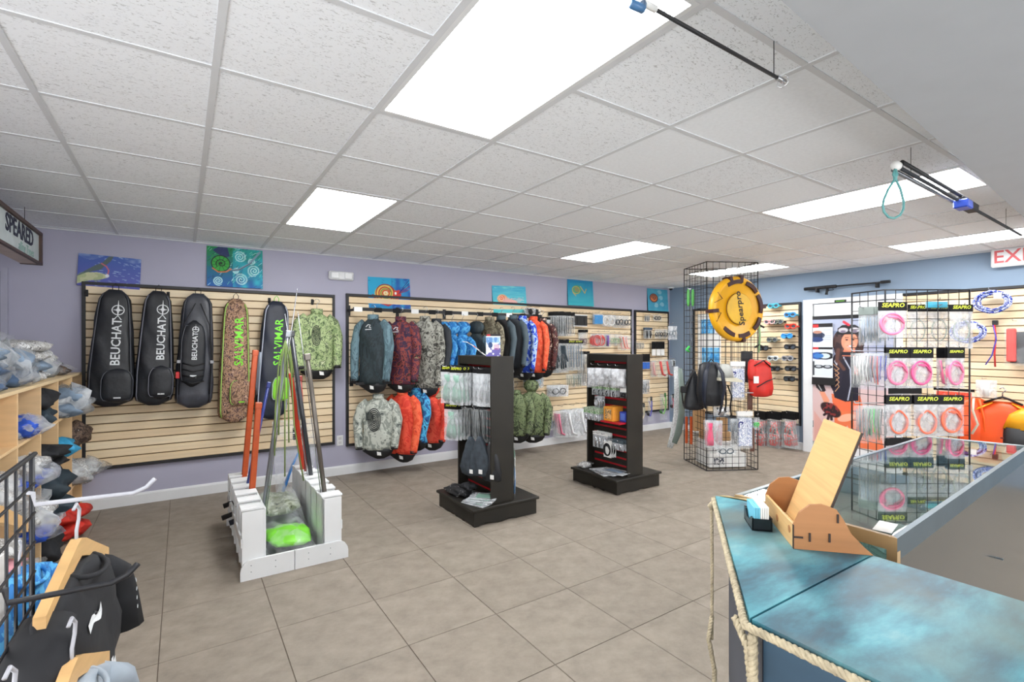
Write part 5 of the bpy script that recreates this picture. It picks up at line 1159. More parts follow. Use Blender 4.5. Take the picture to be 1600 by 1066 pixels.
pack('pair of black and white strap packs on the far side of the first stand', .10, .26, header=(card_k, None, None), content='strips', cm=blkr, loc=(S1.x + .16, S1.y - .18, 1.24), rz=R(55), name='hang_pack')
# flyers on top of stand one
t = thing('flyer', 'blue and white flyer with a black top bar standing on the first floor stand', 'flyer', (S1.x - .055, S1.y - .20, 1.377), R(-20))
a = Art(50, 80, (235, 238, 242), asp=.62); a.rect(0, .9, 1, 1, (28, 26, 30)); a.rect(.06, .92, .3, .98, (200, 40, 50)); a.grad; n = a.noise(6, 9, 4)
a.rect(.05, .62, .95, .86, (150, 190, 225)); a.mix((a.Y < .36) * (n > .42) * .8, (70, 60, 150)); a.mix((a.Y < .86) * (a.Y > .5) * (n > .5) * .6, (60, 110, 180)); a.ell(.3, .5, .1, .14, (40, 70, 120))
for k in range(5): a.rect(.55, .3 + k * .05, .92, .32 + k * .05, (170, 80, 140))
painted('printed_front', .125, .19, a.nx, a.ny, a.a, t, y=-.0015); MB().box(-.0625, -.001, 0, .0625, .001, .19).build('holder', film_d, t)
t = thing('curved_brochure', 'white curved brochure with black and red blocks lying on the first floor stand', 'brochure', (S1.x - .05, S1.y + .06, 1.377), R(-35))
cv = [(-.14, .125), (-.10, .12), (-.05, .09), (.0, .05), (.05, .01), (.07, .0)]
MB().prism(cv + [(x, z + .003) for x, z in cv[::-1]], -.06, .06, 'y').build('sheet', card_w, t)
for (x, z, m_) in ((-.08, .112, print_k), (-.03, .078, print_r), (.02, .037, print_k)):
    MB().prism([(x - .012, z + .009), (x + .012, z - .006), (x + .012, z - .004), (x - .012, z + .011)], -.045, .02, 'y').build('printed_block', m_, t)

# stand two
for k, (y, w, h) in enumerate(((.19, .17, .26), (.08, .16, .24), (-.06, .16, .24), (-.17, .17, .24))):
    peg(st2, (-.04, y, 1.26), (-.17, y, 1.26))
    pack(['milky bag of white cloth, leftmost on the top hooks of the second stand', 'milky bag with a round white bundle on the second stand', 'milky bag with a black mark between the white bundles', 'large tilted milky bag at the near end of the second stand'][k], w, h, header=None, content='box' if k != 2 else 'small', cm=mat('white_cloth', (225, 225, 228), .8, var=.1) if k != 2 else blkr, bag=clear_mat('white_plastic_bag', (222, 224, 228), .62, .3), d=.11, loc=(S2.x - .13, S2.y + y, 1.27), rz=R(-72), name='hang_pack', group='milky bags on the second stand')
green_c = camo_mat('green_printed_card', [(50, 90, 50), (120, 160, 110), (190, 200, 180), (80, 70, 90)], 40)
on_stand(S2, st2, (.19, .11, .0, -.1, ), 1.06, 3, 'green blister card in the upper row of stand two', 'green blister cards, upper row', .075, .13, x0=-.05, dx=-.03, header=(green_c, None, None), content='small', cm=blkr, hh=.45, bag=film_d)
on_stand(S2, st2, (-.21,), 1.05, 2, 'black and white blister card ending the upper row', 'black and white blister cards', .085, .12, x0=-.05, dx=-.03, header=(card_w, None, None), content='box', cm=print_k, hh=.5, bag=film_d)
on_stand(S2, st2, (.12,), .95, 3, 'silver coil of wire in a small pouch on the second stand', 'silver coils on the second stand', .085, .15, x0=-.07, dx=-.03, header=None, content='ring', cm=steel, bag=film_d)
on_stand(S2, st2, (.23, .15, .07), .80, 5, 'green blister card in the middle row, second stand', 'green blister cards, middle row', .075, .13, x0=-.07, dx=-.03, header=(green_c, None, None), content='small', cm=steel, hh=.45, bag=film_d)
ob = mat('orange_box_card', (226, 150, 50), .5)
def carton(label, loc, sz, m, pic, group, rz=0):
    t = thing('carton', label, 'box', loc, rz, group)
    MB().bbox(-sz[0]/2, -sz[1]/2, 0, sz[0]/2, sz[1]/2, sz[2], .002).build('box_body', m, t)
    MB().bbox(-sz[0]/2 - .0015, -sz[1]*.34, sz[2]*.15, -sz[0]/2 + .001, sz[1]*.34, sz[2]*.85, .0004).build('printed_panel', pic, t); return t
pic1 = camo_mat('blue_grey_picture', [(60, 110, 160), (235, 180, 110), (120, 100, 70), (180, 205, 220)], 30)
first = None
for q in range(4): carton('orange carton with a blue picture on the second stand, ' + ['innermost', 'second from the board', 'third from the board', 'outermost'][q], (S2.x - .065 - .038 * q, S2.y - .09, .69), (.034, .13, .145), ob, pic1, 'orange cartons on the second stand')
carton('small royal blue carton beside the orange ones', (S2.x - .08, S2.y - .215, .69), (.07, .09, .10), mat('royal_box', (34, 60, 160), .5), mat('royal_box_print', (80, 120, 210), .5), None)
MB().bbox(-.22, -.27, .672, -.045, .0, .688, .002).build('small_shelf', redm, st2)
on_stand(S2, st2, (.16, .10, .03), .54, 3, 'small silver packet in the lower row, second stand', 'silver packets, lower row', .10, .17, x0=-.05, dx=-.03, header=(card_w, None, None), content='small', cm=steel, hh=.2, bag=film_d)
on_stand(S2, st2, (-.04,), .50, 3, 'white card with a black ring tool, second stand', 'ring tool cards', .11, .20, x0=-.08, dx=-.03, header=None, content='ring', cm=blkr, bag=card_w, d=.003)
on_stand(S2, st2, (-.12, -.2), .50, 3, 'small grey blister pack, near end of lower row', 'grey blister packs, lower row', .085, .11, x0=-.05, dx=-.03, header=(grey_neo, None, None), content='small', cm=steel, hh=.35, bag=film_d)
for k in range(3):
    t = thing('flat_packet', 'flat clear packet on the second stand base, ' + ['lowest', 'middle', 'topmost'][k] + ' of three', 'package', (S2.x - .20 + .015 * k, S2.y - .03 - .06 * k, .149 + .013 * k), R(75 + 12 * k), 'flat packets on the second stand base')
    MB().bbox(-.16, -.09, 0, .16, .09, .011, .004).build('pouch', film_d, t); MB().bbox(-.10, -.05, .0115, .08, .04, .0125, .0005).build('insert_card', denim2, t)
crumple('crumpled_packet', 'small crumpled clear packet at the far end of the second stand base', 'package', (S2.x - .22, S2.y + .24, .149), (.12, .1, .05), [greyw], seed=81, wrap=film, amp=.2)
# ------------------------------------------------------------------ wire tower
TA, TB, TC, TD = Vector((5.33, 4.008, 0)), Vector((5.064, 3.501, 0)), Vector((5.615, 3.202, 0)), Vector((5.881, 3.709, 0))
t = thing('wire_tower', 'tall four-sided black wire grid tower hung with bags and fins', 'display rack', TB)
tower = t; TH = 2.43
def wall_mat(p, q, z=0.01):
    d = (q - p).normalized(); return Matrix.Translation((p.x - TB.x, p.y - TB.y, z)) @ Matrix.Rotation(math.atan2(d.y, d.x), 4, 'Z')
for p, q in ((TA, TB), (TB, TC), (TC, TD), (TD, TA)): grid_panel(t, (q - p).length, TH, wall_mat(p, q), .0028, frame=.0055)
dBC = (TC - TB).normalized(); nBC = Vector((dBC.y, -dBC.x, 0)); aBC = math.atan2(dBC.y, dBC.x)   # nBC points out to the shop
dAB = (TB - TA).normalized(); nAB = Vector((dAB.y, -dAB.x, 0)); aAB = math.atan2(dAB.y, dAB.x)
def onPlane(u, v, p0, n):
    r = Vector(ray(u, v)); o = Vector((0, 0, EYE)); k = (p0 - o).dot(n) / r.dot(n); return o + r * k
def fBC(u, v, out=.05): return onPlane(u, v, TB + nBC * out, nBC)
def fAB(u, v, out=.05): return onPlane(u, v, TB + nAB * out, nAB)

# round yellow float
c = fBC(1150, 483, .17); e = fBC(1198, 483, .17); rad = (e - c).length
t = thing('float_ring', 'big round yellow inflatable float with brown webbing handles on the tower', 'float', c, aBC + R(14))
ylw = mat('yellow_vinyl', (226, 166, 26), .4, var=.08, scale=4, bump=.1); brn = mat('brown_webbing', (56, 24, 26), .55)
MB().lathe([(.001, .03), (rad * .80, .03), (rad * .93, .055), (rad, .02), (rad * 1.0, -.02), (rad * .93, -.055), (rad * .84, -.05), (rad * .78, -.03), (.001, -.03)], 56, 'y').build('float_body', ylw, t, smooth=True)
MB().lathe([(rad * .47, -.028), (rad * .475, -.055), (rad * .46, -.06), (.001, -.06)], 44, 'y').build('centre_cover', mat('yellow_cover', (216, 170, 40), .45, var=.12, scale=5, bump=.2), t, smooth=False)
MB().tube([(rad * .475 * math.cos(a_), -.045, rad * .475 * math.sin(a_)) for a_ in [2*PI*k/40 for k in range(40)]], .004, 5, closed=True).build('cover_seam', brn, t, smooth=True)
def arc_strap(a0, a1, r0, w_, nm='webbing_handle'):
    n = 12; mb = MB(); pts = []
    for k in range(n + 1):
        a_ = R(a0 + (a1 - a0) * k / n); bul = .012 * math.sin(PI * k / n)
        for rr, y in ((r0 - w_/2, -.058 - bul), (r0 + w_/2, -.060 - bul), (r0 + w_/2, -.052), (r0 - w_/2, -.045)): pts.append((rr * math.cos(a_), y, rr * math.sin(a_)))
    fs = [tuple(4*k + q for q in (j, (j+1) % 4)) + tuple(4*(k+1) + q for q in ((j+1) % 4, j)) for k in range(n) for j in range(4)] + [(0, 1, 2, 3), (4*n+3, 4*n+2, 4*n+1, 4*n)]
    return mb.add(pts, fs).build(nm, brn, t)
for a0, a1 in ((38, 72), (84, 122), (-8, 32), (-48, -18), (-92, -62), (-135, -103)): arc_strap(a0, a1, rad * .83, rad * .12)
for a0 in (150, 185): MB().tube([(rad * .95 * math.cos(R(a0)), -.05, rad * .95 * math.sin(R(a0))), (rad * .72 * math.cos(R(a0 + 6)), -.055, rad * .72 * math.sin(R(a0 + 6))), (rad * .95 * math.cos(R(a0 + 20)), -.05, rad * .95 * math.sin(R(a0 + 20)))], .007, 6, flat=.5).build('webbing_loop', brn, t, smooth=True)
for a_ in (-5, 80, 175, 250, 275): MB().bbox(-.02, -.065, rad * .80, .02, .06, rad * 1.03, .004).xf(Matrix.Rotation(R(a_ + 90), 4, 'Y')).build('buckle_strap', brn, t)
text_mb('Spearpro', .105, .002, 1.0, .15, .002).xf(Matrix.Translation((-.0, -.062, 0)) @ up_text(100)).build('lettering', print_k, t)
peg(tower, (fBC(1150, 430, 0) - TB), (fBC(1150, 430, .2) - TB))

# boards seen through the tower
for (u0, v0, u1, v1, lab, ps) in ((1087, 490, 1122, 600, 'white sign board with two blue sea pictures seen through the wire tower', [(.15, .72, .75, .92), (.2, .2, .95, .52)]),):
    p = onPlane((u0 + u1) / 2, v1, TA.lerp(TD, .5), nAB); q = onX(u0, v1, RIGHT - .1); q2 = onX(u1, v1, RIGHT - .1); zt = onX((u0+u1)/2, v0, RIGHT - .1).z
    t = thing('sign_board', lab, 'sign', (RIGHT - .02, (q.y + q2.y) / 2, q.z), RW); w_ = abs(q.y - q2.y); h_ = zt - q.z
    MB().bbox(-w_/2, -.02, 0, w_/2, 0, h_, .003).build('board', card_w, t)
    for x0, z0, x1, z1 in ps: MB().bbox(-w_/2 + x0 * w_, -.024, z0 * h_, -w_/2 + x1 * w_, -.019, z1 * h_, .001).build('blue_picture', camo_mat('sea_picture', [(30, 90, 170), (60, 150, 215), (120, 190, 230), (40, 110, 190)], 14), t)
# white cartons inside the foot of the tower
MBx = Matrix.Rotation(aBC, 4, 'Z')
for k, (a_, b_, w_, d_, h_, z) in enumerate(((.32, .28, .46, .34, .16, .016), (.30, .30, .40, .30, .13, .178), (.28, .34, .30, .24, .10, .31))):
    pos = TB + dBC * a_ - nBC * b_ + Vector((0, 0, z))
    t = thing('shipping_carton', ['wide white carton with black print on the tower floor', 'white carton with a brown side stacked inside the tower', 'small brown carton on top inside the tower'][k], 'box', pos, aBC, 'cartons inside the tower')
    MB().bbox(-w_/2, -d_/2, 0, w_/2, d_/2, h_, .003).build('box_body', card_w if k < 2 else mat('cardboard', (190, 150, 105), .8), t)
    MB().bbox(-w_*.38, -d_/2 - .0015, h_*.2, -w_*.1, -d_/2 + .001, h_*.7, .0004).build('printed_label', camo_mat('box_print', [(230, 230, 230), (40, 44, 60), (230, 230, 230), (60, 60, 70)], 40), t)
for k, (u, v0, w_) in enumerate(((1092, 655, .14), (1128, 668, .13))):
    p = fBC(u, v0, -.3)
    t = thing('cardboard_sheet', ['tan cardboard sheet standing behind the orange tube in the tower', 'tan cardboard sheet standing behind the pink fins in the tower'][k], 'box', (p.x, p.y, .42), aBC)
    MB().bbox(-w_/2, -.02, 0, w_/2, .02, p.z + .12 - .42, .003).build('sheet', mat('cardboard', (190, 150, 105), .8), t)

# bags and packs on the tower
def on_tower(u, v, face='BC', out=.08, drop=.0):
    p = (fBC if face == 'BC' else fAB)(u, v, out); b0 = (fBC if face == 'BC' else fAB)(u, v, 0)
    peg(tower, (b0 - TB), (p + (nBC if face == 'BC' else nAB) * .03 - TB)); return p
p = on_tower(1084, 578, 'AB', .10)
t = thing('cone_bag', 'black cone-shaped shoulder bag hanging on the near left edge of the tower', 'bag', p, R(-33))
MB().loft([(.0, 0, 0, .012, .012), (-.05, 0, 0, .035, .03), (-.18, 0, 0, .075, .055), (-.32, 0, 0, .105, .07), (-.42, 0, 0, .125, .075), (-.46, 0, 0, .11, .065), (-.475, 0, 0, .06, .04)], 26, 2.3, .12, 3).build('bag_body', blk, t, smooth=True)
MB().tube([(0, -.02, 0), (-.07, -.03, -.12), (-.15, -.02, -.26), (-.13, -.01, -.40)], .016, 8, flat=.3).build('strap', blkr, t, smooth=True)
MB().bbox(-.17, -.05, -.27, -.10, -.02, -.19, .008).build('strap_pad', blkr, t)
p = on_tower(1110, 566, 'BC', .10)
t = thing('backpack', 'navy backpack with thick shoulder straps hanging on the tower front', 'backpack', p, R(-40))
MB().loft([(.0, 0, 0, .07, .04), (-.03, 0, 0, .12, .07), (-.15, .0, 0, .14, .085), (-.35, 0, 0, .145, .085), (-.48, 0, 0, .13, .075), (-.50, 0, 0, .08, .05)], 26, 2.8, .10, 5).build('bag_body', blk, t, smooth=True)
for sx in (-1, 1): MB().tube([(sx * .04, -.08, -.01), (sx * .09, -.14, -.12), (sx * .11, -.15, -.28), (sx * .10, -.11, -.42), (sx * .08, -.09, -.52)], [.022, .03, .03, .02, .012], 10, flat=.45).build('shoulder_strap', navy, t, smooth=True)
MB().tube([(-.03, -.03, 0), (0, -.03, .035), (.03, -.03, 0)], .007, 6).build('top_handle', blkr, t, smooth=True)
p = on_tower(1131, 572, 'BC', .16)
t = thing('visor_cap', 'silver and white peaked sun cap hanging over the navy backpack', 'cap', p, R(-30))
MB().loft([(.02, 0, 0, .05, .05), (-.02, 0, 0, .085, .075), (-.08, 0, 0, .10, .085), (-.13, 0, 0, .105, .09)], 24, 2.0, .05, 2).build('crown', mat('silver_fabric', (170, 172, 168), .35, var=.2), t, smooth=True)
MB().prism([(-.10, -.13), (.10, -.13), (.17, -.16), (.16, -.18), (-.10, -.16)], -.10, -.02, 'y').build('brim', mat('cream_fabric', (205, 200, 180), .6), t)
p = on_tower(1133, 602, 'BC', .10)
t = thing('harness_straps', 'pair of loose black harness straps hanging beside the navy backpack', 'straps', p, R(-25))
for k, L_ in enumerate((.34, .30, .36)): MB().tube([((k-1)*.03, 0, 0), ((k-1)*.07, -.02, -L_ * .35), ((k-1)*.05, -.02, -L_ * .7), ((k-1)*.08, 0, -L_)], .014, 7, flat=.35).build('strap', blkr, t, smooth=True)
def tower_pack(lab, u0, v0, u1, v1, n=1, out=.07, rz=-30, grp=None, face='BC', **kw):
    uc = (u0 + u1) / 2; p = on_tower(uc, v0, face, out + .02 * n); q = (fBC if face == 'BC' else fAB)(uc, v1, out)
    a0, a1 = fBC(u0, v0, out), fBC(u1, v0, out); w_ = (a1 - a0).length
    f = None
    for k in range(n):
        loc = p + nBC * (-.024 * k)
        if f is None: f = pack(nth(lab, k, n), w_, p.z - q.z, loc=loc, rz=R(rz), group=grp, **kw)
        else: clone(f, loc, R(rz + 5 * (k % 2) - 2), nth(lab, k, n))
    return f
bw = camo_mat('blue_white_print', [(40, 50, 120), (220, 224, 230), (150, 160, 190), (235, 235, 238), (60, 70, 150)], 20)
tower_pack('upper tower pack with blue and white swirls', 1142, 565, 1164, 625, 2, content='box', cm=bw, header=(card_w, None, None), hh=.12, grp='swirl packs, upper', bag=film)
tower_pack('lower tower pack with blue swirls and a coral tip', 1152, 643, 1176, 700, 2, content='box', cm=bw, header=(card_w, None, None), hh=.12, grp='swirl packs, lower', bag=film, cm2=mat('coral', (220, 84, 80), .5))
tower_pack('narrow navy pack beside the lower swirl pack', 1142, 645, 1152, 698, 2, content='strips', cm=navy, header=None, grp='narrow navy packs')
tower_pack('hot pink fin pair on the lower tower front', 1103, 648, 1117, 698, 3, content='blade', cm=mat('hot_pink', (226, 60, 110), .45), header=None, grp='hot pink fins')
tower_pack('pale pink and silver pack beside the hot pink fins', 1116, 648, 1129, 700, 2, content='strips', cm=mat('pale_pink', (225, 160, 175), .5), header=None, grp='pale pink packs', bag=film_d)
tower_pack('clear wrinkled pack across the lower middle of the tower', 1115, 632, 1140, 650, 1, content='small', cm=steel, header=None, bag=film_d)
tower_pack('grey clear pack under the second row of the tower', 1120, 694, 1150, 712, 1, content='mask', cm=grey_neo, header=None, bag=film)
tower_pack('black gear bag hanging under the yellow float', 1158, 538, 1176, 598, 1, content=None, header=None, bag=blk, out=-.18)
tower_pack('brown and black tube pack at the right corner of the tower', 1168, 600, 1176, 640, 1, content=None, header=None, bag=mat('brown_plastic', (86, 52, 40), .5))
tower_pack('brown tube pack low at the right corner of the tower', 1172, 660, 1179, 705, 1, content=None, header=None, bag=mat('brown_plastic', (86, 52, 40), .5))
tower_pack('bright green pack at the right edge of the tower', 1177, 648, 1187, 672, 1, content='mask', cm=mat('vivid_green', (70, 200, 90), .4), header=None)
MB().tube([fBC(1158, 614, .0) - TB, fBC(1158, 614, .14) - TB, fBC(1177, 614, .16) - TB], .006, 6).build('hook', steel_w, tower, smooth=True)
# green rigs at the top-left edge
p = on_tower(1079, 452, 'AB', .05)
t = thing('float_rig', 'pair of green float rigs on a grey cord near the top of the tower', 'rig', p, R(-30))
for sx in (-1, 1):
    MB().lathe([(.002, 0), (.014, -.01), (.018, -.06), (.018, -.16), (.012, -.2), (.003, -.21)], 12, c=(sx * .028, 0, 0)).build('green_float', mat('green_float', (90, 180, 90), .35), t, smooth=True)
MB().tube([(0, 0, -.2), (.01, -.01, -.3), (-.01, 0, -.5), (.02, 0, -.62), (-.02, -.01, -.72)], .007, 6).build('cord', grey_r, t, smooth=True)
MB().tube([(-.02, -.01, -.70), (-.06, -.01, -.74), (-.02, -.01, -.76)], .014, 8).build('green_end', mat('vivid_green', (70, 200, 90), .4), t, smooth=True)
p = on_tower(1186, 505, 'BC', .10)
t = thing('float_rig', 'green line with black fittings at the right side of the tower below the float', 'rig', p, R(-30))
MB().tube([(0, 0, 0), (.01, 0, -.15), (-.005, 0, -.34)], .012, 8).build('green_line', mat('pale_green', (140, 175, 130), .5), t, smooth=True)
for z in (-.05, -.28): MB().tube([(-.05, 0, z), (0, 0, z + .03), (.06, 0, z)], .012, 8).build('fitting', blkr, t, smooth=True)
# long grey fins hanging at the far left
for k, (u0, u1, v0, v1, m_, lab) in enumerate(((1056, 1051, 573, 697, mat('speckled_fin', (190, 194, 196), .4, var=.3, scale=60), 'long pale speckled fin blade hanging off the left edge of the tower'), (1063, 1058, 576, 690, mat('sage_fin', (120, 136, 130), .4), 'long sage green fin blade just behind the pale speckled one'))):
    p = fAB(u0, v0, .12 - .06 * k); q = fAB(u1, v1, .12 - .06 * k)
    L_ = p.z - q.z
    t = thing('swim_fin', lab, 'fin', p, R(-20), 'long fin blades on the tower')
    d0 = Vector((q.x - p.x, q.y - p.y, 0)) * .5
    pts = [(0, 0, 0), (.02, 0, -L_ * .3), (.015, -.0, -L_ * .6), (-.03, 0, -L_ * .85), (-.09, 0, -L_)]
    MB().tube(pts, [(.008, .03), (.012, .045), (.012, .05), (.012, .055), (.006, .04)], 12).build('blade', m_, t, smooth=True)
    MB().tube([(a_ + .014, b_, c_) for a_, b_, c_ in pts], .006, 6).build('edge_rib', blkr, t, smooth=True)
MB().tube([fAB(1069, 578, 0) - TB, fAB(1050, 572, .12) - TB], .004, 6).build('hook', steel, tower, smooth=True)
for k, u in enumerate((1077, 1082)):
    p = fAB(u, 652, .03); t = thing('orange_tube', ['burnt orange tube standing inside the near left edge of the tower', 'second burnt orange tube right behind the first in the tower'][k], 'speargun', (p.x + .03 * k, p.y + .04, .25))
    MB().bbox(-.015, -.012, 0, .015, .012, p.z - .25, .003).build('barrel', org, t)
# red backpack
p = onPlane(1188, 563, TC + nBC * .1, nBC); peg(tower, (TC - TB) + Vector((0, 0, p.z)), p + Vector((0, -.06, .0)) - TB)
t = thing('backpack', 'red and orange backpack with black webbing on the right side of the tower', 'backpack', p, R(-28))
c_rb = mat('red_nylon', (206, 44, 34), .5, var=.2, scale=6, bump=.4)
MB().loft([(.0, 0, 0, .05, .04), (-.03, 0, 0, .10, .07), (-.14, 0.0, 0, .12, .085), (-.32, 0, 0, .13, .09), (-.40, 0, 0, .12, .08), (-.42, 0, 0, .07, .05)], 26, 2.6, .14, 9).build('bag_body', c_rb, t, smooth=True)
MB().loft([(.01, 0, 0, .02, .02), (-.02, 0, 0, .04, .035), (-.16, 0, 0, .05, .04), (-.22, 0, 0, .035, .03)], 16, 2.2, .1, 4).xf(Matrix.Translation((-.12, -.03, 0))).build('side_roll', c_rb, t, smooth=True)
MB().tube([(-.12, -.08, -.06), (-.02, -.09, -.0), (.08, -.08, -.08)], .014, 8, flat=.4).build('webbing', blkr, t, smooth=True)
MB().tube([(-.10, -.10, -.30), (0, -.11, -.24), (.12, -.09, -.20)], .012, 8, flat=.4).build('webbing', blkr, t, smooth=True)
MB().bbox(-.13, -.085, -.26, -.07, -.075, -.18, .002).build('white_tag', card_w, t)

# ------------------------------------------------------------------ right wall: masks, bagged fins
WX = RIGHT - .036
def wx(u, v, out=.08): return onX(u, v, RIGHT - out)
def dive_mask(label, u, v, m, m2=None, w=.15, k=0, lens=None):
    p = wx(u, v, .12); t = thing('diving_mask', label, 'mask', p, RW, 'diving masks on the right slatwall')
    fr = MB()
    for sx in (-1, 1):
        fr.tube([(sx * w * .27 + w * .22 * math.cos(a_) * (1.0), -.02 + .008 * abs(math.cos(a_)), w * .20 * math.sin(a_) * (1 if math.sin(a_) < 0 or sx * math.cos(a_) > 0 else .85)) for a_ in [2*PI*q/16 for q in range(16)]], .010, 7, closed=True)
    fr.tube([(-.02, -.02, .012), (0, -.03, .018), (.02, -.02, .012)], .010, 7)
    fr.build('frame', m, t, smooth=True)
    for sx in (-1, 1): MB().lathe([(.001, -.018), (w * .21, -.018), (w * .21, -.014), (.001, -.014)], 16, 'y', (sx * w * .27, 0, 0)).build('lens', lens or mat('smoked_lens', (70, 78, 88), .1), t)
    MB().loft([(-.035, 0, .015, w * .30, .02), (0, 0, .015, w * .46, .03), (.035, 0, .015, w * .40, .02)], 16, 2.2).build('skirt', m2 or blkr, t, smooth=True)
    MB().tube([(-w * .48, .0, 0), (-w * .55, .05, -.005), (-w*.2, .07, .0), (w*.2, .07, .0), (w * .55, .05, -.005), (w * .48, 0, 0)], (.008), 6, flat=1.6).build('strap', m2 or blkr, t, smooth=True)
    MB().tube([(0, .085, .02), (0, .02, .02), (0, .01, .035)], .003, 6).build('hook', steel, t, smooth=True)
    return t
aqua = mat('aqua_plastic', (70, 170, 190), .4); blp = mat('sky_plastic', (50, 140, 205), .4); redo = mat('tomato_plastic', (215, 60, 40), .4); pinkp = mat('soft_pink', (230, 170, 170), .5); greyp = mat('grey_plastic', (150, 150, 155), .4); clearp = mat('clear_grey_plastic', (190, 196, 196), .3)
cam_p = camo_mat('mask_camo', [(50, 52, 46), (96, 100, 90), (140, 144, 132), (40, 40, 38)], 40)
MK = [(1209, 478, aqua, aqua, 'aqua mask, top of the column nearest the yellow float'), (1235, 492, blp, aqua, 'light blue mask, top of the column nearest the door'),
      (1203, 503, pinkp, pinkp, 'pale pink mask beside the camouflage one'), (1216, 503, cam_p, blkr, 'dark camouflage mask in the second row, right of the pink mask'), (1236, 510, redo, redo, 'tomato red mask under the light blue one'),
      (1207, 531, cam_p, cam_p, 'square camouflage mask under the pink one'), (1230, 525, blp, blkr, 'black mask with blue lenses under the red one'),
      (1193, 544, blkr, blkr, 'black mask half hidden by the tower'), (1235, 542, blkr, blkr, 'black mask with grey lenses, fourth in the column nearest the door'),
      (1208, 560, clearp, clearp, 'clear grey mask in the middle row'), (1231, 560, greyp, blkr, 'black and lilac mask right of the clear grey one'),
      (1211, 576, blkr, blkr, 'small black mask under the clear grey one'), (1236, 576, blkr, blkr, 'black mask, sixth in the column nearest the door'),
      (1234, 592, blkr, blkr, 'lowest black mask, above the bare slats')]
for i, (u, v, m_, m2, lab) in enumerate(MK): dive_mask(lab, u, v, m_, m2, k=i, lens=blp if 'blue lenses' in lab else None)
for i, (u0, u1) in enumerate(((1183, 1203), (1203, 1226), (1226, 1249))):
    p, q = wx(u0, 642, .12), wx(u1, 642, .12); zb = wx((u0+u1)/2, 699, .12).z
    gr = 'bagged red and grey fins under the masks'
    lab = ['bagged red and grey fin set nearest the tower', 'bagged red and grey fin set in the middle of three', 'bagged red and grey fin set nearest the white door'][i]
    for k in range(3):
        tt = pack(nth(lab, k, 3), abs(p.y - q.y) * .98, p.z - zb, header=(card_k, None, None), hh=.2, content='blade' if k else 'glove', cm=camo_mat('red_grey_fin', [(60, 60, 62), (150, 150, 150), (205, 70, 64), (190, 190, 190), (50, 50, 52)], 12), cm2=print_r, bag=film, d=.05, loc=(RIGHT - .22 + .06 * k, (p.y + q.y) / 2, p.z), rz=RW + R(-8), name='bagged_fin_set', group=gr)
    peg(s4, (-(p.y + q.y) / 2, -.03, p.z - .01), (-(p.y + q.y) / 2, -.26, p.z - .01))

# ------------------------------------------------------------------ white door with posters
d1 = struct(MB().bbox(-3.30, -.03, .01, -2.38, -.002, 2.02, .003).build('door_1', white_m)); d1.location = (RIGHT, 0, 0); d1.rotation_euler = (0, 0, RW)
MB().box(-3.43, -.05, 0, -3.31, 0, 2.09).box(-2.37, -.05, 0, -2.30, 0, 2.09).box(-3.31, -.05, 2.03, -2.37, 0, 2.09).build('door_frame', white_m, d1)
for z in (.35, 1.65): MB().tube([(-3.305, -.04, z), (-3.305, -.04, z + .09)], .007, 6).build('hinge', steel, d1)
MB().bbox(-3.27, -.034, 1.90, -3.06, -.03, 1.97, .001).build('door_label', mat('cream_label', (228, 228, 220), .6), d1)
PW, PH = .93, 1.66
a = Art(150, 270, (150, 160, 190), asp=PW / PH); a.grad((214, 180, 176), (170, 180, 205))
n = a.noise(6, 60, 5); a.mix((a.Y > .60) * (a.Y < .9) * n * .6, (110, 130, 170)); a.mix((a.Y < .45) * .5, (222, 184, 176))
SK, SKs, SUIT = (226, 150, 120), (206, 120, 92), (26, 24, 42)
a.poly([(.03, .0), (.03, .25), (.2, .12), (.28, 0)], (214, 150, 136), .6)
# legs, hips
a.poly([(.26, .40), (.62, .40), (.66, .30), (.86, .12), (.90, .0), (.62, .0), (.46, .16), (.40, .05), (.34, .0), (.30, .0), (.30, .22)], (232, 118, 74))
a.poly([(.28, .36), (.60, .34), (.58, .28), (.40, .27), (.29, .31)], (236, 110, 70)); a.ell(.45, .22, .07, .03, (245, 180, 150), 20, .7)
a.poly([(.62, .30), (.70, .28), (.84, .14), (.78, .1)], (240, 140, 100), .7)
# torso
a.poly([(.30, .37), (.27, .46), (.33, .56), (.26, .66), (.30, .71), (.44, .745), (.60, .74), (.70, .68), (.72, .60), (.64, .54), (.60, .46), (.60, .36), (.44, .345)], SUIT)
a.line([(.40, .71), (.50, .60), (.51, .48), (.47, .36)], .006, (190, 196, 215), .8)
a.poly([(.54, .63), (.62, .63), (.62, .60), (.6, .55), (.55, .57)], (210, 60, 60), .9)
a.line([(.57, .62), (.60, .585), (.57, .56)], .005, (240, 200, 190))
# viewer-left arm going down to the gloved hand
a.poly([(.27, .68), (.33, .72), (.42, .66), (.40, .52), (.37, .44), (.28, .42), (.22, .50), (.24, .6)], (34, 30, 48))
for k in range(5): a.line([(.28 + .015 * k, .64 - .04 * k), (.36, .60 - .035 * k), (.31, .58 - .04 * k)], .004, (196, 150, 110), .7)
a.line([(.30, .66), (.34, .69), (.33, .63), (.30, .66)], .004, (205, 205, 215), .8)
a.poly([(.03, .50), (.14, .50), (.19, .42), (.13, .40), (.06, .44)], (26, 24, 34)); a.line([(.07, .48), (.13, .42)], .004, (220, 220, 220), .7)
a.poly([(.10, .41), (.17, .41), (.24, .34), (.18, .30)], SK)
a.ell(.25, .27, .085, .05, (46, 26, 30), -30, 1, .1)
for dx, dy in ((-.08, .01), (-.07, -.03), (-.03, -.055), (.01, -.055)): a.line([(.25, .27), (.25 + dx * 1.2, .26 + dy * 1.2)], .012, (40, 22, 28))
a.mix(((a.X - .25) ** 2 / .01 + (a.Y - .27) ** 2 / .003 < 1) * (a.noise(40, 60, 9) > .6) * .8, (150, 50, 50))
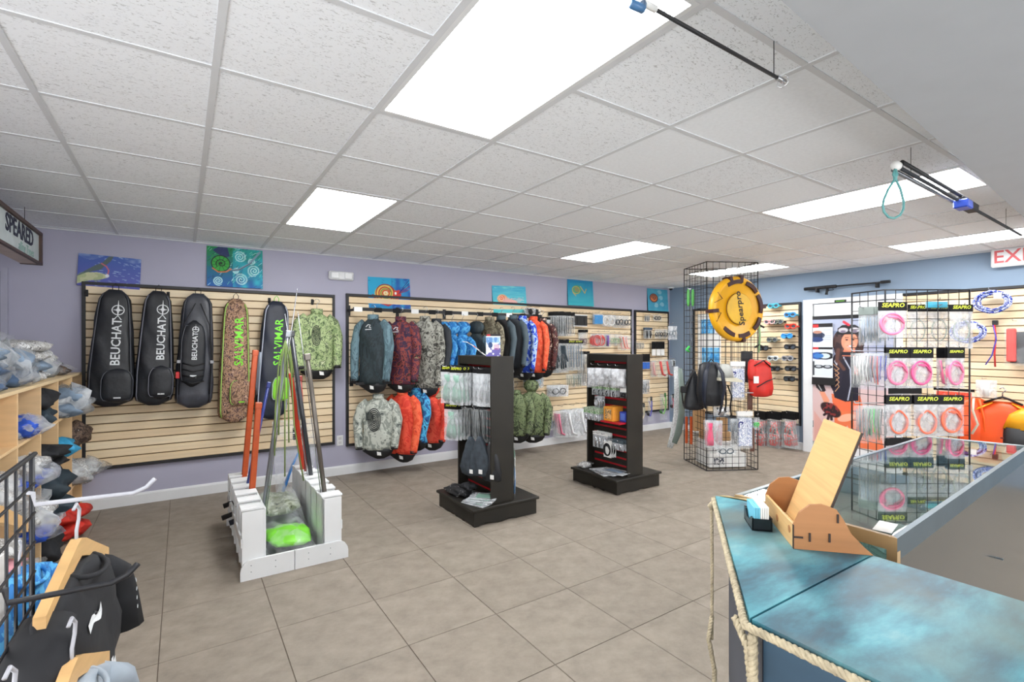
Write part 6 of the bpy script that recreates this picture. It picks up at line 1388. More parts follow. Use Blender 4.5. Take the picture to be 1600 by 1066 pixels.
# hair, neck, face
a.poly([(.31, .72), (.27, .80), (.31, .88), (.38, .93), (.52, .94), (.62, .90), (.68, .84), (.66, .76), (.60, .68), (.55, .72), (.44, .72), (.38, .66)], (52, 36, 40))
a.mix((a.noise(30, 24, 12) > .55) * (a.Y > .66) * (a.Y < .93) * (((a.X - .47) / .2) ** 2 + ((a.Y - .80) / .13) ** 2 < 1) * .5, (110, 78, 70))
a.poly([(.40, .70), (.56, .70), (.56, .76), (.42, .76)], SKs); a.poly([(.38, .71), (.60, .71), (.58, .735), (.40, .735)], (24, 22, 36))
a.ell(.49, .815, .060, .075, SK, -4, 1, .08); a.ell(.50, .79, .045, .035, (236, 160, 132), 0, .6)
for x in (.455, .535): a.ell(x, .83, .010, .006, (50, 34, 34), 0, 1, .2); a.line([(x - .02, .846), (x + .02, .848)], .003, (80, 52, 46), .8)
a.line([(.497, .825), (.493, .80), (.505, .797)], .002, SKs, .8); a.ell(.50, .777, .020, .009, (250, 244, 238), 3, 1, .2); a.line([(.465, .783), (.50, .768), (.54, .785)], .003, (190, 60, 70), .9)
a.line([(.62, .76), (.66, .68), (.60, .62)], .02, (70, 46, 44), .8); a.line([(.35, .75), (.33, .67), (.42, .60)], .018, (96, 62, 54), .8)
# mask on the forehead and snorkel
a.poly([(.33, .87), (.64, .87), (.63, .92), (.56, .945), (.40, .945), (.34, .92)], (24, 24, 30))
for x in (.41, .55): a.ell(x, .905, .038, .022, (200, 196, 205), 0, 1, .15); a.ell(x, .895, .025, .012, (120, 110, 130), 0, .7, .3)
a.line([(.42, .97), (.48, .945)], .012, (210, 50, 70))
a.rect(.74, .86, .86, .985, (226, 70, 60)); a.line([(.77, .88), (.83, .93), (.77, .96)], .008, (40, 30, 40)); a.line([(.8, .87), (.8, .97)], .006, (40, 30, 40), .8)
t = thing('wall_poster', 'tall poster of a smiling woman in a black wetsuit, on the white door', 'poster', (RIGHT - .034, 2.855, .16), RW)
MB().box(-PW/2, -.001, 0, PW/2, .001, PH).build('backing_sheet', card_w, t)
painted('printed_front', PW, PH, a.nx, a.ny, a.a, t, y=-.003)
MB().bbox(-PW/2, -.014, PH - .005, PW/2, .001, PH + .04, .003).build('hanging_rail', blkr, t)
p0, p1 = wx(1270, 506, .06), wx(1301, 503, .06); zb = wx(1285, 590, .06).z; w_ = abs(p0.y - p1.y); h_ = p0.z - zb
a = Art(60, 150, (214, 222, 230), asp=w_ / h_)
a.rect(0, .93, 1, 1, (24, 22, 26)); a.rect(0, .92, .3, .985, (190, 40, 44)); a.rect(0, .52, 1, .56, (24, 22, 26)); a.rect(0, .52, .3, .56, (190, 40, 44)); a.grad
a.ell(.22, .78, .14, .07, (34, 44, 70)); a.ell(.24, .84, .08, .03, (180, 130, 110)); a.ell(.2, .70, .12, .05, (40, 60, 110))
for k in range(7): a.rect(.5, .66 + k * .035, .92, .67 + k * .035, (140, 150, 170), .6)
a.ell(.32, .40, .17, .07, (40, 80, 160)); a.ell(.62, .40, .16, .07, (24, 26, 34)); a.ell(.6, .40, .1, .05, (200, 214, 225)); a.ell(.3, .40, .09, .045, (60, 120, 190))
for x in (.3, .75): a.ell(x, .20, .09, .035, (40, 44, 50)); a.ell(x, .205, .05, .02, (170, 176, 184))
a.rect(0, 0, 1, .04, (220, 224, 228)); a.rect(0, .04, .10, .30, (70, 74, 80))
t = thing('product_poster', 'narrow product poster with pictures of a blue diving mask, on the white door', 'poster', (RIGHT - .06, (p0.y + p1.y) / 2, zb), RW)
MB().box(-w_/2, 0, 0, w_/2, .004, h_).build('backing_sheet', card_w, t); painted('printed_front', w_, h_, a.nx, a.ny, a.a, t, y=-.002)
MB().bbox(-w_/2 - .01, -.008, -.10, w_/2 + .03, .012, 0, .003).build('black_base_strip', blkr, t)

# speargun above the door
p, q = wx(1257, 452, .06), wx(1391, 438, .06)
t = thing('wall_speargun', 'long black speargun mounted above the white door', 'speargun', p, RW)
L_ = abs(p.y - q.y)
MB().tube([(0, 0, 0), (L_ * .40, 0, .003)], .022, 10).build('handle_tube', blkr, t, smooth=True)
MB().tube([(L_ * .38, 0, .003), (L_, 0, 0)], .010, 8).build('barrel', blkr, t, smooth=True)
MB().tube([(L_ * .30, 0, 0), (L_ * .285, 0, -.07), (L_ * .28, 0, -.10)], [.018, .016, .02], 8).build('grip', blkr, t, smooth=True)
MB().tube([(L_ * .34, 0, 0), (L_ * .37, 0, -.04), (L_ * .30, 0, -.05)], .005, 6).build('trigger_guard', blkr, t, smooth=True)
MB().bbox(L_ * .90, -.02, -.015, L_ * 1.0, .02, .02, .004).build('muzzle', blkr, t)
for x in (.16, .86): MB().bbox(L_ * x - .012, -.02, -.06, L_ * x + .012, .055, .0, .004).build('bracket', blkr, t)
p = wx(1313, 471, .052); t = thing('door_badge', 'small dark green badge on the top of the white door frame', 'sign', (RIGHT - .05, p.y, 2.045), RW)
MB().bbox(-.07, -.006, -.016, .07, 0, .016, .004).build('plate', mat('dark_badge', (24, 34, 24), .5), t); MB().bbox(-.05, -.0075, -.003, .05, -.006, .003, .0004).build('print_line', print_g, t)

# exit sign
p = wx(1548, 406, .10)
t = thing('exit_sign', 'white exit sign with red capital letters at the top of the right wall', 'exit sign', (RIGHT - .09, p.y - .19, 2.385), RW)
MB().bbox(-.19, -.02, -.10, .19, .02, .095, .012).build('housing', white_m, t)
text_mb('EXIT', .185, .002, .95, 0, .002).xf(Matrix.Translation((0.01, -.022, 0)) @ XZ).build('lettering', mat('exit_red', (214, 96, 100), .5), t)
MB().bbox(-.14, .0, .09, .14, .09, .0965, .002).build('mounting', grey_neo, t)

# ------------------------------------------------------------------ second wire rack with tubing packs (behind the glass case)
G0, G1 = Vector((4.505, 1.557, 0)), Vector((5.046, 1.195, 0)); dG = (G1 - G0).normalized(); nG = Vector((dG.y, -dG.x, 0)); aG = math.atan2(dG.y, dG.x)
t = thing('wire_rack', 'black wire grid rack hung with pink and orange tubing behind the glass case', 'display rack', G0)
rack = t
grid_panel(t, (G1 - G0).length, 1.87, Matrix.Translation((0, 0, .03)) @ Matrix.Rotation(aG, 4, 'Z'), .0028, frame=.006, nx=8)
MS = Matrix.Translation((-.0, 0, .03)) @ Matrix.Rotation(aG + R(100), 4, 'Z')
grid_panel(t, .30, 1.87, MS, .0028, frame=.006)
MB().bbox(-.03, -.25, 0, .0, .25, .03, .004).xf(Matrix.Rotation(aG, 4, 'Z')).build('foot', blkr, t)
MB().bbox(.64, -.25, 0, .67, .25, .03, .004).xf(Matrix.Rotation(aG, 4, 'Z')).build('foot', blkr, t)
def fG(u, v, out=.05): return onPlane(u, v, G0 + nG * out, nG)
def rack_pack(lab, u0, v0, u1, v1, n=1, out=.06, grp=None, rz=0, **kw):
    uc = (u0 + u1) / 2; p = fG(uc, v0, out + .03 * (n - 1)); b0 = fG(uc, v0 + 2, 0); w_ = (fG(u1, v0, out) - fG(u0, v0, out)).length; h_ = p.z - fG(uc, v1, out + .03 * (n-1)).z
    peg(rack, b0 - G0, p + nG * .03 - G0)
    f = None
    for k in range(n):
        loc = p - nG * .03 * k
        if f is None: f = pack(nth(lab, k, n), w_, h_, loc=loc, rz=aG + R(rz), group=grp, **{**dict(bag=clear_mat('milky_pack_film', (206, 208, 212), .42, .25)), **kw})
        else: clone(f, loc + dG * .012 * k, aG + R(rz + 4 - 6 * (k % 2)), nth(lab, k, n))
    return f
pk1 = mat('bubblegum_tube', (240, 120, 160), .35); pk2 = mat('deep_pink_tube', (222, 84, 140), .35); or1 = mat('salmon_orange_tube', (240, 112, 80), .35)
HD = (card_k, 'SEAPRO', print_y)
rack_pack('clear pack with bright pink tubing, hung furthest forward at the top of the rack', 1372, 472, 1417, 528, 1, .28, header=HD, content='ring', cm=pk1, hh=.24)
for i, (u0, u1) in enumerate(((1418, 1450), (1450, 1484), (1484, 1520))):
    rack_pack(['clear tubing pack behind the top of the rack, beside the pink one', 'clear tubing pack with a black header behind the middle of the rack top', 'clear tubing pack with a black header past the right post of the rack'][i], u0, 476, u1, 545, 1, [-.12, -.12, .04][i], header=HD, content='bigring', cm=mat('clear_tube', (150, 165, 150), .3), hh=.16)
for i, (u0, u1) in enumerate(((1384, 1421), (1422, 1458), (1463, 1484), (1480, 1507))):
    rack_pack(['pink tubing pack at the left of the middle row', 'thick-coiled pink tubing pack, second in middle row', 'pink tubing pack third in the middle row, partly covered', 'tight-coiled pink tubing pack right of middle row'][i], u0, 543, u1, 607, 2 if i != 2 else 1, [.06, .06, .04, .10][i], header=HD if i != 2 else (card_k, None, None), content='ring' if i != 2 else 'curve', cm=pk1 if i != 1 else pk2, hh=.26, grp='pink tubing packs %s' % ['one', 'two', 'three', 'four'][i] if i != 2 else None)
for i, (u0, u1) in enumerate(((1384, 1424), (1428, 1469), (1469, 1506))):
    rack_pack(['orange tubing pack at the left of the lower row', 'teardrop orange tubing pack mid lower row', 'round orange tubing pack right of lower row'][i], u0, 618, u1, 682, 2, .06, header=HD, content=['drop', 'drop', 'ring'][i], cm=or1, hh=.22, grp='orange tubing packs %s' % ['one', 'two', 'three'][i])
rack_pack('flat cyan strip pack behind the top of the rack', 1445, 468, 1482, 482, 1, -.10, header=None, content='box', cm=mat('cyan_strip', (70, 180, 210), .4), bag=film_l)
rack_pack('black strap pack lying behind the lower row of the rack', 1388, 606, 1440, 622, 1, .02, header=(card_k, None, None), content=None, hh=.6)
rack_pack('black base pack at the bottom left of the rack', 1384, 684, 1424, 700, 1, .03, header=(card_k, None, None), content=None, hh=.8)
# side arms of the rack, to the left
sideG = -dG
def side_fan(labs, u0, u1, v0, v1, mats_, grp, out=.1, w_=.10, bag=film, content='strips', hh=.08, hdr=None, arms=True):
    n = len(mats_); ps = [fG(u0 + (u1 - u0) * (k + .5) / n, v0, out) for k in range(n)]
    if arms: peg(rack, G0 + Vector((0, 0, ps[0].z - .01)) - G0, fG(u0 - 6, v0, out) - G0, steel_w, .004)
    for k in range(n):
        h_ = ps[k].z - fG(u0, v1, out).z
        pack(labs[k] if len(labs) > 1 else labs[0] + ', ' + ['outermost', 'second from the outer end', 'third from the outer end', 'fourth from the outer end', 'fifth from the outer end', 'next to innermost', 'innermost'][k], w_, h_ * (1 - .06 * (k % 3)), header=hdr, hh=hh, content=content, cm=mats_[k], bag=bag, loc=ps[k], rz=aG + R(-58), group=grp, seed=k)
side_fan(['slim clear pack of blue-grey strips on the upper left arm'], 1351, 1382, 480, 540, [denim2] * 7, 'blue-grey strip packs', hdr=(mat('sage_card', (120, 130, 126), .5), None, None), hh=.2)
side_fan(['slim milky pack at the outer end of the middle arm', 'slim milky pack second on the middle arm', 'slim pack with a navy strip on the middle arm', 'slim pack with a red and navy strip on the middle arm', 'slim pack with two blue strips on the middle arm', 'slim pack with a royal blue strip nearest the rack post'], 1337, 1381, 548, 606, [card_w, card_w, navy, redo, blu, mat('royal_plastic', (40, 70, 170), .4)], None, bag=film)
side_fan(['slim grey pack at the outer end of the lower arm', 'slim slate pack on the lower arm beside the green one', 'slim bright green pack on the lower arm', 'slim grey-green pack on the lower arm', 'slim dark pack on the lower arm', 'slim silver pack on the lower arm next to the post'], 1342, 1381, 630, 692, [greyp, grey_neo, mat('vivid_green', (90, 200, 70), .4), mat('sage_green', (96, 130, 104), .6), dk_neo, steel], None, bag=film)

# ------------------------------------------------------------------ goods on the far right slatwall
bwr = camo_mat('blue_white_rope', [(26, 50, 150), (215, 220, 230), (40, 70, 170), (225, 228, 236)], 36, stops=[0, .48, .55, .64])
def coil(label, u, v, rad_, k):
    p = wx(u, v, .14); t = thing('rope_coil', label, 'rope', p, RW, 'blue and white rope coils')
    for q in range(7):
        r_ = rad_ * (.62 + .055 * q); MB().tube([(r_ * math.cos(a_), -.012 * ((q * 3) % 4), r_ * .78 * math.sin(a_) + .004 * math.sin(5 * a_ + q)) for a_ in [2*PI*j/26 for j in range(26)]], .008, 6, closed=True).build('rope_turn', bwr, t, smooth=True)
    MB().bbox(.02, -.06, .03, .08, -.05, .09, .002).build('tag', card_w, t)
coil('blue and white rope coil hanging high beside the wire rack', 1551, 472, .155, 0)
coil('second blue and white rope coil, lower, half behind the clear tubing pack', 1513, 519, .155, 1)
p = wx(1554, 508, .1); t = thing('cord_pair', 'thin red and blue cords hanging straight down on the slatwall', 'cord', p, RW)
MB().tube([(0, 0, 0), (.01, 0, -.12), (0, 0, -.30), (.005, 0, -.44)], .008, 6).build('red_cord', print_r, t, smooth=True)
MB().tube([(-.01, 0, 0), (.015, -.01, -.15), (-.02, 0, -.32), (-.07, 0, -.42)], .006, 6).build('blue_cord', blu, t, smooth=True)
MB().bbox(-.02, .0, .0, .02, .05, .05, .004).build('hook', blkr, t)
p0, p1 = wx(1574, 500, .12), wx(1600, 500, .12)
t = pack('large clear bag with a black and coral swim vest, beside the hanging cords', .52, .47, header=None, content='box', cm=mat('vest_black', (50, 50, 56), .6, var=.4, bump=.4), bag=film, d=.08, loc=(RIGHT - .12, p0.y - .24, p0.z), rz=RW, name='bagged_vest')
MB().bbox(-.24, -.05, -.43, -.17, -.0, -.09, .01).build('coral_trim', mat('coral', (220, 84, 80), .5), t)
c_or = mat('orange_vinyl', (232, 82, 26), .4, var=.12, scale=5, bump=.5); c_yl = mat('amber_vinyl', (238, 168, 30), .4)
p = wx(1567, 628, .30); p2 = wx(1567, 700, .30)
t = thing('dry_bag', 'orange roll-top dry bag with yellow shoulders on a black hanger', 'bag', p, RW + R(6))
MB().loft([(.0, 0, 0, .10, .03), (-.03, 0, 0, .16, .05), (-.08, 0, 0, .24, .07), (-.13, 0, 0, .265, .085), (-.40, 0, 0, .27, .095), (-.60, 0, 0, .26, .09), (-.63, 0, 0, .2, .06)], 30, 3.2, .10, 12).build('bag_body', c_or, t, smooth=True)
for sx in (-1, 1): MB().tube([(sx * .07, -.05, -.01), (sx * .15, -.075, -.06), (sx * .22, -.085, -.11)], [.012, .026, .012], 8, flat=.4).build('yellow_shoulder', c_yl, t, smooth=True)
MB().tube([(-.14, -.02, -.02), (-.05, -.04, .03), (0, -.04, .05), (.05, -.04, .03), (.14, -.02, -.02)], .022, 8, flat=.5).build('black_collar', blkr, t, smooth=True)
MB().tube([(0, -.03, .05), (0, -.03, .09), (.025, -.03, .12), (0, -.03, .15), (-.02, -.03, .13)], .006, 6).build('hanger_hook', steel, t, smooth=True)
conform(text_mb('sphe', .12, .001, 1, 0, .002).xf(Matrix.Translation((.04, 0, -.36)) @ up_text(90)), t.children[0], .004).build('lettering', mat('dark_maroon_print', (110, 26, 20), .5), t)
p = wx(1522, 622, .36)
t = thing('dry_bag', 'narrow orange bag with a pale strap beside the wire rack', 'bag', p, RW + R(50))
MB().loft([(.0, 0, 0, .05, .03), (-.04, 0, 0, .13, .05), (-.30, 0, 0, .14, .07), (-.58, 0, 0, .13, .07), (-.6, 0, 0, .1, .04)], 24, 3, .14, 14).build('bag_body', c_or, t, smooth=True)
MB().tube([(-.05, -.06, 0), (-.08, -.09, -.12), (-.04, -.10, -.26), (-.09, -.09, -.36)], .016, 8, flat=.4).build('pale_strap', mat('cream_fabric', (205, 200, 180), .6), t, smooth=True)
MB().tube([(.0, -.06, 0), (.02, -.09, -.2), (.03, -.09, -.5)], .018, 8, flat=.4).build('orange_strap', mat('bright_orange', (244, 104, 40), .4), t, smooth=True)
p = wx(1606, 640, .36)
t = thing('dry_bag', 'black and yellow bag cut off by the right edge of the picture', 'bag', p, RW)
MB().loft([(.0, 0, 0, .05, .03), (-.06, 0, 0, .13, .06), (-.20, 0, 0, .17, .08)], 24, 3, .1, 15).build('yellow_top', c_yl, t, smooth=True)
MB().loft([(-.19, 0, 0, .172, .082), (-.40, 0, 0, .18, .09), (-.6, 0, 0, .17, .08)], 24, 3, .1, 16).build('black_lower', blkr, t, smooth=True)
pack('red and black gear pack between the wire rack rows, behind the rack', .34, .14, header=(card_k, None, None), content='box', cm=c_red, loc=wx(1490, 607, .3), rz=RW, name='hang_pack', bag=film)
pack('wrinkled clear bag at the right end of the pink row', .16, .22, header=None, content='small', cm=card_w, bag=film_d, loc=wx(1541, 588, .4), rz=RW, name='hang_pack')
for u, v in ((1551, 452), (1554, 508), (1567, 640), (1522, 632), (1606, 650), (1541, 590), (1588, 500), (1513, 500)):
    q = wx(u, v, .036); peg(s5, (-q.y, -.03, q.z - .01), (-q.y, -.18, q.z - .01))

# ------------------------------------------------------------------ glass display case
CT = 1.0
P1, P2, P3, P4 = (1.455, .478), (1.455, .905), (3.214, .937), (3.342, .596)
P4 = (3.30, .566)
quad = [P1, P4, P3, P2]
gm = glass_mat('case_glass', (222, 236, 234), .05)
t = thing('display_case', 'long glass-topped display case with an aluminium rim behind the turquoise counter', 'display case', (0, 0, 0))
alum = mat('brushed_aluminium', (168, 180, 186), .3, metal=.75, var=.04, scale=3, stretch=(1, 20, 20)); alum_d = mat('dull_aluminium', (92, 106, 114), .4, metal=.6)
def insetq(q, d):
    cx_, cy_ = sum(p[0] for p in q) / 4, sum(p[1] for p in q) / 4
    return [(p[0] + (d if p[0] < cx_ else -d), p[1] + (d if p[1] < cy_ else -d)) for p in q]
iq = insetq(quad, .014)
MB().prism(iq, CT - .004, CT + .002, 'z').build('top_glass', gm, t)
for k in range(4):
    a_, b_, c_, d_ = quad[k], quad[(k+1) % 4], iq[(k+1) % 4], iq[k]
    MB().prism([a_, b_, c_, d_], CT - (.052 if k == 0 else .03), CT + .004, 'z').build('rim', alum_d if k == 0 else (mat('tan_wood_end', (176, 146, 104), .5) if k == 3 else alum), t)
mir = mat('sliding_door_panel', (98, 99, 97), .18, metal=.35, var=.04, scale=1.5)
MB().prism([(1.47, .486), (3.29, .575), (3.29, .583), (1.47, .494)], .10, CT - .052, 'z').build('rear_panel', mir, t)
MB().prism([(1.455, .478), (1.475, .478), (1.475, .50), (1.455, .50)], 0, CT - .03, 'z').build('corner_post', mat('tan_wood_end', (176, 146, 104), .5), t)
MB().prism([(1.455, .885), (1.475, .885), (1.475, .905), (1.455, .905)], 0, CT - .03, 'z').build('corner_post', alum, t)
MB().prism([(1.475, .897), (3.21, .93), (3.21, .935), (1.475, .902)], .32, CT - .03, 'z').build('front_glass', gm, t)
MB().prism([(1.457, .50), (1.461, .50), (1.461, .885), (1.457, .885)], .32, CT - .03, 'z').build('end_glass', gm, t)
MB().prism([(1.475, .88), (3.21, .92), (3.29, .60), (1.475, .50)], 0.02, .32, 'z').build('base_cabinet', mat('white_laminate', (206, 206, 204), .5), t)
MB().prism([(1.475, .70), (3.2, .74), (3.2, .90), (1.475, .88)], .66, .668, 'z').build('glass_shelf', gm, t)
for x in (1.9, 2.6): MB().box(x, .52, .655, x + .01, .89, .66).build('shelf_bracket', alum, t)
t = thing('paper_slip', 'small white card lying on the near corner of the glass case', 'card', (1.52, .525, CT + .0045), R(10))
MB().bbox(-.045, -.02, 0, .045, .02, .001, .0003).build('sheet', card_w, t)
for k in range(5):
    t = thing('price_card', 'small white folded item on the shelf inside the case, ' + ['nearest', 'second', 'third', 'fourth', 'farthest'][k] + ' from the counter', 'card', (1.75 + .28 * k, .80 + .02 * (k % 2), .669), R(25 * k), 'items inside the display case')
    MB().bbox(-.05, -.03, 0, .05, .03, .02, .003).build('body', card_w, t)

# ------------------------------------------------------------------ turquoise counter
pat = bpy.data.materials.new('turquoise_patina'); pat.use_nodes = True; nt = pat.node_tree; N = nt.nodes; L = nt.links; b = N['Principled BSDF']
b.inputs['Roughness'].default_value = .42; b.inputs['Specular IOR Level'].default_value = .35
g = N.new('ShaderNodeNewGeometry'); mp = N.new('ShaderNodeMapping'); mp.inputs['Scale'].default_value = (1.2, 3.2, 1.6); mp.inputs['Rotation'].default_value = (0, 0, .5); L.new(g.outputs['Position'], mp.inputs[0])
n1 = N.new('ShaderNodeTexNoise'); n1.inputs['Scale'].default_value = 2.6; n1.inputs['Detail'].default_value = 9; n1.inputs['Roughness'].default_value = .62; n1.inputs['Distortion'].default_value = .15; L.new(mp.outputs[0], n1.inputs['Vector'])
r = N.new('ShaderNodeValToRGB')
for e_ in (.42, .52, .62): r.color_ramp.elements.new(e_)
for e_, (p_, c_) in zip(r.color_ramp.elements, ((.30, (50, 66, 74)), (.42, (46, 88, 104)), (.50, (56, 114, 128)), (.60, (78, 146, 158)), (.76, (140, 178, 180)))): e_.position = p_; e_.color = rgb(c_)
L.new(n1.outputs['Fac'], r.inputs[0])
n2 = N.new('ShaderNodeTexNoise'); n2.inputs['Scale'].default_value = 3.0; n2.inputs['Detail'].default_value = 3; L.new(g.outputs['Position'], n2.inputs['Vector'])
mx = N.new('ShaderNodeMix'); mx.data_type = 'RGBA'; mx.inputs[7].default_value = rgb((104, 116, 108)); L.new(r.outputs[0], mx.inputs[6])
mr = N.new('ShaderNodeMapRange'); mr.inputs['From Min'].default_value = .5; mr.inputs['From Max'].default_value = .7; mr.inputs['To Max'].default_value = .7; L.new(n2.outputs['Fac'], mr.inputs['Value']); L.new(mr.outputs[0], mx.inputs[0])
L.new(mx.outputs[2], b.inputs['Base Color'])
pan = mat('weathered_blue_panel', (70, 92, 108), .5, var=.35, scale=2.2, stretch=(1, 1, .5)); pan_d = mat('dark_slate_panel', (62, 68, 80), .55, var=.2, scale=2)
pan_t = mat('teal_blue_panel', (50, 76, 96), .5, var=.4, scale=2.4, stretch=(1, .6, 2))
A_, B_, C_, D_, E_ = (1.403, .938), (.827, .486), (.822, -1.6), (1.312, -1.6), (1.305, .478)
t = thing('sales_counter', 'turquoise copper-patina topped sales counter in front of the camera', 'counter', (0, 0, 0))
F_ = (1.448, .842)
seam0, seam1 = B_, (1.305, .50)
MB().prism([A_, B_, E_, F_], CT - .022, CT, 'z').build('corner_top', pat, t)
MB().prism([(B_[0], B_[1] - .004), C_, D_, (E_[0], E_[1] - .004)], CT - .022, CT - .0005, 'z').build('long_top', pat, t)
d_ = Vector((A_[0] - B_[0], A_[1] - B_[1], 0)).normalized(); n_ = Vector((-d_.y, d_.x, 0))   # outward
inn = .022
Ai = (A_[0] - n_.x * inn, A_[1] - n_.y * inn - .02); Bi = (B_[0] + inn, B_[1] - .01)
MB().prism([Ai, Bi, (Bi[0] + .02, Bi[1]), (Ai[0] + .01, Ai[1] - .02)], .45, CT - .022, 'z').build('angled_panel', pan_d, t)
MB().prism([Ai, Bi, (Bi[0] + .02, Bi[1]), (Ai[0] + .01, Ai[1] - .02)], .0, .446, 'z').build('angled_panel', pan, t)
MB().box(B_[0] + inn, -1.6, 0, B_[0] + inn + .02, B_[1] - .012, CT - .022).build('front_panel', pan_t, t)
MB().box(1.27, -1.6, 0, 1.285, .47, CT - .022).build('staff_side_panel', pan_d, t)
MB().prism([(A_[0] + .005, A_[1] - .012), (A_[0] + .022, A_[1] - .03), (1.452, .80), (1.452, .85)], CT + .0005, CT + .004, 'z').build('wood_strip', mat('pale_wood_strip', (196, 172, 124), .5), t)
MB().prism([(1.24, .50), (1.452, .50), (1.452, .84), (1.30, .74)], .80, .81, 'z').build('inner_shelf', mat('pale_blue_panel', (140, 180, 200), .3), t)
ropem = mat('sisal_rope', (172, 160, 134), .9, var=.25, scale=60, bump=.5)
def rope(path, r_=.008, label=None, nm='rope_trim'):
    """three-strand twisted rope following a path"""
    P_ = [Vector(p) for p in path]; seg = []
    for i in range(len(P_) - 1):
        n = max(2, int((P_[i+1] - P_[i]).length / .006))
        for k in range(n): seg.append(P_[i].lerp(P_[i+1], k / n))
    seg.append(P_[-1]); s_ = 0; mb = MB()
    for st in range(3):
        pts = []; s_ = 0
        for i, p in enumerate(seg):
            if i: s_ += (seg[i] - seg[i-1]).length
            tt = (seg[min(i+1, len(seg)-1)] - seg[max(i-1, 0)]).normalized(); u_ = tt.cross(Vector((.1, .2, 1))).normalized(); v_ = tt.cross(u_)
            an = s_ / .028 * 2 * PI / 1.0 + st * 2 * PI / 3; pts.append(p + u_ * math.cos(an) * r_ * .55 + v_ * math.sin(an) * r_ * .55)
        mb.tube(pts, r_ * .62, 6)
    return mb.build(nm, ropem, t, smooth=True)
zr = CT - .010
an_ = Vector((A_[0], A_[1], 0)) + n_ * .006; bn_ = Vector((B_[0], B_[1], 0)) + n_ * .004 + Vector((-.006, 0, 0))
rope([(A_[0] + .03, A_[1] - .01, zr - .004), (an_.x, an_.y, zr), (bn_.x + .06 * d_.x, bn_.y + .06 * d_.y, zr), (bn_.x - .004, bn_.y - .002, zr), (B_[0] - .008, B_[1] - .05, zr - .002), (B_[0] - .009, -1.2, zr)], .0072)
rope([(B_[0] + .002, B_[1] - .004, zr - .018), (B_[0] + .006, B_[1] - .004, .7), (B_[0] + .004, B_[1] - .004, .0)], .0085, nm='corner_rope')
rope([(an_.x - .004, an_.y + .004, zr - .02), (A_[0] - .012, A_[1] + .004, .8), (A_[0] - .016, A_[1] + .002, .55)], .005, nm='corner_rope')
rope([(A_[0] - .012, A_[1] + .004, .62), (A_[0] - .036, A_[1] + .0, .56), (A_[0] - .02, A_[1] - .01, .46), (A_[0] - .01, A_[1] - .0, .30), (A_[0] - .01, A_[1], .0)], .007, nm='corner_rope')
rope([(B_[0] + .035, B_[1] - .03 + .08, zr - .022), (B_[0] + .01, B_[1] + .01, zr - .05), (B_[0] + .004, B_[1] - .002, zr - .12)], .007, nm='rope_tail')
MB().tube([(an_.x, an_.y, zr - .012), (an_.x - .012, an_.y + .004, zr - .022), (an_.x, an_.y + .004, zr - .034)], .008, 8).build('rope_knot', ropem, t, smooth=True)

# ------------------------------------------------------------------ bamboo card holder on the counter
bam = mat('bamboo_ply', (206, 168, 114), .5, var=.12, scale=4, stretch=(1, 1, 26)); bam_d = mat('bamboo_side', (160, 110, 68), .5, var=.10, scale=3, stretch=(1, 1, 18)); char = mat('charred_edge', (46, 32, 26), .6)
H0 = Vector((1.191, .593, CT + .0005)); H1 = Vector((1.32, .489, CT)); H2 = Vector((1.352, .742, CT))
ex = Vector((H1.x - H0.x, H1.y - H0.y, 0)); ey = Vector((H2.x - H0.x, H2.y - H0.y, 0))
ang = math.atan2(ey.y, ey.x)
W_ = .248; D_ = .165       # width along the front, depth away from the floor side
t = thing('card_holder', 'bamboo countertop card holder with a tall tilted back board', 'holder', H0, ang)
# local x: along the front lip (away from the camera), local -y: towards the near-right (depth)
side = [(0, 0), (0, .055), (.012, .085), (.035, .105), (.06, .108), (.09, .098), (.105, .075), (.12, .045), (.145, .018), (.165, .0)]
for x, m_ in ((0, bam_d), (W_ - .006, bam_d)):
    o = MB().prism([(-a_, z) for a_, z in side], x, x + .006, 'x').build('side_panel', m_, t)
MB().box(.006, -.006, 0, W_ - .006, 0, .055).build('front_panel', bam, t)
MB().box(-.001, -.001, 0, .0055, .0006, .056).build('charred_edge', char, t)
MB().box(.006, -.10, .004, W_ - .006, -.006, .009).build('tray_floor', bam, t)
for (x, z) in ((.13, .028), (.03, .036)): MB().lathe([(.0001, .0008), (.009, .0008), (.009, 0), (.0001, 0)], 12, 'y', (x, 0, z)).build('engraved_oval', bam_d, t)
bp_ = [(-.050, .012), (-.055, .010), (-.149, .274), (-.144, .276)]
MB().prism(bp_, .014, W_ - .014, 'x').build('back_board', bam, t)
MB().prism([(-.0510, .011), (-.0560, .0098), (-.1498, .2742), (-.1450, .2755)], .0125, .014, 'x').build('charred_edge', char, t)
MB().prism([(-.09, .004), (-.094, .004), (-.094, .08), (-.09, .08)], .006, W_ - .006, 'x').build('rear_panel', bam, t)
for (a_, z) in ((.034, .03), (.092, .078), (.075, .032)): MB().cbox((-.0008, -a_, z), (.003, .004, .020)).build('slot_tab', char, t)
MB().cbox((-.0008, -.01, .028), (.003, .02, .004)).build('slot_tab', char, t)
for k in range(3):
    cd = thing('business_card', ['white card nearest the low end of the bamboo tray', 'middle white card in the bamboo tray', 'white card deepest in the bamboo tray'][k], 'card', H0 + Matrix.Rotation(ang, 3, 'Z') @ Vector((.11 - .01 * k, -.026, .0095 + .004 * k)), ang + R(8 * k - 8), 'white cards in the bamboo holder')
    MB().bbox(-.045, -.016, 0, .045, .016, .0015, .0004).build('card', card_w, cd)
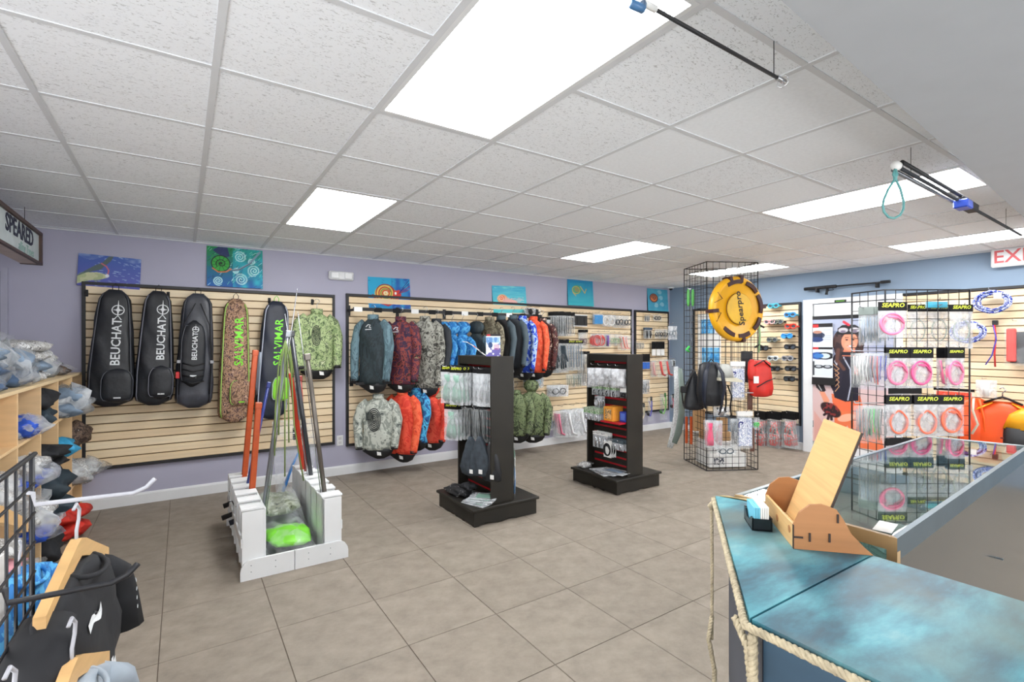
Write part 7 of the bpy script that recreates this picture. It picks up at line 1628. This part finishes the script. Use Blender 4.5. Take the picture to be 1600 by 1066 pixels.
# black card box with light blue cards
Q0 = onZ(1175, 829, CT + .0005); t = thing('card_box', 'small black box filled with pale blue and white cards on the counter tip', 'box', Q0, ang)
MB().box(0, -.048, 0, .09, 0, .004).box(0, -.048, 0, .004, 0, .03).box(.086, -.048, 0, .09, 0, .036).box(0, -.048, 0, .09, -.044, .034).add([(0, 0, 0), (.09, 0, 0), (.09, 0, .036), (.075, 0, .034), (.06, 0, .018), (.03, 0, .018), (.015, 0, .032), (0, 0, .032), (0, -.004, 0), (.09, -.004, 0), (.09, -.004, .036), (.075, -.004, .034), (.06, -.004, .018), (.03, -.004, .018), (.015, -.004, .032), (0, -.004, .032)],
    [tuple(range(8)), tuple(range(15, 7, -1))] + [(k, (k+1) % 8, 8 + (k+1) % 8, 8 + k) for k in range(8)]).build('tray', mat('black_acrylic', (22, 24, 28), .15), t)
for k in range(7):
    cd = thing('business_card', ['pale blue card', 'pale blue card', 'pale blue card', 'white card', 'white card', 'white card', 'white card'][k] + ' standing in the small black box, ' + ['first', 'second', 'third', 'fourth', 'fifth', 'sixth', 'seventh'][k] + ' from its cut-away side', 'card', Q0 + Matrix.Rotation(ang, 3, 'Z') @ Vector((.045, -.008 - .0052 * k, .0045)), ang, 'cards in the small black box')
    MB().bbox(-.04, -.0022, 0, .04, .0022, .052 + .0005 * k, .0004).build('card', mat('pale_blue_card', (110, 190, 215), .5) if k < 3 else card_w, cd)

# ------------------------------------------------------------------ spear gear hung under the ceiling
p, q = onZ(1012, 8, 2.36), onZ(1226, 128, 2.36)
def hang_line(tt, x, y, z0, z1): MB().tube([(x, y, z0), (x, y, z1)], .0016, 5).build('hanging_wire', wire_m, tt)
t = thing('pole_spear', 'black pole spear with a blue grip hanging under the ceiling', 'pole spear', p, math.atan2(q.y - p.y, q.x - p.x)); L_ = (q - p).length
MB().tube([(0, 0, 0), (L_ * .95, 0, 0)], .0055, 10).build('shaft', blkr, t, smooth=True)
MB().tube([(L_ * .93, 0, 0), (L_, 0, 0)], .008, 10).build('steel_end', steel, t, smooth=True)
MB().tube([(-.04, 0, 0), (.03, 0, 0)], .009, 10).build('white_collar', card_w, t, smooth=True)
MB().tube([(-.02, 0, -.005), (-.035, -.012, -.03), (-.075, -.012, -.032)], .011, 8).build('blue_grip', mat('steel_blue_plastic', (60, 100, 140), .4), t, smooth=True)
MB().tube([(L_ * .985 + .0 , .018 * math.cos(a_), -.002 + .018 * math.sin(a_)) for a_ in [2*PI*k/16 for k in range(16)]], .0012, 5, closed=True).build('wire_ring', steel, t, smooth=True)
hang_line(t, L_ * .1, 0, 0, CEIL - 2.36 - .006); hang_line(t, L_ * .9, 0, 0, CEIL - 2.36 - .006)
p, q = onZ(1400, 259, 2.34), onZ(1598, 369, 2.34)
t = thing('pole_spear', 'double-barred grey pole spear gun hanging under the ceiling near the exit sign', 'pole spear', p, math.atan2(q.y - p.y, q.x - p.x)); L_ = (q - p).length
MB().tube([(0, 0, 0), (L_ * .98, 0, 0)], .009, 10).build('barrel', dk_neo, t, smooth=True)
MB().tube([(L_ * .02, 0, -.0), (.08, -.0, .035), (L_ * .42, -.0, .035), (L_ * .52, 0, .03)], .010, 10).build('upper_bar', blkr, t, smooth=True)
MB().tube([(.06, .03, 0), (L_ * .5, .03, 0)], .010, 10).build('side_bar', alu, t, smooth=True)
MB().bbox(L_ * .36, -.05, -.05, L_ * .40, .02, -.0, .006).build('blue_grip', mat('royal_plastic', (40, 70, 170), .4), t)
MB().bbox(L_ * .38, -.02, -.02, L_ * .50, .035, .03, .006).build('handle_block', blkr, t)
MB().lathe([(.002, -.02), (.02, -.015), (.022, .015), (.003, .02)], 12, 'x').build('white_tip', card_w, t, smooth=True)
hang_line(t, .2, 0, 0, CEIL - 2.34 - .006); hang_line(t, L_ * .8, 0, 0, CEIL - 2.34 - .006)
tl = mat('teal_rubber', (90, 150, 150), .4)
t2 = thing('rubber_loop', 'teal rubber loop dangling from the end of the double-barred pole', 'rubber loop', p + Vector((-.01, 0, -.015)), -YAW + R(5))
MB().tube([(0, 0, 0), (.01, 0, -.03), (0, 0, -.05), (-.035, 0, -.10), (-.058, 0, -.15), (-.064, 0, -.18), (-.058, 0, -.21), (-.035, 0, -.235), (-.005, 0, -.24), (.025, 0, -.225), (.042, 0, -.195), (.044, 0, -.16), (.028, 0, -.10), (.002, 0, -.05), (-.01, 0, -.03), (0, 0, 0)], .0055, 8).build('loop', tl, t2, smooth=True)
MB().tube([(0, 0, -.015), (0, 0, -.06)], .009, 8).build('wrapping', tl, t2, smooth=True)
